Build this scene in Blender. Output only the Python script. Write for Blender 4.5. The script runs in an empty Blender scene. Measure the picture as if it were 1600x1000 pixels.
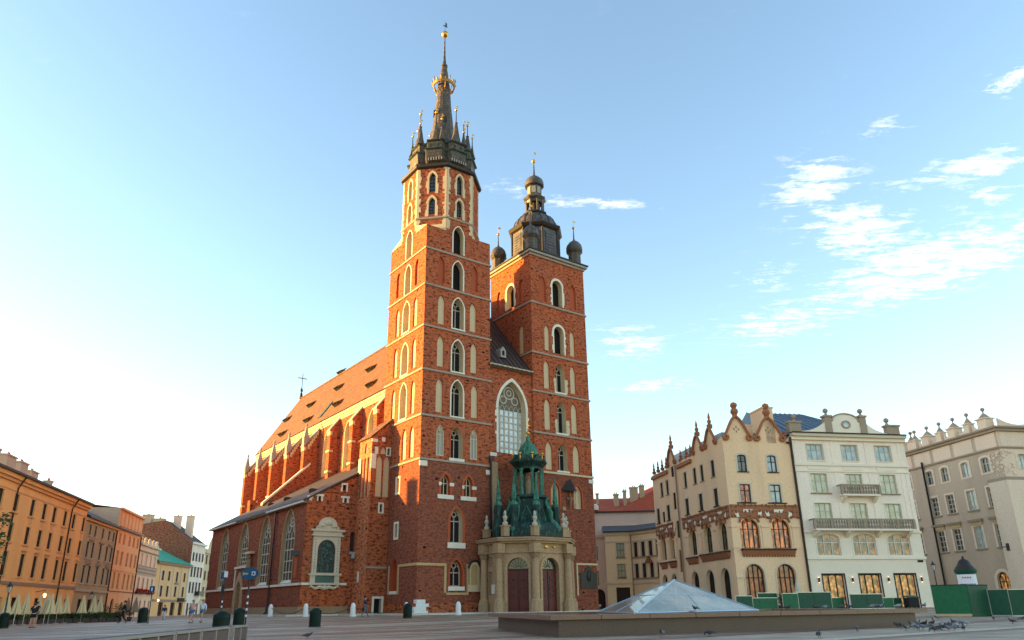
import bpy, bmesh, math, random
from mathutils import Vector, Matrix
from mathutils.geometry import tessellate_polygon
random.seed(7)
R = math.radians
scene = bpy.context.scene
COL = scene.collection

# ------------------------------------------------------------------ camera
# photograph geometry (1600 x 1000 px): focal length in px, pitch, roll, optical axis row, eye height
FPX, PITCH, ROLL, CY, EYE = 1136.54, 0.3278216, 0.0124714, 559.86, 1.2
RC = Matrix.Rotation(ROLL, 3, 'Z') @ Matrix.Rotation(-(math.pi / 2 + PITCH), 3, 'X')   # world -> camera
cam_d = bpy.data.cameras.new('camera')
cam = bpy.data.objects.new('camera', cam_d)
COL.objects.link(cam)
cam_d.sensor_fit = 'HORIZONTAL'; cam_d.sensor_width = 36.0
cam_d.lens = FPX / 1600 * 36
cam_d.shift_y = (CY - 500) / 1600
cam_d.clip_start = 0.1; cam_d.clip_end = 5000
cam.matrix_world = Matrix.Translation((0, 0, EYE)) @ RC.transposed().to_4x4()
scene.camera = cam

# ------------------------------------------------------------------ light
SUN_EL, SUN_AZ = R(6.5), R(-86.0)          # azimuth measured from +Y towards +X: the sun stands to the left
SUN_DIR = Vector((math.sin(SUN_AZ) * math.cos(SUN_EL), math.cos(SUN_AZ) * math.cos(SUN_EL), math.sin(SUN_EL)))
sun_d = bpy.data.lights.new('sun', 'SUN')
sun_d.energy = 3.5; sun_d.angle = R(0.55); sun_d.color = (1.0, 0.57, 0.12)
sun = bpy.data.objects.new('sun', sun_d); COL.objects.link(sun)
sun.rotation_euler = SUN_DIR.to_track_quat('Z', 'Y').to_euler()
sun.location = (-60, 20, 60)
scene.view_settings.view_transform = 'Standard'
scene.view_settings.look = 'None'
scene.view_settings.gamma = 1.0
scene.view_settings.use_curve_mapping = False
scene.view_settings.exposure = 2.36


def ray(px, py):
    """direction of a photograph pixel, scaled to unit horizontal length"""
    d = RC.transposed() @ Vector((px - 800, -(py - CY), -FPX))
    return d / math.hypot(d.x, d.y)


def sstep(a, b, x):
    t = min(1, max(0, (x - a) / (b - a)))
    return t * t * (3 - 2 * t)


def gz(x, y):
    """height of the square: level near the camera, rising a little towards the church"""
    return .45 * sstep(40, 72, y) * sstep(-45, -25, x)


def gpt(px, py):
    d = ray(px, py); z = 0.0
    P = Vector((0, 0, 0))
    for _ in range(60):
        P = d * ((z - EYE) / d.z)
        z = .5 * z + .5 * gz(P.x, P.y)
    return Vector((P.x, P.y, gz(P.x, P.y)))


def on_plane(px, py, P, u):
    """pixel -> (distance along horizontal direction u from P, world height) on the vertical plane through P"""
    d = ray(px, py)
    det = -d.x * u[1] + u[0] * d.y
    t = (-P[0] * u[1] + u[0] * P[1]) / det
    s = (d.x * P[1] - d.y * P[0]) / det
    return s, t * d.z + EYE


# ------------------------------------------------------------------ sky
world = bpy.data.worlds.new('World'); scene.world = world; world.use_nodes = True
nt = world.node_tree; nt.nodes.clear()
def N(tree, typ, **kw):
    n = tree.nodes.new(typ)
    for k, v in kw.items():
        setattr(n, k, v)
    return n
def sock(n, name, v):
    n.inputs[name].default_value = v
wout = N(nt, 'ShaderNodeOutputWorld'); wbg = N(nt, 'ShaderNodeBackground')
sky = N(nt, 'ShaderNodeTexSky', sky_type='NISHITA')
sky.sun_disc = False; sky.sun_elevation = SUN_EL; sky.sun_rotation = SUN_AZ
sky.air_density = 1.0; sky.dust_density = 0.5; sky.ozone_density = 1.3; sky.altitude = 200
SKY_STRENGTH = 0.128
sock(wbg, 'Strength', SKY_STRENGTH)
wgeo = N(nt, 'ShaderNodeTexCoord')
wsep = N(nt, 'ShaderNodeSeparateXYZ'); nt.links.new(wgeo.outputs['Generated'], wsep.inputs[0])
def wmath(op, a, b=None, clamp=False):
    n = N(nt, 'ShaderNodeMath', operation=op, use_clamp=clamp)
    for i, v in enumerate((a, b)):
        if v is None: continue
        if isinstance(v, (int, float)): n.inputs[i].default_value = v
        else: nt.links.new(v, n.inputs[i])
    return n.outputs[0]
zc = wmath('MAXIMUM', wsep.outputs[2], 0.04)
cx_, cy_ = wmath('DIVIDE', wsep.outputs[0], zc), wmath('DIVIDE', wsep.outputs[1], zc)
wcomb = N(nt, 'ShaderNodeCombineXYZ'); nt.links.new(cx_, wcomb.inputs[0]); nt.links.new(cy_, wcomb.inputs[1])
def cloud_pt(px, py):
    d = ray(px, py); return Vector((d.x / d.z, d.y / d.z, 0))
# patches of cirrus on one flat cloud layer: two ends of the long axis and one point off its side
CLOUDS = [((1185, 300), (1350, 270), (1265, 315), 1.0), ((1245, 385), (1420, 325), (1345, 385), 1.0),
          ((1280, 485), (1680, 330), (1485, 445), 1.25), ((1380, 290), (1680, 225), (1530, 275), .9),
          ((1515, 150), (1640, 105), (1570, 150), .8), ((930, 545), (1050, 530), (990, 562), .9),
          ((1130, 545), (1290, 470), (1215, 540), .75), ((1340, 205), (1450, 190), (1395, 212), .7),
          ((730, 285), (880, 305), (800, 305), .6), ((830, 316), (1030, 322), (930, 326), 1.0),
          ((1140, 440), (1240, 425), (1190, 450), .55), ((920, 610), (1110, 596), (1010, 612), .8),
          ((1480, 310), (1600, 300), (1540, 322), .6)]
mask = None
for a, b, c, amp in CLOUDS:
    A, B, Cc = cloud_pt(*a), cloud_pt(*b), cloud_pt(*c)
    m = (A + B) / 2; ax = (B - A); L = ax.length / 2; ax.normalize()
    wd = abs((Cc - m).dot(Vector((-ax.y, ax.x, 0)))); wd = max(wd, L * .05)
    mp = N(nt, 'ShaderNodeMapping', vector_type='TEXTURE')
    mp.inputs['Location'].default_value = m; mp.inputs['Rotation'].default_value = (0, 0, math.atan2(ax.y, ax.x))
    mp.inputs['Scale'].default_value = (L * .85, wd * 1.3, 1)
    nt.links.new(wcomb.outputs[0], mp.inputs[0])
    ln = N(nt, 'ShaderNodeVectorMath', operation='DOT_PRODUCT')
    nt.links.new(mp.outputs[0], ln.inputs[0]); nt.links.new(mp.outputs[0], ln.inputs[1])
    g = wmath('MULTIPLY', wmath('EXPONENT', wmath('MULTIPLY', ln.outputs['Value'], -1.0)), amp)
    mask = g if mask is None else wmath('ADD', mask, g)
mask = wmath('ADD', mask, 0.04)
stm = N(nt, 'ShaderNodeMapping'); stm.inputs['Rotation'].default_value = (0, 0, R(62)); stm.inputs['Scale'].default_value = (5.0, 15.0, 1)
nt.links.new(wcomb.outputs[0], stm.inputs[0])
cn = N(nt, 'ShaderNodeTexNoise'); sock(cn, 'Scale', 1.5); sock(cn, 'Detail', 9.0); sock(cn, 'Roughness', .72); sock(cn, 'Distortion', .5)
nt.links.new(stm.outputs[0], cn.inputs['Vector'])
cn2 = N(nt, 'ShaderNodeTexNoise'); sock(cn2, 'Scale', 14.0); sock(cn2, 'Detail', 6.0); sock(cn2, 'Roughness', .7)
nt.links.new(wcomb.outputs[0], cn2.inputs['Vector'])
nn = wmath('ADD', wmath('MULTIPLY', cn.outputs['Fac'], .62), wmath('MULTIPLY', cn2.outputs['Fac'], .38))
cov = wmath('SUBTRACT', wmath('ADD', nn, wmath('MULTIPLY', wmath('MINIMUM', mask, 1.0), .17)), .592)
cov = wmath('MULTIPLY', wmath('MULTIPLY', cov, 6.5, True), wmath('MULTIPLY', mask, 1.5, True), True)
hz = wmath('MULTIPLY', wsep.outputs[2], 6.0, True)
cov = wmath('MULTIPLY', wmath('MULTIPLY', cov, hz), .9)
cmix = N(nt, 'ShaderNodeMix', data_type='RGBA')
nt.links.new(cov, cmix.inputs['Factor'])
nt.links.new(sky.outputs[0], cmix.inputs['A'])
cmix.inputs['B'].default_value = (2.4, 2.4, 2.4, 1)
nt.links.new(cmix.outputs['Result'], wbg.inputs['Color'])
nt.links.new(wbg.outputs[0], wout.inputs[0])


# ------------------------------------------------------------------ materials
MATS = {}
def new_mat(name):
    m = bpy.data.materials.new(name); m.use_nodes = True
    t = m.node_tree; t.nodes.clear()
    o = N(t, 'ShaderNodeOutputMaterial'); b = N(t, 'ShaderNodeBsdfPrincipled')
    t.links.new(b.outputs[0], o.inputs[0])
    MATS[name] = m
    return m, t, b


def mixc(t, fac, a, b, blend='MIX'):
    n = N(t, 'ShaderNodeMix', data_type='RGBA', blend_type=blend)
    for s, v in (('Factor', fac), ('A', a), ('B', b)):
        if isinstance(v, (int, float)): n.inputs[s].default_value = v
        elif isinstance(v, tuple): n.inputs[s].default_value = v if len(v) == 4 else (*v, 1)
        else: t.links.new(v, n.inputs[s])
    return n.outputs['Result']


def ramp(t, fac, lo, hi):
    n = N(t, 'ShaderNodeMapRange'); n.clamp = True
    t.links.new(fac, n.inputs[0]); n.inputs[1].default_value = lo; n.inputs[2].default_value = hi
    return n.outputs[0]


def coords(t, kind='Object', scale=(1, 1, 1), rot=0):
    c = N(t, 'ShaderNodeTexCoord'); mp = N(t, 'ShaderNodeMapping')
    mp.inputs['Scale'].default_value = scale; mp.inputs['Rotation'].default_value = (0, 0, rot)
    t.links.new(c.outputs[kind], mp.inputs[0])
    return mp.outputs[0]


def noise(t, vec, scale, detail=4, rough=.6):
    n = N(t, 'ShaderNodeTexNoise'); sock(n, 'Scale', scale); sock(n, 'Detail', detail); sock(n, 'Roughness', rough)
    t.links.new(vec, n.inputs['Vector'])
    return n.outputs['Fac']


def bump(t, b, fac, strength=.3, dist=.02):
    n = N(t, 'ShaderNodeBump'); sock(n, 'Strength', strength); sock(n, 'Distance', dist)
    t.links.new(fac, n.inputs['Height']); t.links.new(n.outputs[0], b.inputs['Normal'])


def plain(name, c, rough=.8, var=.18, scale=2.0, metal=0.0, grime=.25, spec=.3, bmp=.15, stretch=1.0):
    """weathered single-colour surface"""
    m, t, b = new_mat(name)
    v = coords(t, 'UV', (1, 1, 1))
    f = noise(t, v, scale * 3, 5, .65)
    vs = coords(t, 'UV', (1.0, 1 / stretch, 1))
    g = noise(t, vs, scale * .22, 4, .6)
    lo = tuple(x * (1 - var) for x in c); hi = tuple(min(1, x * (1 + var)) for x in c)
    col = mixc(t, ramp(t, f, .3, .7), lo, hi)
    dk = tuple(x * .62 for x in c)
    gr = N(t, 'ShaderNodeMath', operation='MULTIPLY'); t.links.new(ramp(t, g, .48, .75), gr.inputs[0]); gr.inputs[1].default_value = grime
    col = mixc(t, gr.outputs[0], col, dk)
    t.links.new(col, b.inputs['Base Color'])
    sock(b, 'Roughness', rough); sock(b, 'Metallic', metal); sock(b, 'Specular IOR Level', spec)
    if bmp: bump(t, b, f, bmp, .02)
    return m


def brick(name, c1, c2, dark, mortar, holes=True, bw=.29, bh=.095, patch=.55, low=None):
    m, t, b = new_mat(name)
    uv = coords(t, 'UV')
    bt = N(t, 'ShaderNodeTexBrick'); t.links.new(uv, bt.inputs['Vector'])
    sock(bt, 'Scale', 1.0); sock(bt, 'Brick Width', bw); sock(bt, 'Row Height', bh); sock(bt, 'Mortar Size', .009); sock(bt, 'Bias', -.1)
    bt.inputs['Color1'].default_value = (*c1, 1); bt.inputs['Color2'].default_value = (*c2, 1); bt.inputs['Mortar'].default_value = (*mortar, 1)
    big = noise(t, coords(t, 'UV', (.10, .16, 1)), 1.6, 3, .6)
    mid = noise(t, coords(t, 'UV', (.45, 1.1, 1)), 1.5, 6, .75)
    fine = noise(t, coords(t, 'UV', (1.7, 3.4, 1)), 1.3, 3, .7)
    col = mixc(t, ramp(t, big, .35, .68), bt.outputs['Color'], tuple(x * y for x, y in zip(c2, (1.15, 1.12, 1.05))), 'MIX')
    col = mixc(t, .55, bt.outputs['Color'], col)
    f1 = N(t, 'ShaderNodeMath', operation='MULTIPLY'); t.links.new(ramp(t, mid, .50, .72), f1.inputs[0]); f1.inputs[1].default_value = patch
    col = mixc(t, f1.outputs[0], col, dark)
    f2 = N(t, 'ShaderNodeMath', operation='MULTIPLY'); t.links.new(ramp(t, fine, .52, .62), f2.inputs[0]); f2.inputs[1].default_value = .9
    col = mixc(t, f2.outputs[0], col, tuple(x * .45 for x in dark))
    f3 = N(t, 'ShaderNodeMath', operation='MULTIPLY'); t.links.new(ramp(t, fine, .45, .34), f3.inputs[0]); f3.inputs[1].default_value = .65
    col = mixc(t, f3.outputs[0], col, tuple(min(1, x * 1.35) for x in c2))
    st = noise(t, coords(t, 'UV', (1.1, .09, 1)), 1.4, 4, .65)
    f4 = N(t, 'ShaderNodeMath', operation='MULTIPLY'); t.links.new(ramp(t, st, .52, .75), f4.inputs[0]); f4.inputs[1].default_value = .45
    col = mixc(t, f4.outputs[0], col, tuple(x * .55 for x in c1))
    if low:      # the lower, older courses have many more dark burnt bricks
        tc = N(t, 'ShaderNodeTexCoord'); sp = N(t, 'ShaderNodeSeparateXYZ'); t.links.new(tc.outputs['Object'], sp.inputs[0])
        hd = noise(t, coords(t, 'UV', (2.6, 5.5, 1)), 1.3, 4, .75)
        f5 = N(t, 'ShaderNodeMath', operation='MULTIPLY'); t.links.new(ramp(t, sp.outputs[2], low + .05, low - .05), f5.inputs[0]); t.links.new(ramp(t, hd, .36, .56), f5.inputs[1])
        f6 = N(t, 'ShaderNodeMath', operation='MULTIPLY'); t.links.new(f5.outputs[0], f6.inputs[0]); f6.inputs[1].default_value = .8
        col = mixc(t, f6.outputs[0], col, (.15, .062, .046))
    if holes:
        vo = N(t, 'ShaderNodeTexVoronoi'); t.links.new(coords(t, 'UV', (1 / 1.9, 1 / 1.25, 1)), vo.inputs['Vector'])
        sock(vo, 'Scale', 1.0); sock(vo, 'Randomness', .55)
        col = mixc(t, ramp(t, vo.outputs['Distance'], .115, .085), col, (.02, .012, .01))
    t.links.new(col, b.inputs['Base Color'])
    sock(b, 'Roughness', .95); sock(b, 'Specular IOR Level', .04)
    bump(t, b, bt.outputs['Fac'], -.35, .02)
    return m


def tiles(name, c1, c2, dark, tw=.22, th=.28, rough=.8, patch=.5, metal=0.0, mort=.02):
    m, t, b = new_mat(name)
    uv = coords(t, 'UV')
    bt = N(t, 'ShaderNodeTexBrick'); t.links.new(uv, bt.inputs['Vector'])
    sock(bt, 'Scale', 1.0); sock(bt, 'Brick Width', tw); sock(bt, 'Row Height', th); sock(bt, 'Mortar Size', mort); sock(bt, 'Bias', 0)
    bt.inputs['Color1'].default_value = (*c1, 1); bt.inputs['Color2'].default_value = (*c2, 1); bt.inputs['Mortar'].default_value = (*[x * .35 for x in dark], 1)
    mid = noise(t, coords(t, 'UV', (.5, .35, 1)), 1.5, 6, .7)
    f1 = N(t, 'ShaderNodeMath', operation='MULTIPLY'); t.links.new(ramp(t, mid, .42, .7), f1.inputs[0]); f1.inputs[1].default_value = patch
    col = mixc(t, f1.outputs[0], bt.outputs['Color'], dark)
    t.links.new(col, b.inputs['Base Color'])
    sock(b, 'Roughness', rough); sock(b, 'Metallic', metal); sock(b, 'Specular IOR Level', .3)
    bump(t, b, bt.outputs['Fac'], -.5, .03)
    return m


def glass(name, c, rough=.06, var=.3, scale=.8, emit=None, estr=0.0, hue=None, coat=1.0):
    """window pane: dark or curtained room behind a glossy sheet"""
    m, t, b = new_mat(name)
    f = noise(t, coords(t, 'Object'), scale, 3, .6)
    lo = tuple(x * (1 - var) for x in c); hi = hue or tuple(min(1, x * (1 + var)) for x in c)
    t.links.new(mixc(t, ramp(t, f, .35, .65), lo, hi), b.inputs['Base Color'])
    sock(b, 'Roughness', .5); sock(b, 'Specular IOR Level', .5 if coat else .15)
    sock(b, 'Coat Weight', coat); sock(b, 'Coat Roughness', rough)
    if emit:  # patchy glow: lit shops, and reflections put in as emission
        f2 = noise(t, coords(t, 'Object', (1.2, 1.2, .7)), 2.2, 4, .6)
        t.links.new(mixc(t, ramp(t, f2, .47, .68), tuple(x * .04 for x in emit), emit), b.inputs['Emission Color'])
        sock(b, 'Emission Strength', estr)
    return m


def gloss(name, c, rough=.3, metal=0.0, spec=.5, coat=0.0, var=.1):
    m, t, b = new_mat(name)
    f = noise(t, coords(t, 'Object'), 6, 4, .6)
    lo = tuple(x * (1 - var) for x in c); hi = tuple(min(1, x * (1 + var)) for x in c)
    t.links.new(mixc(t, f, lo, hi), b.inputs['Base Color'])
    sock(b, 'Roughness', rough); sock(b, 'Metallic', metal); sock(b, 'Specular IOR Level', spec); sock(b, 'Coat Weight', coat)
    return m


brick('brick_church', (.32, .062, .025), (.44, .102, .040), (.13, .037, .027), (.48, .25, .15), low=15.75, patch=.7)
brick('brick_old', (.31, .062, .020), (.43, .098, .029), (.10, .031, .021), (.40, .25, .17), patch=.75)
brick('brick_turret_lit', (.50, .13, .05), (.62, .19, .08), (.3, .08, .04), (.5, .33, .22))  # lighter brick: sunlight on the turret's north face put into its colour
brick('brick_gable', (.22, .075, .045), (.30, .11, .06), (.14, .06, .045), (.3, .22, .17), holes=False)
plain('brick_red', (.44, .085, .03), var=.3, scale=5)
plain('brick_niche', (.40, .085, .032), var=.25, scale=5)
plain('stone_white', (.76, .67, .54), var=.15, scale=2.5, grime=.35)
plain('stone_cream', (.62, .48, .29), var=.15, scale=2, grime=.3)
plain('plaster_cream', (.60, .45, .27), var=.08, scale=1.5, grime=.18, stretch=4)
plain('stone_grey', (.34, .31, .27), var=.3, scale=3, grime=.5)
plain('stone_string', (.36, .27, .20), var=.3, scale=2, grime=.5)
plain('stone_porch', (.42, .265, .145), var=.25, scale=1.5, grime=.7, stretch=4)
plain('stone_porch_dark', (.32, .205, .115), var=.2, scale=1.5, grime=.4)
plain('ochre_trim', (.50, .33, .15), var=.2, scale=3, grime=.35)
plain('tracery', (.50, .42, .32), var=.25, scale=4)
plain('tracery_panel', (.16, .125, .09), var=.35, scale=3)
plain('tracery_grey', (.36, .34, .31), var=.3, scale=3)
plain('dark_void', (.012, .011, .012), rough=.9, var=.3, grime=0, bmp=0)
plain('dark_room', (.035, .022, .018), rough=.7, var=.4, grime=0, bmp=0)
tiles('tile_nave', (.20, .080, .026), (.35, .15, .046), (.11, .046, .018), .40, .45, patch=.85, mort=.05)
tiles('sheet_dark', (.075, .05, .045), (.09, .062, .055), (.05, .036, .034), .62, 9.0, .45, patch=.5, mort=.03)
tiles('aisle_roof', (.055, .036, .028), (.08, .052, .038), (.035, .025, .022), .5, 1.2, .7, patch=.7)
tiles('shingle', (.075, .058, .045), (.15, .12, .09), (.04, .032, .026), .34, .42, .6, patch=.55)
tiles('lead', (.075, .064, .056), (.14, .12, .105), (.04, .034, .03), .45, .9, .42, patch=.5)
plain('lead_dark', (.035, .026, .021), rough=.55, var=.3, scale=3, grime=.4)
def copper(name, dark, mid, pale, lo, hi):
    m, t, b = new_mat(name)
    f = noise(t, coords(t, 'Object', (1.3, 1.3, .35)), 1.6, 6, .72); g = noise(t, coords(t, 'Object', (3, 3, 1.2)), 1.5, 4, .7)
    col = mixc(t, ramp(t, f, lo, hi), dark, mid); col = mixc(t, ramp(t, g, .52, .72), col, pale); col = mixc(t, ramp(t, g, .46, .28), col, tuple(x * .4 for x in dark))
    t.links.new(col, b.inputs['Base Color']); sock(b, 'Roughness', .6); sock(b, 'Specular IOR Level', .35); bump(t, b, g, .5, .04)
copper('copper_green', (.018, .075, .05), (.05, .20, .12), (.11, .30, .19), .38, .62)
copper('copper_dark', (.006, .016, .013), (.014, .055, .04), (.045, .15, .10), .42, .7)
copper('copper_pale', (.03, .045, .035), (.07, .12, .09), (.12, .17, .13), .4, .65)
gloss('gold', (.70, .36, .07), .38, 1.0)
gloss('iron', (.02, .02, .022), .45)
gloss('old_gold', (.34, .17, .045), .5, .8)
glass('glass_dark', (.02, .02, .024))
glass('glass_church', (.12, .13, .14), .12, .5, 1.5)
glass('glass_sky', (.55, .60, .60), .08, .25, 1.2)
glass('glass_aisle', (.06, .045, .034), .25, .4, 2, coat=0.0)
plain('bronze', (.05, .10, .085), rough=.35, var=.7, scale=6, metal=.3, bmp=.9)
plain('door_red', (.12, .022, .016), rough=.5, var=.25, scale=2, grime=.4)
plain('black_plaque', (.02, .017, .016), rough=.4, var=.4, scale=4)


# ------------------------------------------------------------------ mesh tools
class MB:
    """collects polygons; build() links them as one mesh object with metric UVs laid along each face"""
    def __init__(s): s.v, s.f, s.m = [], [], []
    def face(s, pts, mat=0):
        i = len(s.v); s.v.extend([tuple(p) for p in pts]); s.f.append(tuple(range(i, i + len(pts)))); s.m.append(mat)
        return s
    def box(s, x0, x1, y0, y1, z0, z1, mat=0, skip=''):
        P = [(x0, y0, z0), (x1, y0, z0), (x1, y1, z0), (x0, y1, z0), (x0, y0, z1), (x1, y0, z1), (x1, y1, z1), (x0, y1, z1)]
        for k, q in zip('bfrkltx', ((3, 2, 1, 0), (0, 1, 5, 4), (1, 2, 6, 5), (2, 3, 7, 6), (3, 0, 4, 7), (4, 5, 6, 7))):
            if k not in skip: s.face([P[i] for i in q], mat)
        return s
    def extrude(s, pts, vec, mat=0, cap0=True, cap1=True, side=None):
        vec = Vector(vec); a = [Vector(p) for p in pts]; b = [p + vec for p in a]; n = len(a)
        for i in range(n):
            j = (i + 1) % n
            s.face((a[i], a[j], b[j], b[i]), mat if side is None else side)
        if cap0: s.ngon(a[::-1], mat)
        if cap1: s.ngon(b, mat)
        return s
    def ngon(s, pts, mat=0):
        pts = [Vector(p) for p in pts]
        if len(pts) <= 4: s.face(pts, mat); return s
        for t in tessellate_polygon([pts]): s.face([pts[i] for i in t], mat)
        return s
    def tube(s, path, radii, n=8, mat=0, cap=True):
        path = [Vector(p) for p in path]; rings = []
        if not isinstance(radii, (list, tuple)): radii = [radii] * len(path)
        up = None
        for i, p in enumerate(path):
            d = (path[min(i + 1, len(path) - 1)] - path[max(i - 1, 0)]).normalized()
            ref = Vector((0, 0, 1)) if abs(d.z) < .9 else Vector((1, 0, 0))
            if up is not None: ref = up
            a = d.cross(ref)
            if a.length < 1e-4: a = d.cross(Vector((.3, 1, .2)))
            a.normalize(); b2 = a.cross(d).normalized(); up = b2
            rings.append([p + (a * math.cos(2 * math.pi * k / n) + b2 * math.sin(2 * math.pi * k / n)) * radii[i] for k in range(n)])
        for i in range(len(rings) - 1):
            for k in range(n):
                s.face((rings[i][k], rings[i][(k + 1) % n], rings[i + 1][(k + 1) % n], rings[i + 1][k]), mat)
        if cap: s.ngon(rings[0][::-1], mat); s.ngon(rings[-1], mat)
        return s
    def lathe(s, prof, n=16, c=(0, 0), mat=0, off=0.0, inr=False, mats=None, cap=True):
        """prof: (radius, z) from bottom up; inr: radii are measured to the flats"""
        k = 1 / math.cos(math.pi / n) if inr else 1
        R_ = [[(c[0] + r * k * math.cos(off + 2 * math.pi * i / n), c[1] + r * k * math.sin(off + 2 * math.pi * i / n), z) for i in range(n)] for r, z in prof]
        for j in range(len(prof) - 1):
            for i in range(n):
                q = (i + 1) % n
                s.face((R_[j][i], R_[j][q], R_[j + 1][q], R_[j + 1][i]), mats[j] if mats else mat)
        if cap:
            if prof[0][0] > 1e-3: s.ngon(R_[0][::-1], mats[0] if mats else mat)
            if prof[-1][0] > 1e-3: s.ngon(R_[-1], mats[-1] if mats else mat)
        return s
    def ball(s, c, r, n=10, m=6, mat=0, sc=(1, 1, 1)):
        prof = [(math.sin(math.pi * i / m), -math.cos(math.pi * i / m)) for i in range(m + 1)]
        R_ = [[(c[0] + r * sc[0] * a * math.cos(2 * math.pi * i / n), c[1] + r * sc[1] * a * math.sin(2 * math.pi * i / n), c[2] + r * sc[2] * z) for i in range(n)] for a, z in prof]
        for j in range(m):
            for i in range(n):
                q = (i + 1) % n
                if j == 0: s.face((R_[0][0], R_[1][q], R_[1][i]), mat)
                elif j == m - 1: s.face((R_[j][i], R_[j][q], R_[m][0]), mat)
                else: s.face((R_[j][i], R_[j][q], R_[j + 1][q], R_[j + 1][i]), mat)
        return s
    def mesh(s, name, mats, smooth=False, weld=False):
        me = bpy.data.meshes.new(name); me.from_pydata(s.v, [], s.f)
        for mm in (mats if isinstance(mats, (list, tuple)) else [mats]): me.materials.append(MATS[mm] if isinstance(mm, str) else mm)
        me.polygons.foreach_set('material_index', s.m)
        uvl = me.uv_layers.new(name='UVMap'); uv = [0.0] * (2 * len(me.loops)); k = 0
        for f in s.f:
            p = [Vector(s.v[i]) for i in f]
            nrm = (p[1] - p[0]).cross(p[2] - p[0])
            if nrm.length < 1e-9 and len(p) > 3: nrm = (p[2] - p[0]).cross(p[3] - p[0])
            if nrm.length < 1e-9: nrm = Vector((0, 0, 1))
            nrm.normalize()
            if abs(nrm.z) > .985: tx, ty = Vector((1, 0, 0)), Vector((0, 1, 0))
            else:
                if nrm.z < -.05: nrm = -nrm
                tx = Vector((0, 0, 1)).cross(nrm).normalized(); ty = nrm.cross(tx)
            for q in p:
                uv[k] = q.dot(tx); uv[k + 1] = q.dot(ty); k += 2
        uvl.data.foreach_set('uv', uv)
        if smooth or weld:
            bm = bmesh.new(); bm.from_mesh(me); bmesh.ops.remove_doubles(bm, verts=bm.verts, dist=1e-4)
            bmesh.ops.recalc_face_normals(bm, faces=bm.faces); bm.to_mesh(me); bm.free()
            if smooth:
                me.polygons.foreach_set('use_smooth', [True] * len(me.polygons))
                try: me.set_sharp_from_angle(angle=R(38))
                except Exception: pass
        me.update()
        return me
    def build(s, name, mats, parent=None, smooth=False, loc=None, rotz=0, matrix=None, weld=False):
        return link(name, s.mesh(name, mats, smooth, weld), parent, loc, rotz, matrix)


def link(name, data, parent=None, loc=None, rotz=0, matrix=None):
    o = bpy.data.objects.new(name, data); COL.objects.link(o)
    if parent is not None: o.parent = parent
    if matrix is not None: o.matrix_local = matrix
    else:
        if loc is not None: o.location = loc
        if rotz: o.rotation_euler = (0, 0, rotz)
    return o


def tag(o, label=None, cat=None, group=None, kind=None):
    if label: o['label'] = label
    if cat: o['category'] = cat
    if group: o['group'] = group
    if kind: o['kind'] = kind
    return o


def thing(name, label, cat, loc=(0, 0, 0), rotz=0, group=None):
    o = bpy.data.objects.new(name, None); COL.objects.link(o)
    o.location = loc; o.rotation_euler = (0, 0, rotz); o.empty_display_size = .3
    return tag(o, label, cat, group)


def copy_tree(o, parent=None):
    kids = list(o.children)
    c = o.copy(); COL.objects.link(c); c.parent = parent
    for ch in kids: copy_tree(ch, c)
    return c


# outlines: centred on s = 0, foot at z = 0, same point count for the same kind and teeth
def outline(kind, w, h, sub=0):
    x = w / 2; pts = []
    if kind == 'rect':
        pts = [(-x, 0), (x, 0), (x, h), (-x, h)]
    else:
        rise = {'gothic': w * .86, 'lancet': w * 1.15, 'round': w / 2, 'seg': w * .2}[kind]
        hs = max(h - rise, .05); n = 7
        arcR = []
        for i in range(n + 1):
            t = i / n
            if kind in ('gothic', 'lancet'):
                # pointed: quarter-like curve from (x,hs) to (0,h)
                a = t * math.pi / 2 * .74
                k = math.pi / 2 * .74
                arcR.append((x * (1 - (1 - math.cos(a)) / (1 - math.cos(k))), hs + rise * math.sin(a) / math.sin(k)))
            else:
                a = t * math.pi / 2
                arcR.append((x * math.cos(a), hs + rise * math.sin(a)))
        arcL = [(-q, z) for q, z in reversed(arcR[:-1])]
        pts = [(-x, 0), (x, 0)] + arcR + arcL
    return pts


def toothed(kind, w, h, sw, seed, bottom=0.0):
    """outer outline of a stone surround with uneven quoins, and the matching inner outline"""
    rnd = random.Random(seed)
    rise = {'gothic': w * .86, 'lancet': w * 1.15, 'round': w / 2, 'seg': w * .2, 'rect': 0}[kind]
    hs = h - rise
    inner, outer = [(-w / 2, -bottom), (w / 2, -bottom)], [(-w / 2 - sw, -bottom), (w / 2 + sw, -bottom)]
    nb = max(2, int(hs / .34)); st = (hs + bottom) / nb
    def side(sg, rng):
        a, b = [], []
        for k in rng:
            e = sw * (1.0 if rnd.random() < .5 else .55) + rnd.uniform(0, .05)
            z0, z1 = -bottom + k * st, -bottom + (k + 1) * st
            zz = (z0 + .01, z1 - .01) if sg > 0 else (z1 - .01, z0 + .01)
            for z in zz: a.append((sg * w / 2, z)); b.append((sg * (w / 2 + e), z))
        return a, b
    a, b = side(1, range(nb)); inner += a; outer += b
    i2 = outline(kind, w, h)[2:] if kind != 'rect' else [(w / 2, h), (-w / 2, h)]
    o2 = outline(kind, w + 2 * sw * .8, h + sw)[2:] if kind != 'rect' else [(w / 2 + sw, h + sw), (-w / 2 - sw, h + sw)]
    inner += i2; outer += o2
    a, b = side(-1, range(nb - 1, -1, -1)); inner += a; outer += b
    return inner, outer


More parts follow.
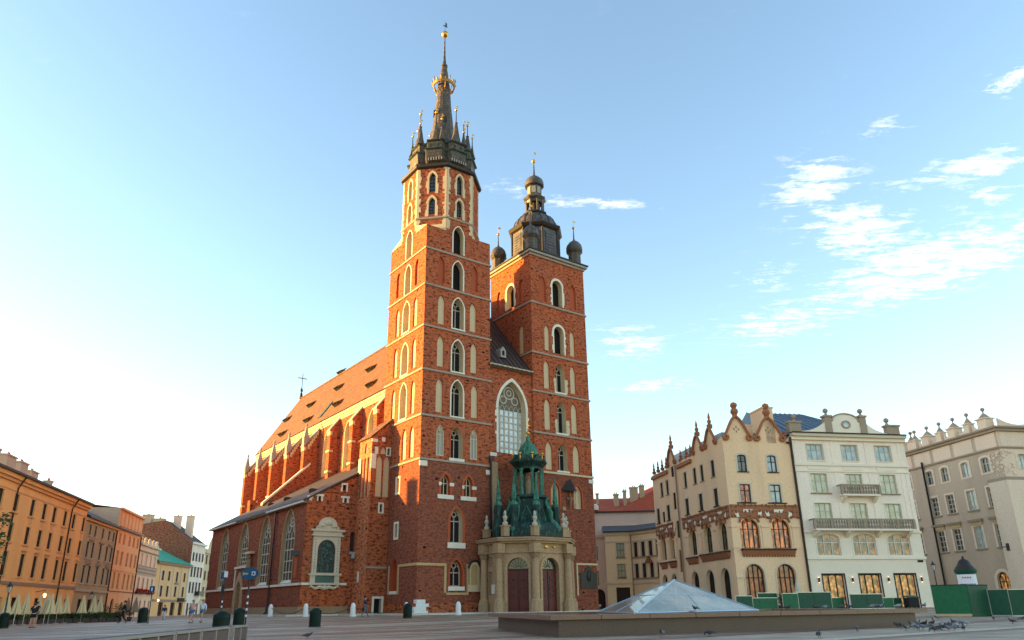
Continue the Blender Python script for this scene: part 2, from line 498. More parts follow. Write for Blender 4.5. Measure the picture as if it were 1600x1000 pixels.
def ring(mb, inner, outer, y0, y1, mat=0, back=False):
    """flat ring in the x-z plane between two outlines with equal counts: front at y0, edges to y1"""
    n = len(inner)
    for i in range(n):
        j = (i + 1) % n
        a, b, c, d = inner[i], inner[j], outer[j], outer[i]
        if math.hypot(a[0] - b[0], a[1] - b[1]) + math.hypot(c[0] - d[0], c[1] - d[1]) < 1e-6: continue
        mb.face([(a[0], y0, a[1]), (b[0], y0, b[1]), (c[0], y0, c[1]), (d[0], y0, d[1])], mat)
        mb.face([(d[0], y0, d[1]), (c[0], y0, c[1]), (c[0], y1, c[1]), (d[0], y1, d[1])], mat)
        mb.face([(b[0], y0, b[1]), (a[0], y0, a[1]), (a[0], y1, a[1]), (b[0], y1, b[1])], mat)
    return mb


def panel(mb, O, U, V, NI, outer, holes=(), mat=0):
    """wall sheet with openings; holes: (outline, depth, reveal material, (s, z))"""
    O, U, V, NI = Vector(O), Vector(U), Vector(V), Vector(NI)
    loops = [[Vector((a, b, 0)) for a, b in outer]]
    for ol, d, rm, (s0, z0) in holes:
        loops.append([Vector((a + s0, b + z0, 0)) for a, b in ol][::-1])
    flat = [p for l in loops for p in l]
    for t in tessellate_polygon(loops):
        mb.face([O + U * flat[i].x + V * flat[i].y for i in t], mat)
    for ol, d, rm, (s0, z0) in holes:
        n = len(ol); P = [O + U * (a + s0) + V * (b + z0) for a, b in ol]
        for i in range(n):
            j = (i + 1) % n
            if (P[i] - P[j]).length < 1e-6: continue
            mb.face([P[i], P[j], P[j] + NI * d, P[i] + NI * d], rm)


WCACHE = {}
def cached(key, fn):
    if key not in WCACHE: WCACHE[key] = fn()
    return WCACHE[key]


def frame_mesh(kind, w, h, d, nx, nz, bar, mat, trac=False, hb=None, border=True):
    def mk():
        mb = MB(); o = outline(kind, w - .002, h - .002)
        if border:
            inn = outline(kind, w - 2 * bar, h - 2 * bar); inn = [(a, b + bar) for a, b in inn]
            ring(mb, inn, o, d - .09, d)
        rise = {'gothic': w * .86, 'lancet': w * 1.15, 'round': w / 2, 'seg': w * .2, 'rect': 0}[kind]
        hs = h - rise
        def top(x):
            if rise == 0: return h
            best = hs
            ol = [p for p in o if p[1] >= hs - 1e-3]
            for (x0, z0), (x1, z1) in zip(ol, ol[1:]):
                if min(x0, x1) - 1e-6 <= x <= max(x0, x1) + 1e-6 and abs(x1 - x0) > 1e-6:
                    best = max(best, z0 + (z1 - z0) * (x - x0) / (x1 - x0))
            return best
        b2 = bar * .42
        for k in range(1, nx):
            x = -w / 2 + w * k / nx
            zt = top(x) - bar * .5 if not trac else hs
            mb.box(x - b2, x + b2, d - .08, d, bar * .5, zt)
        zs = hb if hb else [(h if rise == 0 else hs) * k / nz for k in range(1, nz + (1 if rise else 0))]
        for z in zs:
            mb.box(-w / 2 + bar * .5, w / 2 - bar * .5, d - .075, d - .001, z - b2, z + b2)
        if trac:
            # pointed heads over each light and circles above
            lw = w / nx
            for k in range(nx):
                cx = -w / 2 + lw * (k + .5)
                oo = outline('gothic', lw, lw * .95); ii = outline('gothic', lw - 2 * b2, lw * .95 - b2)
                rp = [(a + cx, b + hs - .02) for a, b in oo[2:]]; rq = [(a + cx, b + hs - .02) for a, b in ii[2:]]
                for i in range(len(rp) - 1):
                    mb.face([(rq[i][0], d - .08, rq[i][1]), (rq[i + 1][0], d - .08, rq[i + 1][1]), (rp[i + 1][0], d - .08, rp[i + 1][1]), (rp[i][0], d - .08, rp[i][1])])
                    mb.face([(rq[i][0], d - .08, rq[i][1]), (rq[i + 1][0], d - .08, rq[i + 1][1]), (rq[i + 1][0], d, rq[i + 1][1]), (rq[i][0], d, rq[i][1])])
            cs = [(0, hs + rise * .55, w * .2)]
            if nx >= 4: cs = [(0, hs + rise * .62, w * .20), (-w * .21, hs + rise * .36, w * .13), (w * .21, hs + rise * .36, w * .13), (0, hs + rise * .62, w * .10)]
            for cx, cz, r in cs:
                A = [(cx + r * math.cos(2 * math.pi * i / 14), cz + r * math.sin(2 * math.pi * i / 14)) for i in range(14)]
                B = [(cx + (r - b2 * 2) * math.cos(2 * math.pi * i / 14), cz + (r - b2 * 2) * math.sin(2 * math.pi * i / 14)) for i in range(14)]
                ring(mb, B, A, d - .085, d)
        return mb.mesh('frame', mat)
    return cached(('fr', kind, w, h, d, nx, nz, bar, mat, trac, tuple(hb or ()), border), mk)


def pane_mesh(kind, w, h, d, mat):
    def mk():
        mb = MB(); mb.ngon([(a, d, b) for a, b in outline(kind, w, h)]); return mb.mesh('pane', mat)
    return cached(('pn', kind, w, h, d, mat), mk)


def surround_mesh(kind, w, h, sw, proud, mat, teeth, bottom, seed):
    def mk():
        mb = MB()
        if teeth: inn, out = toothed(kind, w, h, sw, seed, bottom)
        else:
            inn = outline(kind, w, h); out = outline(kind, w + 2 * sw, h + sw + bottom); out = [(a, b - bottom) for a, b in out]
        ring(mb, inn, out, -proud, .01)
        return mb.mesh('surround', mat)
    return cached(('su', kind, w, h, sw, proud, mat, teeth, bottom, seed), mk)


def sill_mesh(w, h, proud, mat):
    def mk():
        mb = MB(); mb.box(-w / 2, w / 2, -proud, .02, -h, 0); return mb.mesh('sill', mat)
    return cached(('si', w, h, proud, mat), mk)


class Facade:
    """one vertical wall sheet: collects openings, then emits the wall polygons and the window objects"""
    def __init__(s, O, U, NI):
        s.O, s.U, s.NI = Vector(O), Vector(U).normalized(), Vector(NI).normalized(); s.w = []
    def win(s, x, z, w, h, kind='rect', d=.25, rm=0, pane='glass_dark', frame=None, sur=None, sill=None, name='window', pname='pane'):
        s.w.append(dict(x=x, z=z, w=round(w, 3), h=round(h, 3), kind=kind, d=d, rm=rm, pane=pane, frame=frame, sur=sur, sill=sill, name=name, pname=pname))
        return s
    def mat(s, x, z, y=0.0):
        L = s.O + s.U * x + Vector((0, 0, z)) + s.NI * y
        return Matrix(((s.U.x, s.NI.x, 0, L.x), (s.U.y, s.NI.y, 0, L.y), (0, 0, 1, L.z), (0, 0, 0, 1)))
    def emit(s, mb, outer, mat=0):
        panel(mb, s.O, s.U, (0, 0, 1), s.NI, outer, [(outline(w['kind'], w['w'], w['h']), w['d'], w['rm'], (w['x'], w['z'])) for w in s.w], mat)
    def place(s, parent, deep=True):
        """deep: a window part with its own sub-parts; otherwise all pieces sit straight under parent"""
        for w in s.w:
            M = s.mat(w['x'], w['z']); k, W_, H_, d = w['kind'], w['w'], w['h'], w['d']
            root, mm = parent, M
            if w['frame']:
                nx, nz, bar, fm = w['frame'][:4]; ex = w['frame'][4] if len(w['frame']) > 4 else {}
                root = link(w['name'], frame_mesh(k, W_, H_, d - .004, nx, nz, bar, fm, **ex), parent, matrix=M)
                mm = Matrix.Identity(4)
                if not deep: root, mm = parent, M
            if w['pane']: link(w['pname'], pane_mesh(k, W_, H_, d, w['pane']), root, matrix=mm)
            if w['sur']:
                sw, pr, sm, teeth = w['sur'][:4]; bt = w['sur'][4] if len(w['sur']) > 4 else 0.0
                link('window_surround', surround_mesh(k, W_, H_, sw, pr, sm, teeth, bt, int(w['x'] * 7 + w['z'] * 3) % 9 if teeth else 0), root, matrix=mm)
            if w['sill']:
                sw, sh, pr, sm = w['sill']
                link('sill', sill_mesh(sw, sh, pr, sm), root, matrix=mm)

# ------------------------------------------------------------------ ground
def paving(name, cols, sx, sy, rot, rough=.55, stripes=True):
    m, t, b = new_mat(name)
    uv = coords(t, 'Object', (1, 1, 1), rot)
    bt = N(t, 'ShaderNodeTexBrick'); t.links.new(uv, bt.inputs['Vector'])
    sock(bt, 'Scale', 1.0); sock(bt, 'Brick Width', sx); sock(bt, 'Row Height', sy); sock(bt, 'Mortar Size', .012)
    bt.inputs['Color1'].default_value = (*cols[0], 1); bt.inputs['Color2'].default_value = (*cols[1], 1); bt.inputs['Mortar'].default_value = (*[x * .45 for x in cols[0]], 1)
    big = noise(t, coords(t, 'Object', (.06, .16, 1), rot), 1.0, 4, .6)
    mid = noise(t, coords(t, 'Object', (.5, .9, 1), rot), 1.0, 5, .7)
    col = mixc(t, ramp(t, big, .42, .62), bt.outputs['Color'], cols[2])
    col = mixc(t, .9, bt.outputs['Color'], col)
    col = mixc(t, ramp(t, mid, .42, .70), col, tuple(x * .62 for x in cols[2]))
    if stripes:
        w = N(t, 'ShaderNodeTexWave', wave_type='BANDS', bands_direction='Y'); t.links.new(uv, w.inputs['Vector'])
        sock(w, 'Scale', .055); sock(w, 'Distortion', 0.0)
        col = mixc(t, ramp(t, w.outputs['Fac'], .80, .84), col, cols[3])
    t.links.new(col, b.inputs['Base Color'])
    r = N(t, 'ShaderNodeMapRange'); t.links.new(mid, r.inputs[0]); r.inputs[3].default_value = rough - .14; r.inputs[4].default_value = rough + .18
    t.links.new(r.outputs[0], b.inputs['Roughness']); sock(b, 'Specular IOR Level', .45)
    bump(t, b, bt.outputs['Fac'], -.3, .01)
    return m


YAW = 0.6340424
paving('square_paving', ((.44, .315, .20), (.53, .39, .26), (.31, .205, .13), (.25, .13, .075)), .75, .42, -YAW)
paving('forecourt_paving', ((.42, .30, .20), (.5, .37, .25), (.36, .25, .17), (.3, .2, .15)), .9, .6, -YAW, stripes=False)
plain('kerb_stone', (.55, .50, .43), var=.2, scale=2, grime=.3)

def axis(lo, hi, flo, fhi, fine, coarse):
    v = []; x = lo
    while x < hi - 1e-6:
        v.append(x); x += fine if flo <= x < fhi else coarse
    return v + [hi]
FA_, FB_, FC_ = gpt(863, 997), gpt(1449, 979), gpt(766, 983)
def FOUNT(P):
    u, v = FB_ - FA_, FC_ - FA_; d = P - FA_; den = u.x * v.y - u.y * v.x
    s_, t_ = (d.x * v.y - d.y * v.x) / den, (u.x * d.y - u.y * d.x) / den
    return -.03 < s_ < 1.03 and -.03 < t_ < 1.03
xs = axis(-900, 900, -80, 80, 4, 40); ys = axis(-300, 2400, -20, 120, 4, 60)
gm = MB()
gm.v = [(x, y, gz(x, y)) for y in ys for x in xs]
for j in range(len(ys) - 1):
    for i in range(len(xs) - 1):
        a = j * len(xs) + i
        gm.f.append((a, a + 1, a + 1 + len(xs), a + len(xs))); gm.m.append(0)
tag(gm.build('ground', 'square_paving', smooth=False), kind='structure')

plain('band_red', (.25, .125, .08), rough=.5, var=.3, scale=2, grime=.5); plain('band_pale', (.50, .40, .29), rough=.5, var=.25, scale=2, grime=.4)
for i in range(11):
    # stone bands laid across the square, parallel to the church front
    o_ = Vector((-9.6, 74.4, 0)) + Vector((math.sin(YAW), -math.cos(YAW), 0)) * (4.5 + i * 5.2); e_ = Vector((math.cos(YAW), math.sin(YAW), 0)); n_ = Vector((-e_.y, e_.x, 0)); w_ = .9 if i % 2 else .55; mb = MB()
    for k in range(-30, 30):
        a, b = o_ + e_ * (k * 1.6), o_ + e_ * (k * 1.6 + 1.58)
        if a.y < 8 or abs(a.x) > 60 or a.y > 84: continue
        if FOUNT(a) or FOUNT(b): continue
        mb.face([(p_.x, p_.y, gz(p_.x, p_.y) + .012) for p_ in (a, b, b + n_ * w_, a + n_ * w_)])
    if mb.f: tag(mb.build('paving_band', 'band_red' if i % 3 else 'band_pale'), kind='structure')

# ------------------------------------------------------------------ church
CX, CYW = -9.618, 74.381            # tower corner nearest the camera
EXV = Vector((math.cos(YAW), math.sin(YAW), 0)); EYV = Vector((-math.sin(YAW), math.cos(YAW), 0))
def cw(u, v, z=0): return Vector((CX, CYW, 0)) + EXV * u + EYV * v + Vector((0, 0, z))
church = thing('church', 'red brick gothic church with two unequal towers and long tiled nave roof', 'church', (CX, CYW, 0), YAW)
BASE = .35
HB = 8.8
Z3 = Vector((0, 0, 1))

def string_course(parent, x0, x1, y0, y1, z, p=.13, h=.22, mat='stone_string', sides='wnes'):
    mb = MB()
    if 'w' in sides: mb.box(x0 - p, x1 + p, y0 - p, y0, z - h, z)
    if 'e' in sides: mb.box(x0 - p, x1 + p, y1, y1 + p, z - h, z)
    if 'n' in sides: mb.box(x0 - p, x0, y0, y1, z - h, z)
    if 's' in sides: mb.box(x1, x1 + p, y0, y1, z - h, z)
    return mb.build('string_course', mat, parent)

SPLIT = ('white_quoins', 'lintel_stones', 'ochre_course', 'small_window_lintel', 'stone_bracket', 'ledge', 'plinth', 'jamb_quoins', 'shrine_canopy', 'tablet_frame')
def piece(name, mat, parent, boxes, rot=None):
    if name in SPLIT:
        for b in boxes:
            mb = MB(); mb.box(*b); o = mb.build(name, mat, parent)
        return o
    mb = MB()
    for b in boxes: mb.box(*b)
    return mb.build(name, mat, parent)

CW = dict(pane='dark_void', d=.85, rm=1)
TWO = (2, 1, .11, 'tracery', dict(trac=True))
def niche(F, x, z, w, h, mat='plaster_cream', d=.16, kind='lancet', rm=2):
    F.win(x, z, w, h, kind, d=d, rm=rm, pane=mat, pname='blind_niche')

# ---- taller tower
tw1 = MB(); WM = ['brick_church', 'stone_cream', 'brick_red', 'brick_old']
c1 = 4.4; OR = 4.37; OS = OR * math.tan(math.pi / 8)
def tower1_side(F, west):
    sx = (lambda u: u) if west else (lambda v: HB - v)
    c = 4.3 if west else 4.15
    SUR = (.15, .03, 'stone_white', False)
    F.win(sx(c), 40.35, 1.4, 3.6, 'gothic', sur=SUR, frame=(1, 1, .07, 'dark_room'), **CW)
    F.win(sx(c), 35.75, 1.4, 3.65, 'gothic', sur=SUR, frame=(1, 1, .07, 'dark_room'), **CW)
    for n in (2.05, 6.6): niche(F, sx(n), 36.1, .88, 3.3, 'brick_niche', .22)
    for z0, z1, zn, zt, l, r in ((30.95, 34.75, 31.05, 34.62, 2.17, 6.42), (25.85, 29.6, 26.1, 29.7, 2.17, 6.55), (20.75, 24.85, 20.93, 24.72, 2.13, 6.66)):
        F.win(sx(c + .1), z0, 1.5, z1 - z0, 'gothic', d=.75, rm=1, pane='dark_void', frame=TWO, sur=(.16, .03, 'stone_white', False), sill=(1.85, .16, .1, 'stone_white'))
        for n in (l, r): niche(F, sx(n), zn, .88, zt - zn)
F = Facade((0, 0, 0), (1, 0, 0), (0, 1, 0)); W1 = F
tower1_side(F, True)
F.win(4.42, 16.15, 1.5, 3.45, 'gothic', d=.7, rm=1, pane='dark_void', frame=TWO, sur=(.17, .025, 'brick_red', False), sill=(1.9, .3, .09, 'stone_white'))
for n in (2.35, 6.6): F.win(n, 16.25, .95, 3.35, 'lancet', d=.14, rm=2, pane='tracery_grey', frame=(2, 1, .1, 'stone_cream', dict(trac=True)), name='blind_tracery', pname='blind_niche')
for n in (3.12, 5.95): F.win(n, 12.2, 1.05, 2.15, 'gothic', d=.5, rm=2, pane='dark_void', frame=(2, 1, .12, 'stone_cream'), sur=(.28, .03, 'brick_red', False), sill=(1.95, .42, .1, 'stone_white'))
F.win(4.5, 7.4, 1.5, 3.5, 'gothic', d=.6, rm=1, pane='dark_void', frame=TWO, sur=(.3, .03, 'brick_red', False), sill=(2.15, .55, .12, 'stone_white'))
F.win(4.55, 3.1, 1.5, 2.65, 'gothic', d=.6, rm=2, pane='dark_void', frame=TWO, sur=(.2, .03, 'brick_red', False), sill=(1.95, .4, .12, 'stone_white'))
top = [(0, BASE), (HB, BASE), (HB, 43.0), (c1 + OS, 43.0), (c1 + OS, 44.85), (c1 - OS, 44.85), (c1 - OS, 43.0), (0, 43.0)]
F.emit(tw1, [(0, 15.8)] + [(HB, 15.8)] + top[2:], 0) if False else F.emit(tw1, top, 0)
F = Facade((0, HB, 0), (0, -1, 0), (1, 0, 0)); N1 = F
tower1_side(F, False)
for v in (3.72, 2.0): niche(F, HB - v, 16.15, 1.0, 3.45)
F.win(HB - 4.7, 12.8, .62, 1.5, 'rect', d=.4, rm=1, pane='dark_void', sur=(.22, .03, 'stone_white', False, .22), pname='slit')
F.win(HB - 4.7, 8.1, .62, 1.4, 'rect', d=.4, rm=1, pane='dark_void', sur=(.22, .03, 'stone_white', False, .22), pname='slit')
F.win(HB - 4.85, 2.75, 1.4, 3.2, 'gothic', d=.6, rm=2, pane='brick_niche', sill=(1.6, .3, .08, 'stone_white'), pname='blind_niche')
F.emit(tw1, [(a, b) for a, b in top], 0)
for O, U in (((HB, 0, 0), (0, 1, 0)), ((0, HB, 0), (1, 0, 0))):
    panel(tw1, O, U, (0, 0, 1), (0, 0, 0), top, [], 0)
# sloped shoulders and lower octagon sides above the square stage
for sx, sy in ((0, 0), (1, 0), (0, 1), (1, 1)):
    cxx, cyy = (HB if sx else 0), (HB if sy else 0)
    ax = c1 + (OS if sx else -OS); ay = c1 + (OS if sy else -OS)
    ex_, ey_ = (c1 + OR if sx else c1 - OR), (c1 + OR if sy else c1 - OR)
    A, B, Cn = (ax, cyy, 43.0), (cxx, cyy, 43.0), (cxx, ay, 43.0)
    P, Q = (ax, ey_, 43.9), (ex_, ay, 43.9)
    tw1.face([A, B, Q], 1); tw1.face([A, Q, P], 1); tw1.face([B, Cn, Q], 1)
    tw1.face([(ax, ey_, 43.0), (ex_, ay, 43.0), (ex_, ay, 44.85), (ax, ey_, 44.85)], 0)
tower = tw1.build('tower', WM, church)
W1.place(tower, False); N1.place(tower, False)
for z in (40.15, 35.63, 30.65, 25.62, 20.54, 15.85): string_course(tower, 0, HB, 0, HB, z)
piece('quoin_stone', 'stone_white', tower, [(-.05, .85, -.06, .1, 15.0, 15.55)])
piece('quoin_stone', 'stone_white', tower, [(8.2, 8.86, -.06, .1, 14.8, 15.3)])
# ochre stone course round the foot, stepping down beside the low window
piece('ochre_course', 'ochre_trim', tower, [(-.08, 3.35, -.1, 0, 5.08, 5.34), (-.1, -.001, 0, 3.7, 5.08, 5.34), (3.1, 3.36, -.09, 0, 2.5, 5.06), (3.361, 5.8, -.08, 0, 2.3, 2.52), (5.8, 6.02, -.09, 0, 2.3, 5.3),
                                            (-.09, -.001, 3.7, 3.92, 2.4, 5.3), (-.09, -.001, 5.8, 6.0, 2.4, 5.3)])
piece('small_window_lintel', 'stone_white', tower, [(2.28, 2.58, -.07, .1, 13.15, 13.5), (3.62, 4.12, -.07, .1, 13.15, 13.5), (5.15, 5.42, -.07, .1, 13.0, 13.35), (6.42, 6.95, -.07, .1, 13.0, 13.35)])
piece('plinth', 'brick_old', tower, [(-.14, HB + .02, -.14, 0, BASE, 1.5), (-.14, -.001, 0, 6.9, BASE, 1.5)])

# ---- octagon stage of the taller tower
oc = MB(); OM = ['brick_church', 'stone_cream', 'brick_red']
octw = []
for k in range(8):
    a = math.radians(45 * k)
    nrm = Vector((math.cos(a), math.sin(a), 0)); U = Vector((-nrm.y, nrm.x, 0))
    O = Vector((c1, c1, 0)) + nrm * OR - U * OS
    F = Facade(O, U, -nrm)
    if k in (3, 4, 5, 6):
        sur = (.34, .04, 'stone_cream', True, .25)
        F.win(OS, 45.3, .82, 2.3, 'gothic', d=.4, rm=1, pane='glass_dark', frame=(2, 4, .05, 'iron'), sur=sur)
        F.win(OS, 48.35, .82, 2.65, 'gothic', d=.4, rm=1, pane='glass_dark', frame=(2, 4, .05, 'iron'), sur=sur)
        octw.append(F)
    F.emit(oc, [(0, 44.85), (2 * OS, 44.85), (2 * OS, 51.7), (0, 51.7)], 0)
octagon = oc.build('octagon_stage', OM, church)
for F in octw: F.place(octagon, False)
def octring(name, mat, parent, prof, n=8, c=(c1, c1), off=math.pi / 8):
    mb = MB(); mb.lathe(prof, n, c, 0, off, True, cap=False); return mb.build(name, mat, parent)
octring('string_course', 'stone_string', octagon, [(OR, 44.6), (OR + .16, 44.68), (OR + .16, 44.88), (OR, 44.98)])
for k in range(8):
    a = math.radians(45 * k + 22.5)
    rr = OR / math.cos(math.pi / 8); v = Vector((c1 + rr * math.cos(a), c1 + rr * math.sin(a), 0))
    mb = MB(); z = 43.3; rnd = random.Random(k)
    while z < 51.5:
        hh = rnd.uniform(.28, .42); w_ = rnd.uniform(.2, .52)
        for sg in (-1, 1):
            t = Vector((-math.sin(a + sg * math.pi / 8), math.cos(a + sg * math.pi / 8), 0)) * sg
            nn_ = Vector((math.cos(a + sg * math.pi / 8), math.sin(a + sg * math.pi / 8), 0))
            A = v + nn_ * .05; B = v + t * w_ + nn_ * .05
            mb.face([(A.x, A.y, z), (B.x, B.y, z), (B.x, B.y, z + hh), (A.x, A.y, z + hh)])
            D_ = v + t * w_
            mb.face([(B.x, B.y, z), (D_.x, D_.y, z), (D_.x, D_.y, z + hh), (B.x, B.y, z + hh)])
        z += hh
    mb.build('quoin', 'stone_cream', octagon)

# ---- gallery and spire
sp = MB()
sp.lathe([(OR + .02, 51.6), (OR + .35, 51.75), (OR + .4, 52.05), (OR + .1, 52.15), (3.5, 52.6), (3.3, 53.2)], 8, (c1, c1), 0, math.pi / 8, True, cap=False)
spire = sp.build('spire_base', ['lead_dark'], church)
def star(r_out, r_in, z):
    pts = []
    for k in range(8):
        for da, r in ((-13.5, r_out), (13.5, r_out), (22.5, r_in)):
            a = math.radians(45 * k + da); pts.append((c1 + r * math.cos(a), c1 + r * math.sin(a), z))
    return pts
def star_band(name, mat, rings, parent, caps=False):
    mb = MB(); P = [star(*q) for q in rings]
    for a, b in zip(P, P[1:]):
        for i in range(24): j = (i + 1) % 24; mb.face((a[i], a[j], b[j], b[i]))
    if caps: mb.ngon(P[-1])
    return mb.build(name, mat, parent)
gal = star_band('gallery', 'shingle', [(3.2, 3.0, 52.6), (4.15, 3.45, 53.4), (4.25, 3.5, 54.55)], church)
star_band('gallery_eave', 'copper_pale', [(4.25, 3.5, 54.5), (4.5, 3.72, 54.62), (4.48, 3.7, 54.72), (3.95, 3.25, 54.95)], gal)
star_band('gallery_parapet', 'shingle', [(3.95, 3.25, 54.9), (3.95, 3.25, 56.0)], gal)
star_band('parapet_cap', 'copper_pale', [(4.0, 3.3, 55.9), (4.18, 3.45, 56.0), (4.15, 3.4, 56.12), (3.4, 2.6, 56.45), (2.0, 1.9, 57.2)], gal, True)
for k in range(8):
    a0 = math.radians(45 * k)
    mb = MB()
    for q in range(7):
        t = (q - 3) / 3 * .98
        n_ = Vector((math.cos(a0), math.sin(a0), 0)); u_ = Vector((-n_.y, n_.x, 0))
        P = Vector((c1, c1, 0)) + n_ * 4.05 + u_ * t
        a, b = P - u_ * .07, P + u_ * .07
        mb.extrude([(a.x, a.y, 53.0), (b.x, b.y, 53.0), (b.x + n_.x * .09, b.y + n_.y * .09, 53.0), (a.x + n_.x * .09, a.y + n_.y * .09, 53.0)], (0, 0, .38))
    mb.build('dentil_row', 'stone_grey', gal)
    n_ = Vector((math.cos(a0), math.sin(a0), 0)); u_ = Vector((-n_.y, n_.x, 0))
    mb = MB()
    for t in (-.45, .45):
        P = Vector((c1, c1, 0)) + n_ * 3.86 + u_ * t
        mb.extrude([tuple(P - u_ * .13 + Z3 * 55.1), tuple(P + u_ * .13 + Z3 * 55.1), tuple(P + u_ * .13 + Z3 * 55.6), tuple(P - u_ * .13 + Z3 * 55.6)], n_ * .03)
    mb.build('shutter', 'lead_dark', gal)
def turret(cx, cy, z, r, h, pole, ball, parent, n=8):
    mb = MB(); mb.lathe([(r * 1.12, z), (r * .92, z + .22), (r * .55, z + h * .45), (r * .22, z + h * .97), (r * .3, z + h), (r * .06, z + h + .05)], n, (cx, cy), 0, math.pi / 8)
    o = mb.build('spirelet', 'shingle', parent)
    mb = MB(); mb.lathe([(.075, z + h), (.05, z + h + pole)], 6, (cx, cy)); mb.build('finial_rod', 'iron', parent)
    mb = MB(); mb.ball((cx, cy, z + h + pole), ball, 8, 6); mb.build('gilded_ball', 'gold', parent, smooth=True)
    mb = MB(); mb.box(cx - .015, cx + .015, cy - .015, cy + .015, z + h + pole, z + h + pole + .75); mb.box(cx - .012, cx + .3, cy - .01, cy + .01, z + h + pole + .45, z + h + pole + .65); mb.build('vane', 'gold', parent)
for k in range(8):
    a0 = math.radians(45 * k)
    turret(c1 + 3.3 * math.cos(a0), c1 + 3.3 * math.sin(a0), 56.05, .76, 3.3 if k % 2 == 0 else 2.8, 2.0 if k % 2 == 0 else 1.7, .2, gal)
    a0 = math.radians(45 * k + 13)
    turret(c1 + 3.85 * math.cos(a0), c1 + 3.85 * math.sin(a0), 56.0, .4, 1.9, 1.25, .15, gal, 6)
mb = MB()
mb.lathe([(2.5, 56.5), (2.15, 57.2), (1.78, 58.2), (1.5, 59.5), (1.04, 63.8), (.8, 67.1), (.6, 68.6), (.38, 70.25), (.46, 70.35), (.44, 70.6), (.27, 70.68), (.14, 72.2), (.06, 75.4)], 16, (c1, c1), 0, math.pi / 16)
mb.build('needle_spire', 'shingle', church, smooth=False)
mb = MB(); mb.ball((c1, c1, 75.85), .47, 16, 10); mb.build('gilded_ball', 'gold', church, smooth=True)
mb = MB(); mb.lathe([(.03, 76.2), (.02, 78.2)], 6, (c1, c1)); mb.box(c1 - .3, c1 + .35, c1 - .02, c1 + .02, 77.2, 77.36); mb.box(c1 + .05, c1 + .28, c1 - .02, c1 + .02, 77.36, 77.9); mb.build('weathervane', 'iron', church)
# gilded crown round the spire
mb = MB()
mb.lathe([(1.32, 66.95), (1.46, 66.95), (1.52, 67.35), (1.4, 67.35), (1.32, 66.95)], 16, (c1, c1), cap=False)
for k in range(16):
    a = 2 * math.pi * k / 16; h_ = .85 if k % 2 == 0 else .45
    x, y = c1 + 1.47 * math.cos(a), c1 + 1.47 * math.sin(a)
    mb.tube([(x, y, 67.3), (x + .1 * math.cos(a), y + .1 * math.sin(a), 67.3 + h_ * .55), (x + .02 * math.cos(a), y + .02 * math.sin(a), 67.3 + h_)], [.07, .13, .02], 5)
for k in range(8):
    a = 2 * math.pi * (k + .5) / 8
    mb.tube([(c1 + .8 * math.cos(a), c1 + .8 * math.sin(a), 66.0), (c1 + 1.2 * math.cos(a), c1 + 1.2 * math.sin(a), 66.3), (c1 + 1.4 * math.cos(a), c1 + 1.4 * math.sin(a), 67.0)], .06, 5)
mb.build('gilded_crown', 'old_gold', church)
mb = MB()
for k in range(8):
    a = 2 * math.pi * k / 8
    mb.tube([(c1 + 1.05 * math.cos(a), c1 + 1.05 * math.sin(a), 66.1), (c1 + .75 * math.cos(a), c1 + .75 * math.sin(a), 65.6)], .05, 5)
mb.build('crown_bracket', 'old_gold', church)
for a, z in ((math.radians(205), 58.6), (math.radians(250), 60.6), (math.radians(160), 62.2), (math.radians(200), 62.0)):
    rr = 1.36 - (z - 59.5) * .098 if z > 59.5 else 1.6
    n_ = Vector((math.cos(a), math.sin(a), 0)); P = Vector((c1, c1, z)) + n_ * (rr - .1); u_ = Vector((-n_.y, n_.x, 0))
    mb = MB(); A = [P - u_ * .25, P + u_ * .25, P + u_ * .25 + Z3 * .6, P + Z3 * 1.0, P - u_ * .25 + Z3 * .6]
    mb.extrude(A, n_ * .3); mb.build('lucarne', 'lead_dark', church)

# ---- lower tower
T2X = 15.0; T2W = 8.9; VB = 8.8
tw2 = MB(); F = Facade((T2X, 0, 0), (1, 0, 0), (0, 1, 0)); W2 = F
sx = lambda u: u - T2X
F.win(sx(19.27), 37.3, 1.6, 3.55, 'round', d=.85, rm=1, pane='dark_void', frame=(1, 1, .07, 'dark_room'), sur=(.32, .04, 'stone_white', True))
for n in (16.9, 21.9): niche(F, sx(n), 37.45, 1.0, 3.5, 'brick_niche', .2)
F.win(sx(19.3), 30.85, 1.6, 3.65, 'round', d=.85, rm=1, pane='dark_void', frame=(1, 1, .07, 'dark_room'), sur=(.32, .04, 'stone_white', True))
for n in (17.38, 21.5): niche(F, sx(n), 30.98, .8, 3.4)
for z0, z1, zn, zt, l, r, w_ in ((25.85, 29.6, 26.05, 29.65, 17.15, 21.35, .88), (20.75, 24.8, 20.95, 24.78, 17.1, 21.3, .95), (16.2, 19.5, 16.2, 19.55, 17.15, 21.37, 1.02)):
    F.win(sx(19.25), z0, 1.5, z1 - z0, 'gothic', d=.7, rm=1, pane='dark_void', frame=TWO, sur=(.2, .03, 'brick_red', False), sill=(1.9, .2, .1, 'stone_white'))
    for n in (l, r): niche(F, sx(n), zn, w_, zt - zn)
for n, z0 in ((17.95, 12.0), (21.4, 11.9)): F.win(sx(n), z0, 1.25, 2.75, 'gothic', d=.35, rm=2, pane='plaster_cream', frame=(2, 1, .2, 'stone_cream'), sur=(.2, .03, 'brick_red', False), name='window_jamb')
F.emit(tw2, [(0, BASE), (T2W, BASE), (T2W, 43.6), (0, 43.6)])
F = Facade((T2X, VB, 0), (0, -1, 0), (1, 0, 0)); N2 = F
F.win(VB - 4.35, 37.5, 1.6, 3.2, 'round', d=.7, rm=1, pane='dark_void', sur=(.32, .04, 'stone_white', True))
for v in (6.9, 2.05): niche(F, VB - v, 37.6, .95, 3.2, 'brick_niche', .2)
niche(F, VB - 2.2, 30.7, .85, 3.8)
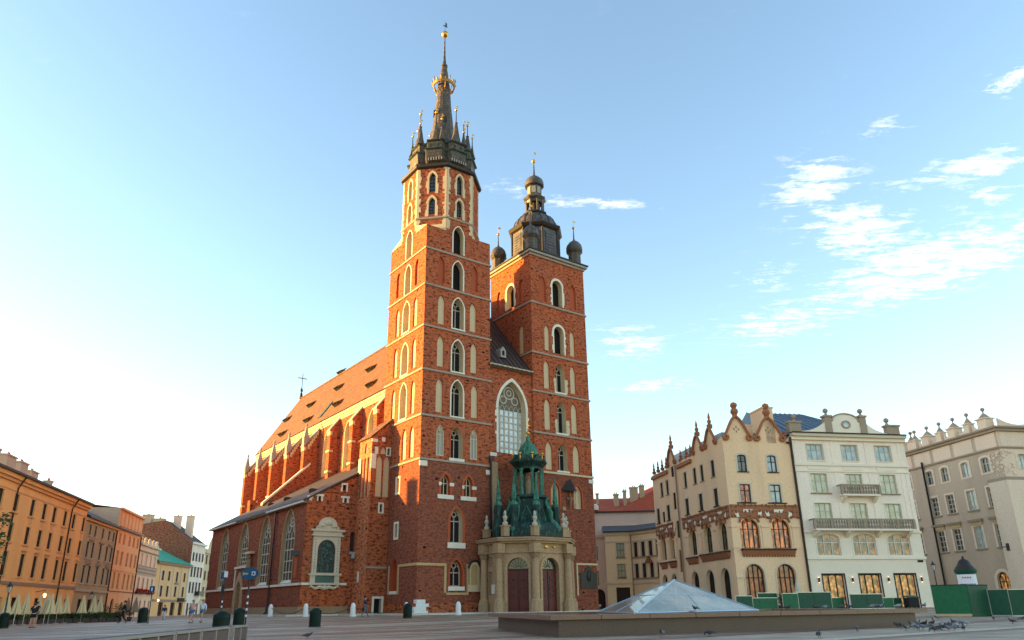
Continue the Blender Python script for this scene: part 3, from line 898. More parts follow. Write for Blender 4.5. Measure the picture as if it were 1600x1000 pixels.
F.emit(tw2, [(0, BASE), (VB, BASE), (VB, 43.6), (0, 43.6)])
panel(tw2, (T2X + T2W, 0, 0), (0, 1, 0), (0, 0, 1), (0, 0, 0), [(0, BASE), (VB, BASE), (VB, 43.6), (0, 43.6)])
panel(tw2, (T2X, VB, 0), (1, 0, 0), (0, 0, 1), (0, 0, 0), [(0, BASE), (T2W, BASE), (T2W, 43.6), (0, 43.6)])
tower2 = tw2.build('tower', WM, church)
W2.place(tower2, False); N2.place(tower2, False)
for z, m_ in ((37.1, 'stone_string'), (30.5, 'stone_string'), (25.6, 'stone_string'), (20.55, 'stone_string'), (15.95, 'stone_cream')): string_course(tower2, T2X, T2X + T2W, 0, VB, z, mat=m_)
for z, x0, w_, nm in ((27.6, 18.28, .3, 0), (27.6, 19.95, .45, 0), (22.4, 18.28, .3, 0), (22.4, 19.95, .5, 0)):
    rnd = random.Random(int(x0 * 10)); zz = z - 1.75; bx = []
    while zz < z:
        hh = rnd.uniform(.26, .4); e = rnd.uniform(-.08, .1)
        bx.append((x0 - (e if x0 < 19 else 0), x0 + w_ + (e if x0 > 19 else 0), -.05, .0, zz, min(zz + hh - .01, z))); zz += hh
    piece('jamb_quoins', 'stone_cream', tower2, bx)
piece('quoin_stone', 'stone_white', tower2, [(23.2, 23.98, -.06, .1, 15.1, 15.55)])
string_course(tower2, T2X, T2X + T2W, 0, VB, 43.75, .16, .3, 'stone_string')
string_course(tower2, T2X, T2X + T2W, 0, VB, 44.05, .42, .28, 'stone_grey')
string_course(tower2, T2X, T2X + T2W, 0, VB, 44.25, .55, .17, 'lead_dark')
# crucifix canopy on the lower tower
mb = MB(); mb.face([(18.75, -.02, 13.95), (20.0, -1.1, 13.75), (20.0, -.35, 15.35)]); mb.face([(20.0, -1.1, 13.75), (21.3, -.02, 13.95), (20.0, -.35, 15.35)])
mb.face([(18.75, -.02, 13.95), (20.0, -1.1, 13.75), (21.3, -.02, 13.95)]); mb.face([(18.75, -.02, 13.95), (20.0, -.35, 15.35), (21.3, -.02, 13.95)]); mb.build('canopy', 'lead_dark', tower2)
mb = MB(); mb.box(19.95, 20.06, -.25, -.12, 11.9, 13.7); mb.box(19.5, 20.5, -.25, -.14, 12.9, 13.02)
mb.tube([(20, -.3, 12.1), (20, -.32, 12.6), (20, -.32, 13.1)], [.06, .1, .12], 6); mb.ball((20, -.36, 13.25), .1, 6, 5); mb.tube([(19.55, -.3, 13.1), (20, -.32, 13.0), (20.45, -.3, 13.1)], .04, 5)
mb.build('crucifix', 'stone_porch_dark', tower2)
piece('stone_bracket', 'stone_porch', tower2, [(18.9, 19.4, -.12, 0, 11.6, 12.0), (20.6, 20.9, -.12, 0, 11.9, 12.5)])
# ---- helm of the lower tower
hc = (19.45, 4.4)
mb = MB()
mb.face([(T2X - .5, -.5, 44.25), (T2X + T2W + .5, -.5, 44.25), (hc[0] + 3.3, hc[1] - 3.3, 45.2), (hc[0] - 3.3, hc[1] - 3.3, 45.2)])
mb.face([(T2X - .5, -.5, 44.25), (hc[0] - 3.3, hc[1] - 3.3, 45.2), (hc[0] - 3.3, hc[1] + 3.3, 45.2), (T2X - .5, VB + .5, 44.25)])
mb.face([(T2X + T2W + .5, -.5, 44.25), (T2X + T2W + .5, VB + .5, 44.25), (hc[0] + 3.3, hc[1] + 3.3, 45.2), (hc[0] + 3.3, hc[1] - 3.3, 45.2)])
mb.face([(T2X - .5, VB + .5, 44.25), (hc[0] - 3.3, hc[1] + 3.3, 45.2), (hc[0] + 3.3, hc[1] + 3.3, 45.2), (T2X + T2W + .5, VB + .5, 44.25)])
mb.build('tower_roof', 'lead_dark', church)
mb = MB(); mb.lathe([(3.1, 44.9), (3.05, 49.2)], 8, hc, 0, math.pi / 8, True, cap=False); drum = mb.build('helm_drum', 'lead', church)
octring('drum_cornice', 'lead_dark', drum, [(3.05, 49.1), (3.35, 49.3), (3.55, 49.6), (3.5, 49.8), (3.1, 50.0)], 8, hc)
for k in range(8):
    a = math.radians(45 * k); n_ = Vector((math.cos(a), math.sin(a), 0)); u_ = Vector((-n_.y, n_.x, 0)); P = Vector((*hc, 0)) + n_ * 3.09
    mb = MB(); A = [P + u_ * s_ + Z3 * z_ for s_, z_ in ((-.75, 45.6), (.75, 45.6), (.75, 48.6), (-.75, 48.6))]; mb.extrude(A, n_ * .06)
    for q in range(7):
        z_ = 45.8 + q * .4
        mb.extrude([P + u_ * -.62 + Z3 * z_ + n_ * .06, P + u_ * .62 + Z3 * z_ + n_ * .06, P + u_ * .62 + Z3 * (z_ + .22) + n_ * .02, P + u_ * -.62 + Z3 * (z_ + .22) + n_ * .02], n_ * .05)
    mb.build('louvre', 'lead', drum)
    a = math.radians(45 * k + 22.5); rr = 3.1 / math.cos(math.pi / 8)
    mb = MB(); mb.tube([(hc[0] + rr * math.cos(a), hc[1] + rr * math.sin(a), 45), (hc[0] + rr * math.cos(a), hc[1] + rr * math.sin(a), 49.2)], .14, 6); mb.build('pilaster', 'lead_dark', drum)
mb = MB(); mb.lathe([(3.05, 49.9), (3.05, 50.4), (2.85, 51.0), (2.4, 51.6), (1.75, 52.1), (1.45, 52.3)], 16, hc, 0, math.pi / 16); dome = mb.build('dome', 'lead', church, smooth=True)
mb = MB()
for k in range(16):
    a = 2 * math.pi * k / 16
    mb.tube([(hc[0] + r_ * math.cos(a), hc[1] + r_ * math.sin(a), z_) for r_, z_ in ((3.07, 49.95), (3.06, 50.4), (2.86, 51.02), (2.41, 51.62), (1.76, 52.12), (1.45, 52.32))], .05, 4)
mb.build('dome_rib', 'lead_dark', dome)
mb = MB(); mb.lathe([(1.5, 52.25), (1.75, 52.4), (1.75, 52.6), (1.3, 52.7), (1.3, 52.85)], 8, hc, 0, math.pi / 8); lan = mb.build('lantern_base', 'lead_dark', church)
for k in range(8):
    a = math.radians(45 * k + 22.5)
    mb = MB(); x, y = hc[0] + 1.18 * math.cos(a), hc[1] + 1.18 * math.sin(a)
    mb.box(x - .13, x + .13, y - .13, y + .13, 52.8, 54.6); mb.build('lantern_post', 'lead', lan)
mb = MB(); mb.lathe([(.75, 52.8), (.75, 54.4)], 8, hc); mb.build('bell', 'lead_dark', lan)
mb = MB(); mb.lathe([(1.2, 54.3), (1.3, 54.55), (1.65, 54.9), (1.62, 55.05), (1.1, 55.3), (1.02, 55.5), (1.02, 57.0)], 8, hc, 0, math.pi / 8); mb.build('lantern_drum', 'lead', lan)
for k in range(8):
    a = math.radians(45 * k); n_ = Vector((math.cos(a), math.sin(a), 0)); u_ = Vector((-n_.y, n_.x, 0)); P = Vector((*hc, 0)) + n_ * .96
    mb = MB(); mb.extrude([P + u_ * -.28 + Z3 * 55.7, P + u_ * .28 + Z3 * 55.7, P + u_ * .28 + Z3 * 56.75, P + u_ * -.28 + Z3 * 56.75], n_ * .03); mb.build('lantern_panel', 'stone_grey', lan)
mb = MB(); mb.lathe([(1.05, 56.95), (1.35, 57.1), (1.38, 57.55), (1.2, 58.1), (.75, 58.55), (.3, 58.8), (.16, 59.1), (.05, 61.1)], 12, hc); mb.build('onion_cap', 'lead', church, smooth=True)
mb = MB(); mb.ball((hc[0], hc[1], 61.3), .28, 12, 8); mb.build('gilded_ball', 'gold', church, smooth=True)
mb = MB(); mb.lathe([(.03, 61.5), (.02, 63.0)], 6, hc); mb.box(hc[0] - .02, hc[0] + .45, hc[1] - .015, hc[1] + .015, 62.6, 62.95); mb.build('weathervane', 'gold', church)
for x, y in ((15.75, .75), (23.2, .75), (15.75, 8.05), (23.2, 8.05)):
    mb = MB(); mb.lathe([(.88, 44.4), (.86, 46.1), (1.05, 46.3), (1.18, 46.5), (1.1, 46.62)], 8, (x, y), 0, math.pi / 8); o = mb.build('corner_cupola', 'shingle', church)
    mb = MB(); mb.lathe([(1.1, 46.6), (1.12, 46.95), (.98, 47.4), (.65, 47.85), (.25, 48.1), (.1, 48.4), (.045, 50.0)], 12, (x, y)); mb.build('cupola_cap', 'lead', o, smooth=True)
    mb = MB(); mb.ball((x, y, 50.1), .2, 8, 6); mb.build('gilded_ball', 'gold', o, smooth=True)
    mb = MB(); mb.lathe([(.02, 50.2), (.015, 51.3)], 5, (x, y)); mb.box(x, x + .4, y - .01, y + .01, 51.0, 51.25); mb.build('vane', 'gold', o)

# ---- wall between the towers with the great window
F = Facade((HB, .25, 0), (1, 0, 0), (0, 1, 0)); MID = F
F.win(12.05 - HB, 17.5, 3.95, 8.6, 'gothic', d=.7, rm=1, pane='glass_sky', frame=(6, 6, .17, 'tracery', dict(trac=True, hb=[.75, 1.5, 2.25, 3.0, 3.75, 4.5])), sur=(.42, .05, 'stone_white', True, 0), name='great_window')
mb = MB(); F.emit(mb, [(0, BASE), (T2X - HB, BASE), (T2X - HB, 27.75), (0, 27.75)]); midw = mb.build('west_wall', WM, church); F.place(midw, False)
# stone panel behind the tracery of the great window
oo = outline('gothic', 3.93, 8.58)
mb = MB(); mb.ngon([(a, .66, b) for a, b in oo if b > 5.1] ); mb.build('tracery_panel', 'tracery_panel', midw, matrix=F.mat(12.05 - HB, 17.5))
piece('ledge', 'stone_white', midw, [(HB - .05, 9.7, .0, .25, 16.95, 17.35)])
piece('cornice', 'stone_cream', midw, [(HB, T2X, -.1, .24, 27.45, 27.8)])
piece('wall_pier', 'stone_porch', midw, [(8.95, 9.75, -.1, .24, 8.0, 16.3)])
piece('drainpipe', 'iron', midw, [(8.62, 8.78, -.36, -.2, BASE, 16.4), (8.5, 8.9, -.4, -.16, 16.4, 16.8)])

# ---- nave, chancel and their roof
UN, US, VE, ZE, ZR = 4.0, 20.0, 68.0, 27.75, 40.4
nv = MB(); F = Facade((UN, VE, 0), (0, -1, 0), (1, 0, 0)); NV = F
for v in (12.9, 20.4, 28.0, 35.4): F.win(VE - v, 19.3, 2.3, 6.75, 'gothic', d=.65, rm=1, pane='glass_church', frame=(3, 5, .12, 'tracery', dict(trac=True)), sur=(.16, .03, 'stone_cream', False))
for v in (42.9, 49.7, 56.6, 63.6): F.win(VE - v, 12.5, 2.2, 13.0, 'gothic', d=.65, rm=1, pane='glass_church', frame=(3, 8, .12, 'tracery', dict(trac=True)), sur=(.16, .03, 'stone_cream', False))
F.emit(nv, [(0, BASE), (VE - HB, BASE), (VE - HB, ZE), (0, ZE)])
apse = [(UN, VE), (6.6, 73.6), (10.0, 76.0), (14.0, 76.0), (17.4, 73.6), (US, VE), (US, HB)]
for (a0, b0), (a1, b1) in zip(apse, apse[1:]): nv.face([(a0, b0, BASE), (a1, b1, BASE), (a1, b1, ZE), (a0, b0, ZE)], 0)
nave = nv.build('nave_wall', WM, church); F.place(nave, False)
cor = MB()
pl = [(UN, 8.8)] + apse
for i in range(len(pl) - 2):
    (a0, b0), (a1, b1) = pl[i], pl[i + 1]
    d = Vector((a1 - a0, b1 - b0, 0)).normalized(); n_ = Vector((-d.y, d.x, 0))
    A, B = Vector((a0, b0, 0)), Vector((a1, b1, 0))
    for z0, z1, p in ((26.75, 27.0, .1), (27.0, 27.35, .22), (27.35, 27.7, .38)):
        cor.extrude([A + Z3 * z0, B + Z3 * z0, B + n_ * p + Z3 * z0, A + n_ * p + Z3 * z0], (0, 0, z1 - z0 - .003))
cor.build('nave_cornice', 'stone_cream', nave)
mb = MB()
e = .55; AP = [(UN - e, 8.9), (UN - e, VE), (6.3, 74.1), (9.85, 76.5), (14.15, 76.5), (17.7, 74.1), (US + e, VE), (US + e, 8.9)]
R0, R1 = (12.0, 11.3, ZR), (12.0, 70.9, ZR)
T = lambda p: (p[0], p[1], ZE)
mb.face([T(AP[0]), T(AP[1]), R1, R0]); mb.face([T(AP[6]), T(AP[7]), R0, R1])
for i in range(1, 6): mb.face([T(AP[i]), T(AP[i + 1]), R1])
roof = mb.build('nave_roof', 'tile_nave', church)
mb = MB(); mb.face([(HB - .3, -.2, 27.5), (T2X + .02, -.2, 27.5), (T2X + .02, 8.9, 37.75), (14.5, 11.3, ZR), (9.3, 11.3, ZR), (HB - .3, 8.9, 37.75)][:2] + [(T2X + .02, 11.3, ZR), (HB - .3, 11.3, ZR)]); mb.build('west_roof_slope', 'sheet_dark', roof)
mb = MB()
for q in range(9):
    u = 9.1 + q * .7
    mb.extrude([(u - .03, -.2, 27.53), (u + .03, -.2, 27.53), (u + .03, 11.2, 40.33), (u - .03, 11.2, 40.33)], (0, -.05, .06))
mb.build('roof_seam', 'sheet_dark', roof)
piece('gutter', 'lead_dark', roof, [(HB - .05, T2X - .02, -.36, -.2, 27.4, 27.56)])
# roof dormer between the towers
mb = MB(); A = [(11.0, 1.0, 29.2), (11.8, 1.0, 29.2), (11.8, 1.0, 30.1), (11.4, 1.0, 30.6), (11.0, 1.0, 30.1)]; mb.extrude(A, (0, 2.4, 0)); dm = mb.build('dormer', 'stone_grey', roof)
piece('dormer_opening', 'dark_void', dm, [(11.25, 11.55, .97, 1.2, 29.45, 30.05)])
piece('ridge', 'tile_nave', roof, [(11.85, 12.15, 11.3, 70.9, ZR - .08, ZR + .14)])
mb = MB(); mb.lathe([(.35, ZR), (.28, ZR + .9), (.12, ZR + 1.2), (.3, ZR + 1.7), (.12, ZR + 2.1), (.05, ZR + 2.6)], 8, (12, 70.6)); cf = mb.build('ridge_finial', 'lead_dark', roof)
mb = MB(); mb.box(11.94, 12.06, 70.54, 70.66, ZR + 2.5, ZR + 5.2); mb.box(11.1, 12.9, 70.55, 70.65, ZR + 4.1, ZR + 4.25); mb.build('cross', 'iron', cf)
# small shed dormers on the north slope: pixel -> slope plane
nrm_l = Vector((-(ZR - ZE), 0, 12.0 - (UN - e))).normalized()
def roof_hit(px, py):
    d = ray(px, py); dl = Vector((d.dot(EXV), d.dot(EYV), d.z)); o = Vector((-(CX * EXV.x + CYW * EXV.y), -(CX * EYV.x + CYW * EYV.y), EYE))
    P0 = Vector((UN - e, 20, ZE)); return o + dl * ((P0 - o).dot(nrm_l) / dl.dot(nrm_l))
sl = Vector((12.0 - (UN - e), 0, ZR - ZE)).normalized()
for q in ((528, 609.7), (526, 635), (484.6, 636.3), (479.7, 660), (446.8, 659.4), (439.8, 681.8), (578, 580.8), (578, 605.2), (532, 585)):
    P = roof_hit(*q); mb = MB(); v_ = Vector((0, .75, 0))
    A, B = P - v_, P + v_
    up = sl * 1.5; out = Vector((-.55, 0, .42))
    mb.face([A + out, B + out, B + up, A + up]); mb.face([A, A + out, A + up]); mb.face([B + out, B, B + up])
    d_ = mb.build('roof_vent', 'tile_nave', roof)
    mb = MB(); mb.face([A + out * .5, B + out * .5, B + out * .98, A + out * .98]); mb.face([A, B, B + out * .97, A + out * .97]); mb.build('vent_opening', 'dark_void', d_)
P = roof_hit(509, 641); mb = MB(); mb.extrude([P - sl * 1.6 - Vector((0, .6, 0)), P - sl * 1.6 + Vector((0, .6, 0)), P + sl * 1.6 + Vector((0, .6, 0)), P + sl * 1.6 - Vector((0, .6, 0))], nrm_l * .15); mb.build('roof_hatch', 'copper_pale', roof)

# ---- buttresses
def buttress(v, u0, z0, z1, wd=.95, pin=False):
    mb = MB(); v0, v1 = v - wd / 2, v + wd / 2
    zc = z1 - (UN - u0) * 1.15
    prof = [(UN, z0), (u0, z0), (u0, zc - .2), (UN, z1)]
    mb.extrude([(a, v0, z) for a, z in prof], (0, wd, 0)); b_ = mb.build('buttress', 'brick_church', church)
    mb = MB(); mb.extrude([(UN, v0 - .1, z1 + .02), (u0 - .15, v0 - .1, zc - .35), (u0 - .15, v0 - .1, zc - .1), (UN, v0 - .1, z1 + .3)], (0, wd + .2, 0)); mb.build('weathering', 'stone_grey', b_)
    for zz in (z0 + (zc - z0) * .25, z0 + (zc - z0) * .6):
        mb = MB(); mb.box(u0 - .12, u0 + .5, v0 - .08, v1 + .08, zz, zz + .28); mb.build('offset_stone', 'stone_cream', b_)
    mb = MB(); mb.box(u0 - .06, u0 + .3, v0 - .06, v1 + .06, zc - .9, zc - .36); mb.build('carved_block', 'stone_cream', b_)
    if pin:
        mb = MB(); mb.box(u0 - .1, u0 + .75, v - .4, v + .4, zc - .4, zc + 1.2); mb.lathe([(.5, zc + 1.2), (.12, zc + 2.9), (.25, zc + 3.0), (.1, zc + 3.25), (.02, zc + 3.5)], 4, (u0 + .32, v), 0, math.pi / 4); mb.build('pinnacle', 'stone_grey', b_)
        mb = MB()
        for i in range(6):
            t = i / 6; mb.box(u0 + .5 + t * (UN - u0 - .8), u0 + .8 + t * (UN - u0 - .8), v0 - .12, v1 + .12, zc - .3 + t * (z1 - zc) - .3, zc + .1 + t * (z1 - zc))
        mb.build('crocket_row', 'stone_cream', b_)
for v in (16.6, 23.9, 31.4): buttress(v, 2.6, 17.0, 26.9)
for v in (38.9, 46.2, 53.2, 60.2, 67.2): buttress(v, 1.7, 9.0, 26.9, 1.05, True)
for (u, v), a in (((5.6, 72.6), 150), ((9.4, 76.2), 120)):
    mb = MB(); mb.box(-.5, .5, 0, 2.3, 9, 24.0); mb.face([(-.5, 2.3, 24), (.5, 2.3, 24), (.5, 0, 26.8), (-.5, 0, 26.8)])
    o = mb.build('buttress', 'brick_church', church, loc=(u, v, 0), rotz=R(a - 90))
    mb = MB(); mb.box(-.45, .45, 1.6, 2.4, 23.9, 25.4); mb.lathe([(.5, 25.4), (.1, 27.2), (.2, 27.3), (.02, 27.7)], 4, (0, 2.0), 0, math.pi / 4); mb.build('pinnacle', 'stone_grey', o)
# gabled end wall over the aisle roof
mb = MB(); mb.extrude([(-3.6, 38.2, 14.2), (UN, 38.2, 18.6), (UN, 38.2, 22.2), (2.7, 38.2, 21.2), (-3.6, 38.2, 15.0)], (0, .5, 0)); o = mb.build('aisle_gable', 'brick_church', church)
mb = MB(); mb.extrude([(-3.75, 38.1, 14.95), (2.75, 38.1, 21.25), (2.75, 38.1, 21.6), (-3.75, 38.1, 15.3)], (0, .7, 0)); mb.build('gable_coping', 'stone_white', o)

# ---- north aisle with chapels
plain('epitaph_stone', (.58, .49, .36), var=.25, scale=3, grime=.6)
UA, VA, VF = -8.0, 9.7, 45.6
ai = MB(); AMT = ['brick_church', 'stone_porch', 'brick_red', 'brick_old']
F = Facade((UA, VF, 0), (0, -1, 0), (1, 0, 0)); AN = F
for v, z0 in ((14.45, 3.75), (22.2, 3.75), (38.8, 3.75), (30.35, 6.3)):
    F.win(VF - v, z0, 3.7, 11.6 - z0, 'gothic', d=.42, rm=1, pane='glass_aisle', frame=(4, 4, .16, 'tracery', dict(trac=True)), sur=(.16, .03, 'stone_porch', False))
F.win(VF - 30.6, .55, 1.7, 4.0, 'gothic', d=.9, rm=1, pane='door_red', sur=(1.0, .1, 'stone_porch', False), pname='side_door')
F.emit(ai, [(0, BASE), (VF - VA, BASE), (VF - VA, 12.2), (0, 12.2)])
F = Facade((UA, VA, 0), (1, 0, 0), (0, 1, 0)); AW = F
sa = lambda u: u - UA
F.win(sa(-3.9), 13.35, .42, .6, 'rect', d=.35, rm=1, pane='dark_void', sur=(.2, .04, 'stone_white', True, .12), pname='slit')
F.win(sa(-2.62), 6.95, .55, 2.05, 'round', d=.35, rm=2, pane='dark_room', pname='niche_back')
F.win(sa(-6.65), 12.05, .3, .45, 'rect', d=.3, rm=1, pane='dark_void', pname='slit'); F.win(sa(-3.72), 12.05, .3, .45, 'rect', d=.3, rm=1, pane='dark_void', pname='slit')
F.emit(ai, [(0, BASE), (-2.3 - UA, BASE), (-2.3 - UA, 15.15), (0, 12.1)], 3)
ai.face([(UA, VF, BASE), (UN, VF, BASE), (UN, VF, 18.6), (UA, VF, 12.2)], 0)
aisle = ai.build('aisle_wall', AMT, church)
AN.place(aisle, False); AW.place(aisle, False)
mb = MB(); ra = [(UA - .45, 9.45, 11.85), (UN, 9.45, 18.85), (UN, VF + .2, 18.85), (UA - .45, VF + .2, 11.85)]
mb.extrude(ra, (0, 0, .22)); aroof = mb.build('aisle_roof', 'aisle_roof', church)
piece('gutter', 'kerb_stone', aroof, [(UA - .62, UA - .4, 9.5, 21.0, 11.75, 11.93)]); piece('gutter', 'kerb_stone', aroof, [(UA - .62, UA - .4, 33.0, VF + .2, 11.75, 11.93)])
piece('eave_board', 'stone_string', aroof, [(UA - .3, UA - .02, 9.75, VF, 11.75, 12.05)])
for u, v in ((-5.6, 15.5), (-5.5, 24.0), (-5.3, 31.0), (-1.5, 12.0)):
    z = 11.85 + (u - UA + .45) * .5624
    mb = MB(); mb.extrude([(u, v - .35, z + .1), (u + .9, v - .35, z + .65), (u + .1, v - .35, z + .75)], (0, .7, 0)); o = mb.build('roof_vent', 'aisle_roof', aroof)
    piece('vent_opening', 'dark_void', o, [(u - .02, u + .03, v - .3, v + .3, z + .2, z + .68)])
piece('chimney_stack', 'brick_old', aroof, [(-4.0, -3.2, 43.0, 44.2, 13.0, 16.2)]); 
# plinth ledge, split so that it butts against the window sills and the door surround
piece('ledge', 'stone_white', aisle, [(UA - .2, UA - .003, 9.5, 28.9, 3.45, 3.68), (UA - .2, UA - .003, 32.4, VF, 3.45, 3.68), (UA - .15, UA - .003, 27.9, 32.9, 6.0, 6.25), (UA - .12, UA - .003, 32.4, 32.62, 3.7, 6.0)])
piece('ledge', 'stone_white', aisle, [(UA - .2, -7.0, 9.5, 9.697, 3.45, 3.68)]); piece('ledge', 'stone_white', aisle, [(-3.95, -3.1, 9.5, 9.697, 3.45, 3.68)])
for v in (14.45, 22.2, 38.8):
    mb = MB(); mb.face([(UA - .02, v - 1.85, 3.7), (UA - .02, v + 1.85, 3.7), (UA + .38, v + 1.84, 4.1), (UA + .38, v - 1.84, 4.1)]); mb.build('sill', 'stone_white', aisle)
piece('plinth', 'stone_porch_dark', aisle, [(UA - .22, UA - .003, 9.5, 28.9, BASE, 1.35), (UA - .22, UA - .003, 32.4, VF, BASE, 1.35), (UA - .22, -2.9, 9.48, 9.697, BASE, 1.35), (UA - .35, -2.9, 9.3, 9.47, BASE, .95)])
piece('drainpipe', 'iron', aisle, [(UA - .3, UA - .14, 18.55, 18.71, 1.2, 11.8)])
mb = MB(); mb.tube([(UA - .22, 18.63, 1.3), (UA - .3, 18.7, .9), (UA - .7, 18.8, .5)], .16, 6); mb.build('drain_shoe', 'iron', aisle)
# saint in a niche and a small bracket shrine on the aisle wall
piece('shrine_canopy', 'stone_cream', aisle, [(UA - .6, UA - .003, 25.5, 27.6, 7.5, 7.75), (UA - .3, UA - .003, 25.7, 27.4, 4.6, 4.9)])
mb = MB(); mb.tube([(UA - .3, 26.5, 4.9), (UA - .32, 26.5, 6.0), (UA - .3, 26.5, 6.9)], [.4, .36, .22], 8); mb.ball((UA - .3, 26.5, 7.15), .22, 8, 6); mb.build('statue', 'stone_porch_dark', aisle, smooth=True)
mb = MB(); mb.extrude([(UA - .55, 10.95, 6.4), (UA - .003, 10.75, 6.45), (UA - .003, 11.7, 6.45), (UA - .55, 11.5, 6.4)], (0, .0, .5)); mb.build('shrine_roof', 'iron', aisle)
piece('shrine_relief', 'brick_niche', aisle, [(UA - .16, UA - .003, 10.9, 11.6, 4.2, 6.35)])
# carved stone epitaph with a bronze relief on the west wall of the aisle
def epitaph():
    F = Facade((UA, VA, 0), (1, 0, 0), (0, 1, 0))
    x = sa(-5.55)
    mb = MB(); inn = outline('round', 1.95, 3.35); oo = [(-1.5, -.0), (1.5, 0)]
    # frame slab with an arched opening
    panel(mb, (-1.5, -.22, 0), (1, 0, 0), (0, 0, 1), (0, 1, 0), [(0, 0), (3.0, 0), (3.0, 3.75), (0, 3.75)], [(inn, .2, 0, (1.5, .05))], 0)
    mb.box(-1.5, -1.499, -.22, 0, 0, 3.75); mb.box(1.499, 1.5, -.22, 0, 0, 3.75)
    e_ = mb.build('epitaph', 'epitaph_stone', aisle, matrix=F.mat(x, 4.62))
    mb = MB(); mb.ngon([(a, -.06, b + .05) for a, b in inn]); mb.build('bronze_relief', 'black_plaque', aisle, matrix=F.mat(x, 4.62))
    mb = MB(); rnd = random.Random(3)
    for _ in range(46):
        a, b = rnd.uniform(-.85, .85), rnd.uniform(.15, 3.1)
        if abs(a) < .9 and (b < 2.4 or math.hypot(a, b - 2.4) < .85): mb.ball((a, -.07, b), rnd.uniform(.07, .2), 6, 4, 0, (1, .6, rnd.uniform(.8, 2.0)))
    mb.build('relief_figures', 'bronze', aisle, smooth=True, matrix=F.mat(x, 4.62))
    piece_(mbx([(-1.75, 1.75, -.42, 0, 3.75, 3.9), (-1.6, 1.6, -.3, 0, 3.9, 4.25), (-1.85, 1.85, -.48, 0, 4.25, 4.45)]), 'epitaph_cornice', 'epitaph_stone', F.mat(x, 4.62))
    mb = MB(); pts = [(-1.35, 4.45), (1.35, 4.45), (1.2, 4.8)] + [(1.05 * math.cos(math.pi * i / 10), 4.8 + .95 * math.sin(math.pi * i / 10)) for i in range(11)] + [(-1.2, 4.8)]
    mb.extrude([(a, -.2, b) for a, b in pts], (0, .2, 0)); mb.build('epitaph_pediment', 'epitaph_stone', aisle, matrix=F.mat(x, 4.62))
    mb = MB(); mb.ball((0, -.22, 5.15), .3, 8, 6, 0, (1.4, .5, .9)); mb.ball((0, -.3, 5.2), .17, 8, 6, 0, (.8, .6, 1.3))
    mb.tube([(.95 * math.cos(math.pi * i / 10), 4.85 + .8 * math.sin(math.pi * i / 10), 0) for i in range(11)], .01, 4)
    for s_ in (-1, 1): mb.tube([(s_ * 1.1, -.25, 4.6), (s_ * .8, -.28, 4.85), (s_ * .45, -.28, 4.75), (s_ * .35, -.28, 5.0)], [.12, .14, .1, .06], 6)
    mb.build('epitaph_carving', 'epitaph_stone', aisle, smooth=True, matrix=F.mat(x, 4.62))
    piece_(mbx([(-1.75, 1.75, -.36, 0, -.22, -.02), (-1.6, -1.05, -.2, 0, -.95, -.22), (1.05, 1.6, -.2, 0, -.95, -.22), (-1.7, 1.7, -.28, 0, -1.15, -.95)]), 'epitaph_base', 'epitaph_stone', F.mat(x, 4.62))
    piece_(mbx([(-1.05, 1.05, -.14, 0, -.94, -.23)]), 'inscription_plate', 'bronze', F.mat(x, 4.62))
    mb = MB()
    for s_ in (-1, 1): mb.tube([(0, -.2, -1.5), (s_ * .5, -.24, -1.35), (s_ * 1.0, -.22, -1.5), (s_ * 1.5, -.2, -1.25), (s_ * 1.6, -.2, -1.45)], [.2, .18, .14, .12, .05], 6)
    mb.ball((0, -.25, -1.42), .26, 8, 6); mb.build('epitaph_scroll', 'epitaph_stone', aisle, smooth=True, matrix=F.mat(x, 4.62))
    mb = MB()
    for s_ in (-1.24, 1.24):
        for i in range(12): mb.ball((s_, -.23, .2 + i * .29), .05, 5, 4)
    mb.build('frame_studs', 'iron', aisle, matrix=F.mat(x, 4.62))
def mbx(boxes):
    mb = MB()
    for b in boxes: mb.box(*b)
    return mb
def piece_(mb, name, mat, M): return mb.build(name, mat, aisle, matrix=M)
epitaph()
piece('lintel_stones', 'stone_white', aisle, [(-8.02, -7.4, 9.62, 9.69, 12.25, 12.5), (-7.8, -7.5, 9.62, 9.69, 12.0, 12.24), (-7.15, -6.2, 9.62, 9.69, 12.52, 12.75), (-6.95, -6.81, 9.63, 9.69, 12.02, 12.5), (-6.49, -6.3, 9.63, 9.69, 12.02, 12.5), (-4.25, -3.25, 9.62, 9.69, 12.52, 12.72), (-4.05, -3.88, 9.63, 9.69, 12.02, 12.5), (-3.56, -3.35, 9.63, 9.69, 12.02, 12.5)])
mb = MB(); mb.box(-3.0, -2.2, 9.3, 9.69, 6.6, 6.85); mb.ball((-2.6, 9.35, 6.35), .28, 8, 6); mb.build('niche_corbel', 'stone_grey', aisle)

# ---- stair turret beside the taller tower
UT, VT0, VT1 = -2.35, 6.6, 9.72
tb = MB(); TM = ['brick_old', 'plaster_cream', 'brick_red', 'brick_turret_lit']
F = Facade((UT, VT0, 0), (1, 0, 0), (0, 1, 0)); TW_ = F
for u in (-1.35, -.5): niche(F, u - UT, 12.5, .72, 4.5)
niche(F, -.95 - UT, 17.15, .7, .85)
F.win(-.12 - UT - .22, 17.1, .3, .75, 'rect', d=.3, rm=1, pane='dark_void', sur=(.14, .04, 'stone_white', False, .1), pname='slit')
F.win(-.95 - UT, 10.85, .3, .85, 'rect', d=.35, rm=1, pane='dark_void', sur=(.18, .04, 'stone_white', False, .12), pname='slit')
F.win(-.85 - UT, .5, .85, 1.55, 'rect', d=.5, rm=1, pane='dark_void', sur=(.22, .05, 'stone_white', False), pname='low_door')
F.emit(tb, [(0, BASE), (-UT, BASE), (-UT, 21.0), (0, 18.9)])
F = Facade((UT, VT1, 0), (0, -1, 0), (1, 0, 0)); TN_ = F
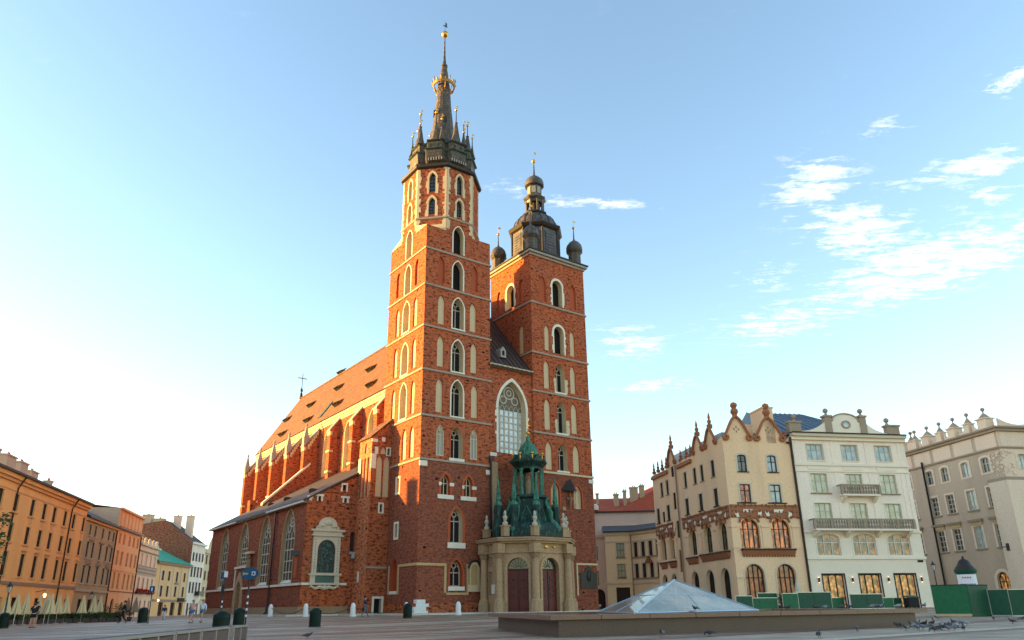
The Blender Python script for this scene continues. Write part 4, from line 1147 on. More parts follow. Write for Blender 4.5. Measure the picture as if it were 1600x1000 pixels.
for v in (9.0, 8.15, 7.3): niche(F, VT1 - v, 12.5, .52, 4.4)
niche(F, VT1 - 8.1, 17.3, .55, 1.15)
F.emit(tb, [(0, BASE), (VT1 - VT0, BASE), (VT1 - VT0, 18.9), (0, 18.9)], 3)
tb.face([(UT, VT1, BASE), (0, VT1, BASE), (0, VT1, 21.0), (UT, VT1, 18.9)], 0)
tur = tb.build('stair_turret', TM, church); TW_.place(tur, False); TN_.place(tur, False)
mb = MB(); mb.extrude([(UT - .2, VT0 - .12, 18.85), (.03, VT0 - .12, 21.2), (.03, VT1 + .2, 21.2), (UT - .2, VT1 + .2, 18.85)], (0, 0, .12)); mb.build('turret_roof', 'tile_nave', tur)
piece('white_quoins', 'stone_white', tur, [(UT - .06, -1.8, 6.53, 6.6, 15.5, 17.1), (-2.0, -1.6, 6.54, 6.6, 17.1, 17.9), (UT - .06, -1.7, 6.53, 6.6, 18.4, 18.75), (UT - .07, UT, 9.1, 9.7, 15.2, 16.9), (-1.2, -.8, 6.55, 6.6, 18.55, 19.05)])
piece('string_course', 'stone_string', tur, [(UT - .1, -.01, 6.5, 6.6, 5.05, 5.25)])
piece('oval_window_frame', 'stone_white', tur, [(UT - .06, UT, 8.2, 8.55, 3.7, 4.8)])

# ---- west porch
plain('statue_stone', (.52, .44, .33), var=.3, scale=3, grime=.6)
PP = [(7.6, .2), (7.6, -3.55), (10.05, -6.0), (14.0, -6.0), (16.45, -3.55), (16.45, .2)]
def porch():
    wall = MB(); fs = []
    ZT = 7.2
    for i in range(5):
        A, B = Vector((*PP[i], 0)), Vector((*PP[i + 1], 0)); U = (B - A).normalized(); L = (B - A).length
        F = Facade(A, U, Vector((-U.y, U.x, 0)))
        if i in (1, 2, 3):
            F.win(L / 2, .62, 2.15, 5.15, 'round', d=.45, rm=0, pane='door_red', sur=(.28, .08, 'stone_porch', False), pname='door')
        else:
            F.win(L / 2, 2.2, .75, 2.3, 'rect', d=.2, rm=0, pane='stone_porch_dark', pname='wall_panel'); F.win(L / 2, 5.0, .9, 1.0, 'rect', d=.1, rm=0, pane='stone_porch_dark', pname='wall_panel')
        F.emit(wall, [(0, BASE), (L, BASE), (L, ZT), (0, ZT)]); fs.append((F, L))
    p = wall.build('porch', ['stone_porch'], church)
    for i, (F, L) in enumerate(fs):
        F.place(p, False)
        if i in (1, 2, 3):
            mb = MB(); mb.box(-1.07, 1.07, .36, .44, 3.98, 4.1); mb.box(-.03, .03, .38, .44, .1, 3.98)
            for k in range(1, 8):
                a = math.pi * k / 8; mb.tube([(.2 * math.cos(a), .4, 4.1 + .2 * math.sin(a)), (1.0 * math.cos(a), .4, 4.1 + .98 * math.sin(a))], .025, 4)
            mb.build('fanlight_grille', 'lead_dark', p, matrix=F.mat(L / 2, .62))
            mb = MB()
            oo = outline('round', 2.1, 1.03); mb.ngon([(a, .43, b + 4.1) for a, b in oo]); mb.build('fanlight', 'glass_dark', p, matrix=F.mat(L / 2, .62))
            for sx_ in (-.52, .52):
                mb = MB(); mb.box(sx_ - .44, sx_ + .44, .40, .445, .35, 1.2); mb.build('door_panel', 'door_red', p, matrix=F.mat(L / 2, .62))
                for z in (1.55, 2.3, 3.05):
                    mb = MB(); mb.box(sx_ - .3, sx_ + .3, .40, .445, z - .3, z + .3); mb.build('door_panel', 'door_red', p, matrix=F.mat(L / 2, .62))
                    mb = MB(); mb.ball((sx_, .4, z), .13, 8, 5, 0, (1, .5, 1)); mb.build('door_boss', 'iron', p, matrix=F.mat(L / 2, .62))
    # columns at the corners
    for x, y in PP[1:5] + [(7.55, -1.1)]:
        d = Vector((x - 12.02, y + 2.0, 0)).normalized() * .3
        cx_, cy_ = x + d.x, y + d.y
        mb = MB(); mb.lathe([(.62, BASE), (.62, 1.5), (.5, 1.55), (.5, 1.7), (.42, 1.85)], 8, (cx_, cy_)); mb.build('column_base', 'stone_porch', p)
        mb = MB(); mb.lathe([(.38, 1.8), (.38, 3.2), (.32, 5.7), (.38, 5.75)], 14, (cx_, cy_)); mb.build('column', 'stone_porch', p, smooth=True)
        mb = MB(); mb.lathe([(.34, 5.7), (.52, 6.05), (.42, 6.1), (.56, 6.25)], 8, (cx_, cy_)); mb.build('capital', 'stone_porch_dark', p)
        mb = MB(); mb.box(cx_ - .45, cx_ + .45, cy_ - .45, cy_ + .45, 6.25, 7.15); mb.build('entablature_block', 'stone_porch', p)
    def off(r): return [((x - 12.02) * (1 + r / 4.4) + 12.02, y - (r if y < -5 else r * .75 if y < -1 else 0)) for x, y in PP]
    mb = MB()
    for z0, z1, r in ((6.25, 6.45, .12), (7.2, 7.4, .35), (7.4, 7.62, .65), (7.62, 7.75, .75)):
        mb.extrude([(x, y, z0) for x, y in off(r)], (0, 0, z1 - z0 - .002))
    mb.build('cornice', 'stone_porch', p)
    mb = MB(); mb.extrude([(x, y, 7.75) for x, y in off(.6)], (0, 0, .12)); mb.build('porch_roof', 'lead_dark', p)
    # stone pedestals with busts on the parapet
    for x, y, h in ((8.0, -3.8, 1.9), (10.15, -6.0, 1.7), (13.95, -6.0, 1.7), (15.0, -5.2, 1.3), (7.7, -.9, 1.5), (16.3, -3.6, 1.6)):
        mb = MB(); mb.box(x - .32, x + .32, y - .32, y + .32, 7.85, 7.85 + h * .55); mb.box(x - .4, x + .4, y - .4, y + .4, 7.85 + h * .55, 7.85 + h * .55 + .12); o = mb.build('pedestal', 'stone_porch', p)
        zb = 7.97 + h * .55
        mb = MB(); mb.lathe([(.26, zb), (.3, zb + .25), (.12, zb + .42), (.26, zb + .8), (.2, zb + .95), (.09, zb + 1.0), (.15, zb + 1.2), (.1, zb + 1.42), (.02, zb + 1.5)], 10, (x, y)); mb.build('stone_bust', 'statue_stone', p, smooth=True)
    for i, (a, r) in enumerate(((-.55, .2), (.55, .14))):
        mb = MB(); F, L = fs[2]; mb.ball((a, -.08, 0), r, 10, 6, 0, (1, .4, 1)); mb.tube([(a * .3, -.06, 0), (a * .8, -.06, 0)], .03, 5); mb.build('gilded_rosette', 'gold', p, matrix=F.mat(L / 2, 6.85))
    mb = MB(); F, L = fs[0]; mb.box(-.3, .3, -.06, -.01, 2.35, 3.25); mb.build('notice', 'stone_white', p, matrix=F.mat(L / 2 + .6, 0))
    # green copper superstructure
    cc = (12.0, -2.7)
    mb = MB(); mb.lathe([(2.75, 7.86), (2.6, 8.3), (2.2, 9.4), (1.9, 10.8), (1.75, 11.9), (2.0, 12.1), (1.95, 12.35), (1.2, 12.4)], 8, cc, 0, math.pi / 8, True); cop = mb.build('copper_base', 'copper_dark', church)
    mb = MB(); mb.lathe([(3.5, 7.87), (3.55, 8.5), (3.35, 8.75), (3.0, 9.3), (2.3, 9.6)], 8, cc, 0, math.pi / 8, True); mb.build('copper_attic', 'copper_dark', cop)
    for k in range(8):
        a = math.radians(45 * k + 22.5); mb = MB()
        mb.tube([(cc[0] + r_ * math.cos(a), cc[1] + r_ * math.sin(a), z_) for r_, z_ in ((3.4, 7.9), (3.5, 8.6), (3.1, 9.2), (2.65, 9.7), (2.6, 10.4), (2.3, 11.0), (2.05, 11.6), (2.3, 12.05))], [.3, .4, .3, .24, .3, .22, .18, .12], 7); mb.build('copper_scroll', 'copper_green', cop, smooth=True)
        a = math.radians(45 * k); n_ = Vector((math.cos(a), math.sin(a), 0)); u_ = Vector((-n_.y, n_.x, 0)); rnd = random.Random(k)
        P = Vector((*cc, 0)) + n_ * 2.5; P2 = Vector((*cc, 0)) + n_ * 1.95
        mb = MB(); mb.tube([P + u_ * .6 + Z3 * 8.2, P2 + u_ * .5 + Z3 * 10.2, P2 + Z3 * 11.1, P2 - u_ * .5 + Z3 * 10.2, P - u_ * .6 + Z3 * 8.2], .1, 6); mb.build('copper_moulding', 'copper_green', cop)
        mb = MB(); mb.tube([P2 + n_ * .25 + Z3 * 8.4, P2 + n_ * .2 + Z3 * 9.3, P2 + n_ * .1 + Z3 * 9.9], [.3, .24, .14], 7); mb.ball(P2 + n_ * .1 + Z3 * 10.05, .16, 7, 5); mb.build('copper_figure', 'copper_dark', cop, smooth=True)
    for k in range(8):
        a = math.radians(45 * k + 22.5); x, y = cc[0] + 1.52 * math.cos(a), cc[1] + 1.52 * math.sin(a)
        mb = MB(); mb.lathe([(.24, 12.35), (.2, 12.6), (.17, 12.7), (.15, 14.9), (.24, 15.1), (.24, 15.2)], 8, (x, y)); mb.build('copper_column', 'copper_green', cop)
        a0 = math.radians(45 * k); n_ = Vector((math.cos(a0), math.sin(a0), 0)); u_ = Vector((-n_.y, n_.x, 0)); P = Vector((*cc, 0)) + n_ * 1.42
        mb = MB(); arc = [P + u_ * (.6 * math.cos(math.pi * i / 8)) + Z3 * (14.75 + .5 * math.sin(math.pi * i / 8)) for i in range(9)]
        mb.ngon([P + u_ * .62 + Z3 * 15.5, P + u_ * .62 + Z3 * 14.75] + arc[0:1] + arc[1:] + [P - u_ * .62 + Z3 * 14.75, P - u_ * .62 + Z3 * 15.5]); mb.build('copper_arch', 'copper_dark', cop)
        mb = MB(); P2 = Vector((*cc, 0)) + n_ * 1.8
        mb.extrude([P2 - u_ * .62 + Z3 * 16.1, P2 + u_ * .62 + Z3 * 16.1, P2 + Z3 * 16.75], -n_ * .6); mb.build('copper_gable', 'copper_dark', cop)
        a = math.radians(45 * k + 22.5); x, y = cc[0] + 1.75 * math.cos(a), cc[1] + 1.75 * math.sin(a)
        if k in (3, 4, 5, 6): mb = MB(); mb.lathe([(.06, 16.2), (.05, 16.7)], 5, (x, y)); mb.ball((x, y, 16.82), .16, 8, 6); mb.build('gilded_ball', 'gold', cop, smooth=True)
    mb = MB(); mb.lathe([(1.5, 15.45), (1.6, 15.6), (1.95, 15.95), (1.95, 16.15), (1.3, 16.4)], 8, cc, 0, math.pi / 8, True); mb.build('copper_cornice', 'copper_dark', cop)
    mb = MB(); mb.lathe([(1.15, 16.35), (1.14, 16.9), (1.05, 17.4), (.78, 17.95), (.4, 18.3), (.22, 18.5), (.2, 18.9), (.06, 19.1)], 16, cc); mb.build('copper_dome', 'copper_green', cop, smooth=True)
    mb = MB(); mb.ball((cc[0], cc[1], 19.35), .22, 10, 8); mb.lathe([(.05, 19.5), (.04, 20.7)], 6, cc); mb.box(cc[0] - .25, cc[0] + .25, cc[1] - .04, cc[1] + .04, 20.2, 20.3); mb.ball((cc[0], cc[1], 19.75), .1, 8, 6); mb.build('gilded_cross', 'gold', cop, smooth=True)
    mb = MB(); mb.lathe([(.35, 12.4), (.3, 13.2), (.36, 13.7), (.2, 14.1), (.16, 14.15), (.2, 14.35), (.05, 14.6)], 8, cc); mb.build('copper_figure', 'stone_porch_dark', cop, smooth=True)
    # side aedicule and obelisks
    for x, y, h in ((8.0, -2.6, 2.6), (9.1, -3.9, 2.9), (11.2, -5.0, 2.9), (14.2, -4.4, 2.7), (15.2, -3.2, 2.6)):
        mb = MB(); z0 = 7.86 if x < 12 else 7.86
        mb.lathe([(.5, z0), (.55, z0 + 1.0), (.42, z0 + 2.2), (.5, z0 + 3.0), (.38, z0 + 3.3)], 8, (x, y)); o = mb.build('copper_pier', 'copper_dark', cop)
        mb = MB(); mb.lathe([(.42, z0 + 3.3), (.42, z0 + 3.5), (.2, z0 + 3.75), (.3, z0 + 3.9), (.06, z0 + 3.6 + h)], 6, (x, y)); mb.ball((x, y, z0 + 3.7 + h), .12, 6, 5); mb.build('copper_obelisk', 'copper_green', cop)
    mb = MB()
    F = Facade((12.6, -4.5, 7.86), (.92, .39, 0), (-.39, .92, 0))
    inn = outline('round', .8, 2.3); panel(mb, (0, 0, 0), (1, 0, 0), (0, 0, 1), (0, 1, 0), [(0, 0), (2.6, 0), (2.5, .9), (2.1, 1.6), (2.0, 2.6), (1.3, 3.3), (.6, 2.6), (.5, 1.6), (.1, .9)], [(inn, .5, 0, (1.3, .1))])
    mb.build('copper_aedicule', 'copper_green', cop, matrix=F.mat(0, 0))
porch()

# ---- wall monuments on the west front
F = Facade((0, 0, 0), (1, 0, 0), (0, 1, 0))
mb = MB(); inn = outline('round', .9, 2.0); panel(mb, (-.8, -.16, 0), (1, 0, 0), (0, 0, 1), (0, 1, 0), [(0, 0), (1.6, 0), (1.6, .5), (1.45, .55), (1.45, 2.2), (1.1, 2.75), (.8, 2.9), (.5, 2.75), (.15, 2.2), (.15, .55), (0, .5)], [(inn, .15, 0, (.8, .5))]); mb.box(-.8, .8, -.24, 0, -.15, .0)
mb.build('wall_epitaph', 'stone_cream', tower, matrix=F.mat(6.7, 2.75))
mb = MB(); mb.ngon([(a, -.02, b + .5) for a, b in inn]); mb.build('epitaph_panel', 'ochre_trim', tower, matrix=F.mat(6.7, 2.75))
mb = MB(); mb.tube([(.75 * math.cos(math.pi * i / 8), -.2, 2.15 + .75 * math.sin(math.pi * i / 8)) for i in range(9)], .12, 6); mb.build('epitaph_hood', 'black_plaque', tower, matrix=F.mat(6.7, 2.75))
mb = MB(); mb.extrude([(-1.25, -.1, 0), (1.2, -.1, 0), (1.25, -.1, 1.75), (.6, -.1, 1.8), (.45, -.1, 2.3), (0, -.1, 2.5), (-.45, -.1, 2.3), (-.6, -.1, 1.8), (-1.3, -.1, 1.75)], (0, .1, 0)); mb.ball((0, -.1, 1.4), .35, 8, 6, 0, (1, .5, 1.8)); mb.build('black_tablet', 'black_plaque', tower2, matrix=F.mat(22.5, 2.95))
piece('tablet_frame', 'stone_cream', tower2, [(20.7, 24.0, -.06, 0, 5.55, 5.75), (20.7, 20.9, -.06, 0, 2.2, 5.54)])
mb = MB(); mb.ngon([(a, -.03, b) for a, b in outline('round', .9, 4.4)]); mb.build('side_niche', 'brick_niche', tower2, matrix=F.mat(19.4, 1.4))
# ---- raised forecourt and kerb round the church foot
mb = MB()
fc = [(-9.6, 46), (-9.6, 8.2), (-4.2, 8.2), (-4.2, 5.2), (-1.6, 5.2), (-1.6, -1.6), (6.6, -1.6), (6.6, -4.2), (9.4, -7.2), (14.8, -7.2), (17.6, -4.2), (17.6, -1.6), (25.5, -1.6), (25.5, 12)]
mb.ngon([tuple(cw(u, v, .62)) for u, v in fc])
tag(mb.build('pavement', 'forecourt_paving'), kind='structure')
mb = MB()
for (a, b), (c, d) in zip(fc, fc[1:]):
    A, B = cw(a, b, 0), cw(c, d, 0); n_ = (B - A).normalized(); o_ = Vector((n_.y, -n_.x, 0)) * .22
    if (A + o_ - cw(4, 4)).length < (A - cw(4, 4)).length: o_ = -o_
    mb.extrude([A + Z3 * .2, B + Z3 * .2, B + o_ + Z3 * .2, A + o_ + Z3 * .2], (0, 0, .43))
tag(mb.build('kerb', 'kerb_stone'), kind='structure')

# ------------------------------------------------------------------ houses
for nm, c in dict(wall_orange=(.88, .48, .17), wall_orange_low=(.80, .30, .10), wall_olive=(.42, .32, .17), wall_peach=(.78, .40, .18), wall_pink=(.74, .50, .34), wall_stripe=(.50, .36, .26),
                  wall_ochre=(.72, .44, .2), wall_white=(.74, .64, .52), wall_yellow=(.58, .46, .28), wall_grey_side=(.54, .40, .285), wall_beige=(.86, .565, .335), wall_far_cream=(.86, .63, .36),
                  wall_far_pink=(.78, .56, .42), wall_snow=(.92, .76, .61), wall_stone=(.76, .58, .43), wall_tan=(.52, .36, .2)).items():
    plain(nm, c, var=.09, scale=1.2, grime=.5, stretch=6, bmp=.08)
plain('trim_orange', (.74, .42, .19), var=.1, scale=2); plain('trim_cream', (.62, .52, .38), var=.1, scale=2); plain('trim_olive', (.46, .40, .30), var=.12, scale=2)
plain('terracotta', (.36, .135, .06), var=.35, scale=4, grime=.4); plain('terracotta_dark', (.24, .09, .045), var=.3, scale=4)
plain('trim_brown', (.30, .22, .155), var=.2, scale=3); plain('stone_tan', (.36, .27, .19), var=.25, scale=3, grime=.4); plain('trim_white', (.86, .74, .58), var=.06, scale=2, grime=.2)
plain('frame_brown', (.05, .03, .022), var=.2); plain('frame_white', (.70, .68, .62), var=.08, grime=.1); plain('frame_dark', (.02, .016, .016), var=.2); plain('frame_cream', (.56, .50, .38), var=.08, grime=.1)
plain('slate', (.06, .05, .05), rough=.6, var=.3, scale=3); plain('zinc', (.30, .30, .31), rough=.4, var=.2, scale=2)
tiles('roof_red', (.50, .085, .035), (.58, .11, .045), (.36, .06, .03), .3, .35, patch=.5); tiles('roof_brown', (.10, .06, .05), (.13, .08, .06), (.06, .04, .035), .3, .35)
tiles('roof_blue', (.11, .15, .20), (.13, .175, .23), (.08, .11, .15), .8, 30.0, .4, patch=.4); plain('roof_green', (.04, .34, .22), rough=.5, var=.2, scale=1.5, grime=.3)
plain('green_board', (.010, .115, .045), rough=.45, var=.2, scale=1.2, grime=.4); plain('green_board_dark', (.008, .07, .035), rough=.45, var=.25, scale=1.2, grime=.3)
glass('curtain_pale', (.50, .52, .42), .08, .25, 1.1, hue=(.62, .66, .62)); glass('curtain_yellow', (.55, .50, .26), .1, .25, 1.0, hue=(.66, .64, .48)); glass('curtain_blue', (.36, .46, .48), .08, .3, 1.0, hue=(.58, .64, .62))
glass('glass_brown', (.045, .028, .022), .08, .4, .7); glass('glass_green', (.06, .085, .055), .1, .5, 1.2, hue=(.16, .2, .12)); glass('glass_mixed', (.07, .055, .045), .06, .6, 1.0, hue=(.2, .17, .12))
glass('amber_reflection_glow', (.16, .05, .015), .06, .5, 1.3, emit=(1.0, .25, .03), estr=.16, hue=(.3, .1, .03))  # emission stands in for orange reflections of sunlit buildings
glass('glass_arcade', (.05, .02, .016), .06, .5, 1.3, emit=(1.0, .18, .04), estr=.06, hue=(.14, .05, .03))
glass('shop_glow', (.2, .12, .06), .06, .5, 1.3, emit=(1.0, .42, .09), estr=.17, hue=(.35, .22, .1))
glass('glass_reflection_glow', (.10, .12, .11), .06, .6, 1.1, emit=(1.0, .36, .06), estr=.07, hue=(.3, .26, .16))  # patches of orange reflection painted in as weak emission
gloss('lamp_lit', (.9, .7, .35), .4)
_b = MATS['lamp_lit'].node_tree.nodes['Principled BSDF']; sock(_b, 'Emission Color', (1, .6, .2, 1)); sock(_b, 'Emission Strength', .9)

def bx(name, mat, parent, *b, **k):
    mb = MB(); mb.box(*b); return mb.build(name, mat, parent, **k)

class House:
    """local frame: x along the front, y into the block, z up; origin on the ground at the front corner"""
    def __init__(s, name, label, P, ang, cat='house', group=None):
        s.root = thing(name, label, cat, (P[0], P[1], 0), ang, group); s.P = P; s.ang = ang
        s.a = (math.cos(ang), math.sin(ang)); s.b = (-math.sin(ang), math.cos(ang)); s.mb = MB(); s.fs = []
    def f(s, px, py, dy=0):           # photograph pixel -> (x, z) on the front
        return on_plane(px, py, (s.P[0] + s.b[0] * dy, s.P[1] + s.b[1] * dy), s.a)
    def n(s, px, py, dx=0):           # pixel -> (y, z) on the left-hand side wall
        return on_plane(px, py, (s.P[0] + s.a[0] * dx, s.P[1] + s.a[1] * dx), s.b)
    def front(s, x0=0, dy=0):
        F = Facade((0, dy, 0), (1, 0, 0), (0, 1, 0)); s.fs.append(F); return F
    def side(s, y1, x=0):             # left-hand wall, s coordinate = y1 - y
        F = Facade((x, y1, 0), (0, -1, 0), (1, 0, 0)); s.fs.append(F); return F
    def done(s, mats):
        w = s.mb.build('wall', mats, s.root)
        for F in s.fs: F.place(s.root)
        return s.root

def chimney(root, x, y, z0, z1, w=.8, d=.6, mat='wall_grey_side', pots=2):
    mb = MB(); mb.box(x - w / 2, x + w / 2, y - d / 2, y + d / 2, z0, z1); mb.box(x - w / 2 - .1, x + w / 2 + .1, y - d / 2 - .1, y + d / 2 + .1, z1, z1 + .18); c = mb.build('chimney', mat, root)
    for k in range(pots):
        m2 = MB(); m2.lathe([(.11, z1 + .18), (.09, z1 + .55)], 7, (x + (k - (pots - 1) / 2) * .35, y)); m2.build('chimney_pot', 'terracotta', c)

# ---- row of houses on the left; its line runs away from the camera
QL = Vector((-62.63, 108.18, 0)); AL = Vector((math.sin(-.2315), math.cos(-.2315), 0)); ANG_L = math.atan2(AL.y, AL.x)
def rowP(s_): return QL + AL * s_
LWIN = dict(d=.18, pane='glass_brown', frame=(2, 3, .07, 'frame_brown'))

# long orange house
S0 = -35.5
h = House('town_house', 'long orange plastered house with brown windows and a chimney row on its roof', rowP(S0), ANG_L)
F = h.front()
for x, z in [(-20.2 + d, 0) for d in (-13.0, -9.2, -4.9, 0, 3.9, 7.4, 11.5, 15.0, 19.3)] :
    xx = x - S0
    F.win(xx, 5.1, 1.25, 2.55, sill=(1.7, .16, .14, 'trim_orange'), sur=(.16, .05, 'trim_orange', False), **LWIN)
    F.win(xx, 8.75, 1.2, 2.0, sill=(1.75, .18, .16, 'trim_orange'), sur=(.14, .05, 'trim_orange', False), **LWIN)
    F.win(xx, 12.05, 1.2, 1.95, sill=(1.75, .2, .18, 'trim_orange'), sur=(.12, .05, 'trim_orange', False), **LWIN)
for x in (-32.5, -28.0, -24.5, -20.0, -13.0, -7.5, -2.2): F.win(x - S0, .05, 1.9, 2.75, d=.35, pane='dark_room', frame=(2, 2, .08, 'frame_brown'), name='shop_front')
F.emit(h.mb, [(0, -.2), (-S0, -.2), (-S0, 4.15), (0, 4.15)], 1) if False else F.emit(h.mb, [(0, -.2), (-S0, -.2), (-S0, 15.4), (0, 15.4)], 0)
h.mb.face([(0, 0, -.2), (0, 14, -.2), (0, 14, 15.4), (0, 0, 15.4)]); h.mb.face([(-S0, 0, -.2), (-S0, 14, -.2), (-S0, 14, 15.4), (-S0, 0, 15.4)]); h.mb.face([(0, 14, -.2), (-S0, 14, -.2), (-S0, 14, 15.4), (0, 14, 15.4)])
root = h.done(['wall_orange', 'wall_orange_low'])
L = -S0
for nm, z0, z1, p, m_ in (('string_course', 4.15, 4.5, .14, 'trim_brown'), ('string_course', 14.2, 14.32, .08, 'trim_orange'), ('cornice', 15.1, 15.45, .25, 'trim_orange'), ('cornice', 15.45, 15.9, .5, 'wall_orange'), ('eave', 15.9, 16.15, .8, 'slate')): bx(nm, m_, root, -.02, L + .02, -p, -.003, z0, z1)
for x in (-20.2, -16.3, -12.8, -8.7, -5.2, -.9, -27.1):
    for z, w_ in ((7.95, 1.75), (8.05, 1.5)): bx('window_hood', 'trim_orange', root, x - S0 - w_ / 2, x - S0 + w_ / 2, -.22, -.055, z, z + .1)
    bx('apron_panel', 'trim_orange', root, x - S0 - .5, x - S0 + .5, -.06, -.003, 11.1, 11.7)
mb = MB(); mb.face([(0, -.75, 16.15), (L, -.75, 16.15), (L, 9, 17.5), (0, 9, 17.5)]); mb.face([(0, 9, 17.5), (L, 9, 17.5), (L, 14.5, 15.5), (0, 14.5, 15.5)]); mb.face([(0, 0, 15.4), (0, 14, 15.4), (0, 9, 17.5)]); mb.face([(L, 0, 15.4), (L, 14, 15.4), (L, 9, 17.5)]); mb.build('roof', 'zinc', root)
for x, w_, z1 in ((-33.6, 1.6, 19.0), (-29.3, 1.6, 19.0), (-26.0, 1.5, 18.9), (-22.0, 2.6, 18.8), (-18.0, 2.2, 18.7), (-14.4, 2.2, 18.2), (-5.4, .8, 18.4)): chimney(root, x - S0, 3.0 if x < -10 else 4.0, 16.4, z1, w_, .9)
for x, zt in ((-25.5, 15.8), (-6.8, 15.8)):
    mb = MB(); mb.tube([(x - S0, -.75, 15.9), (x - S0 - .1, -.5, 15.3), (x - S0, -.12, 14.6), (x - S0, -.12, .1)], .09, 6); mb.build('drainpipe', 'frame_brown', root)
mb = MB(); mb.tube([(-14.5 - S0, -.1, 3.5), (-14.5 - S0, -1.2, 3.7), (-14.5 - S0, -1.2, 3.3)], .04, 5); br = mb.build('lamp_bracket', 'iron', root)
mb = MB(); mb.lathe([(.1, 2.85), (.2, 3.2), (.05, 3.35)], 6, (-14.5 - S0, -1.2)); mb.build('lantern', 'lamp_lit', br)

def shade_row_house(s0, s1, ze, zr, wall, label):  # unseen houses added to cast shade; the yellow one heightened for the tower
    h = House('town_house', label, rowP(s0), ANG_L); F = h.front(); W_ = s1 - s0 - .03; n = int(W_ / 3.6)
    for i in range(n):
        x = W_ * (i + .5) / n
        for z0, hh in ((5.1, 2.5), (9.0, 2.3), (12.6, 2.1)): F.win(x, z0, 1.25, hh, sill=(1.7, .16, .14, 'trim_cream'), sur=(.16, .05, 'trim_cream', False), **LWIN)
        F.win(x, .05, 2.0, 2.9, d=.35, pane='dark_room', frame=(2, 2, .08, 'frame_brown'), name='shop_front')
    F.emit(h.mb, [(0, -.2), (W_, -.2), (W_, ze), (0, ze)]); ym = 8.0
    for x in (0, W_): h.mb.face([(x, 0, -.2), (x, 16, -.2), (x, 16, ze), (x, ym, zr), (x, 0, ze)])
    h.mb.face([(0, 16, -.2), (W_, 16, -.2), (W_, 16, ze), (0, 16, ze)])
    root = h.done([wall]); bx('cornice', 'trim_cream', root, 0, W_, -.5, -.003, ze - .5, ze); bx('string_course', 'trim_cream', root, 0, W_, -.15, -.003, 4.2, 4.5)
    mb = MB(); mb.face([(0, -.6, ze), (W_, -.6, ze), (W_, ym, zr), (0, ym, zr)]); mb.face([(0, ym, zr), (W_, ym, zr), (W_, 16.5, ze), (0, 16.5, ze)]); mb.build('roof', 'roof_brown', root)
    for x in (W_ * .2, W_ * .5, W_ * .8): chimney(root, x, ym, zr - 1, zr + 1.4, 1.8, .9)
shade_row_house(-66, S0, 19.4, 24.6, 'wall_yellow', 'unseen tall yellow house with a steep brown roof, added beyond the orange house to cast shade')
shade_row_house(-97, -66, 17.5, 21.5, 'wall_pink', 'unseen wide pink house added along the row to shade the square')
shade_row_house(-128, -97, 18.0, 22.0, 'wall_far_cream', 'unseen cream house added at the open end of the row to shade the square')
# olive house with a steep dark roof
h = House('town_house', 'narrow olive grey house with pale window frames and a black roof', rowP(.02), ANG_L); F = h.front()
for x in (2.6, 5.2, 9.0, 12.4, 15.0):
    F.win(x, 5.1, 1.15, 2.5, sur=(.2, .06, 'trim_olive', False), sill=(1.7, .2, .15, 'trim_olive'), **LWIN); F.win(x, 8.7, 1.1, 2.3, sur=(.18, .06, 'trim_olive', False), sill=(1.6, .18, .12, 'trim_olive'), **LWIN)
    F.win(x, 11.9, .95, 1.55, sur=(.15, .05, 'trim_olive', False), sill=(1.5, .15, .12, 'trim_olive'), **LWIN)
for x in (3.5, 8.0, 13.0): F.win(x, .05, 2.0, 2.8, d=.35, pane='dark_room', frame=(2, 2, .08, 'frame_brown'), name='shop_front')
F.emit(h.mb, [(0, -.2), (16.5, -.2), (16.5, 14.3), (0, 14.3)]); h.mb.face([(0, 0, -.2), (0, 14, -.2), (0, 14, 14.3), (0, 0, 14.3)]); h.mb.face([(16.5, 0, -.2), (16.5, 14, -.2), (16.5, 14, 14.3), (16.5, 0, 14.3)]); h.mb.face([(0, 14, -.2), (16.5, 14, -.2), (16.5, 14, 14.3), (0, 14, 14.3)])
root = h.done(['wall_olive'])
for nm, z0, z1, p, m_ in (('string_course', 3.9, 4.2, .18, 'trim_olive'), ('cornice', 13.85, 14.2, .3, 'trim_orange'), ('eave', 14.2, 14.45, .6, 'slate')): bx(nm, m_, root, .03, 16.45, -p, -.003, z0, z1)
for x in (3.9, 9.0, 13.7):
    mb = MB(); mb.extrude([(x - 1.2, -.25, 7.75), (x + 1.2, -.25, 7.75), (x, -.25, 8.5)], (0, .24, 0)); mb.build('window_pediment', 'trim_brown', root)
    bx('window_hood', 'trim_brown', root, x - 1.1, x + 1.1, -.2, -.005, 11.1, 11.35)
mb = MB(); mb.face([(0, -.6, 14.45), (16.5, -.6, 14.45), (16.5, 5.5, 17.2), (0, 5.5, 17.2)]); mb.face([(0, 5.5, 17.2), (16.5, 5.5, 17.2), (16.5, 14, 14.3), (0, 14, 14.3)]); mb.build('roof', 'slate', root)
mb = MB(); mb.tube([(16.3, -.1, 14.2), (16.3, -.1, .1)], .1, 6); mb.build('drainpipe', 'frame_brown', root)

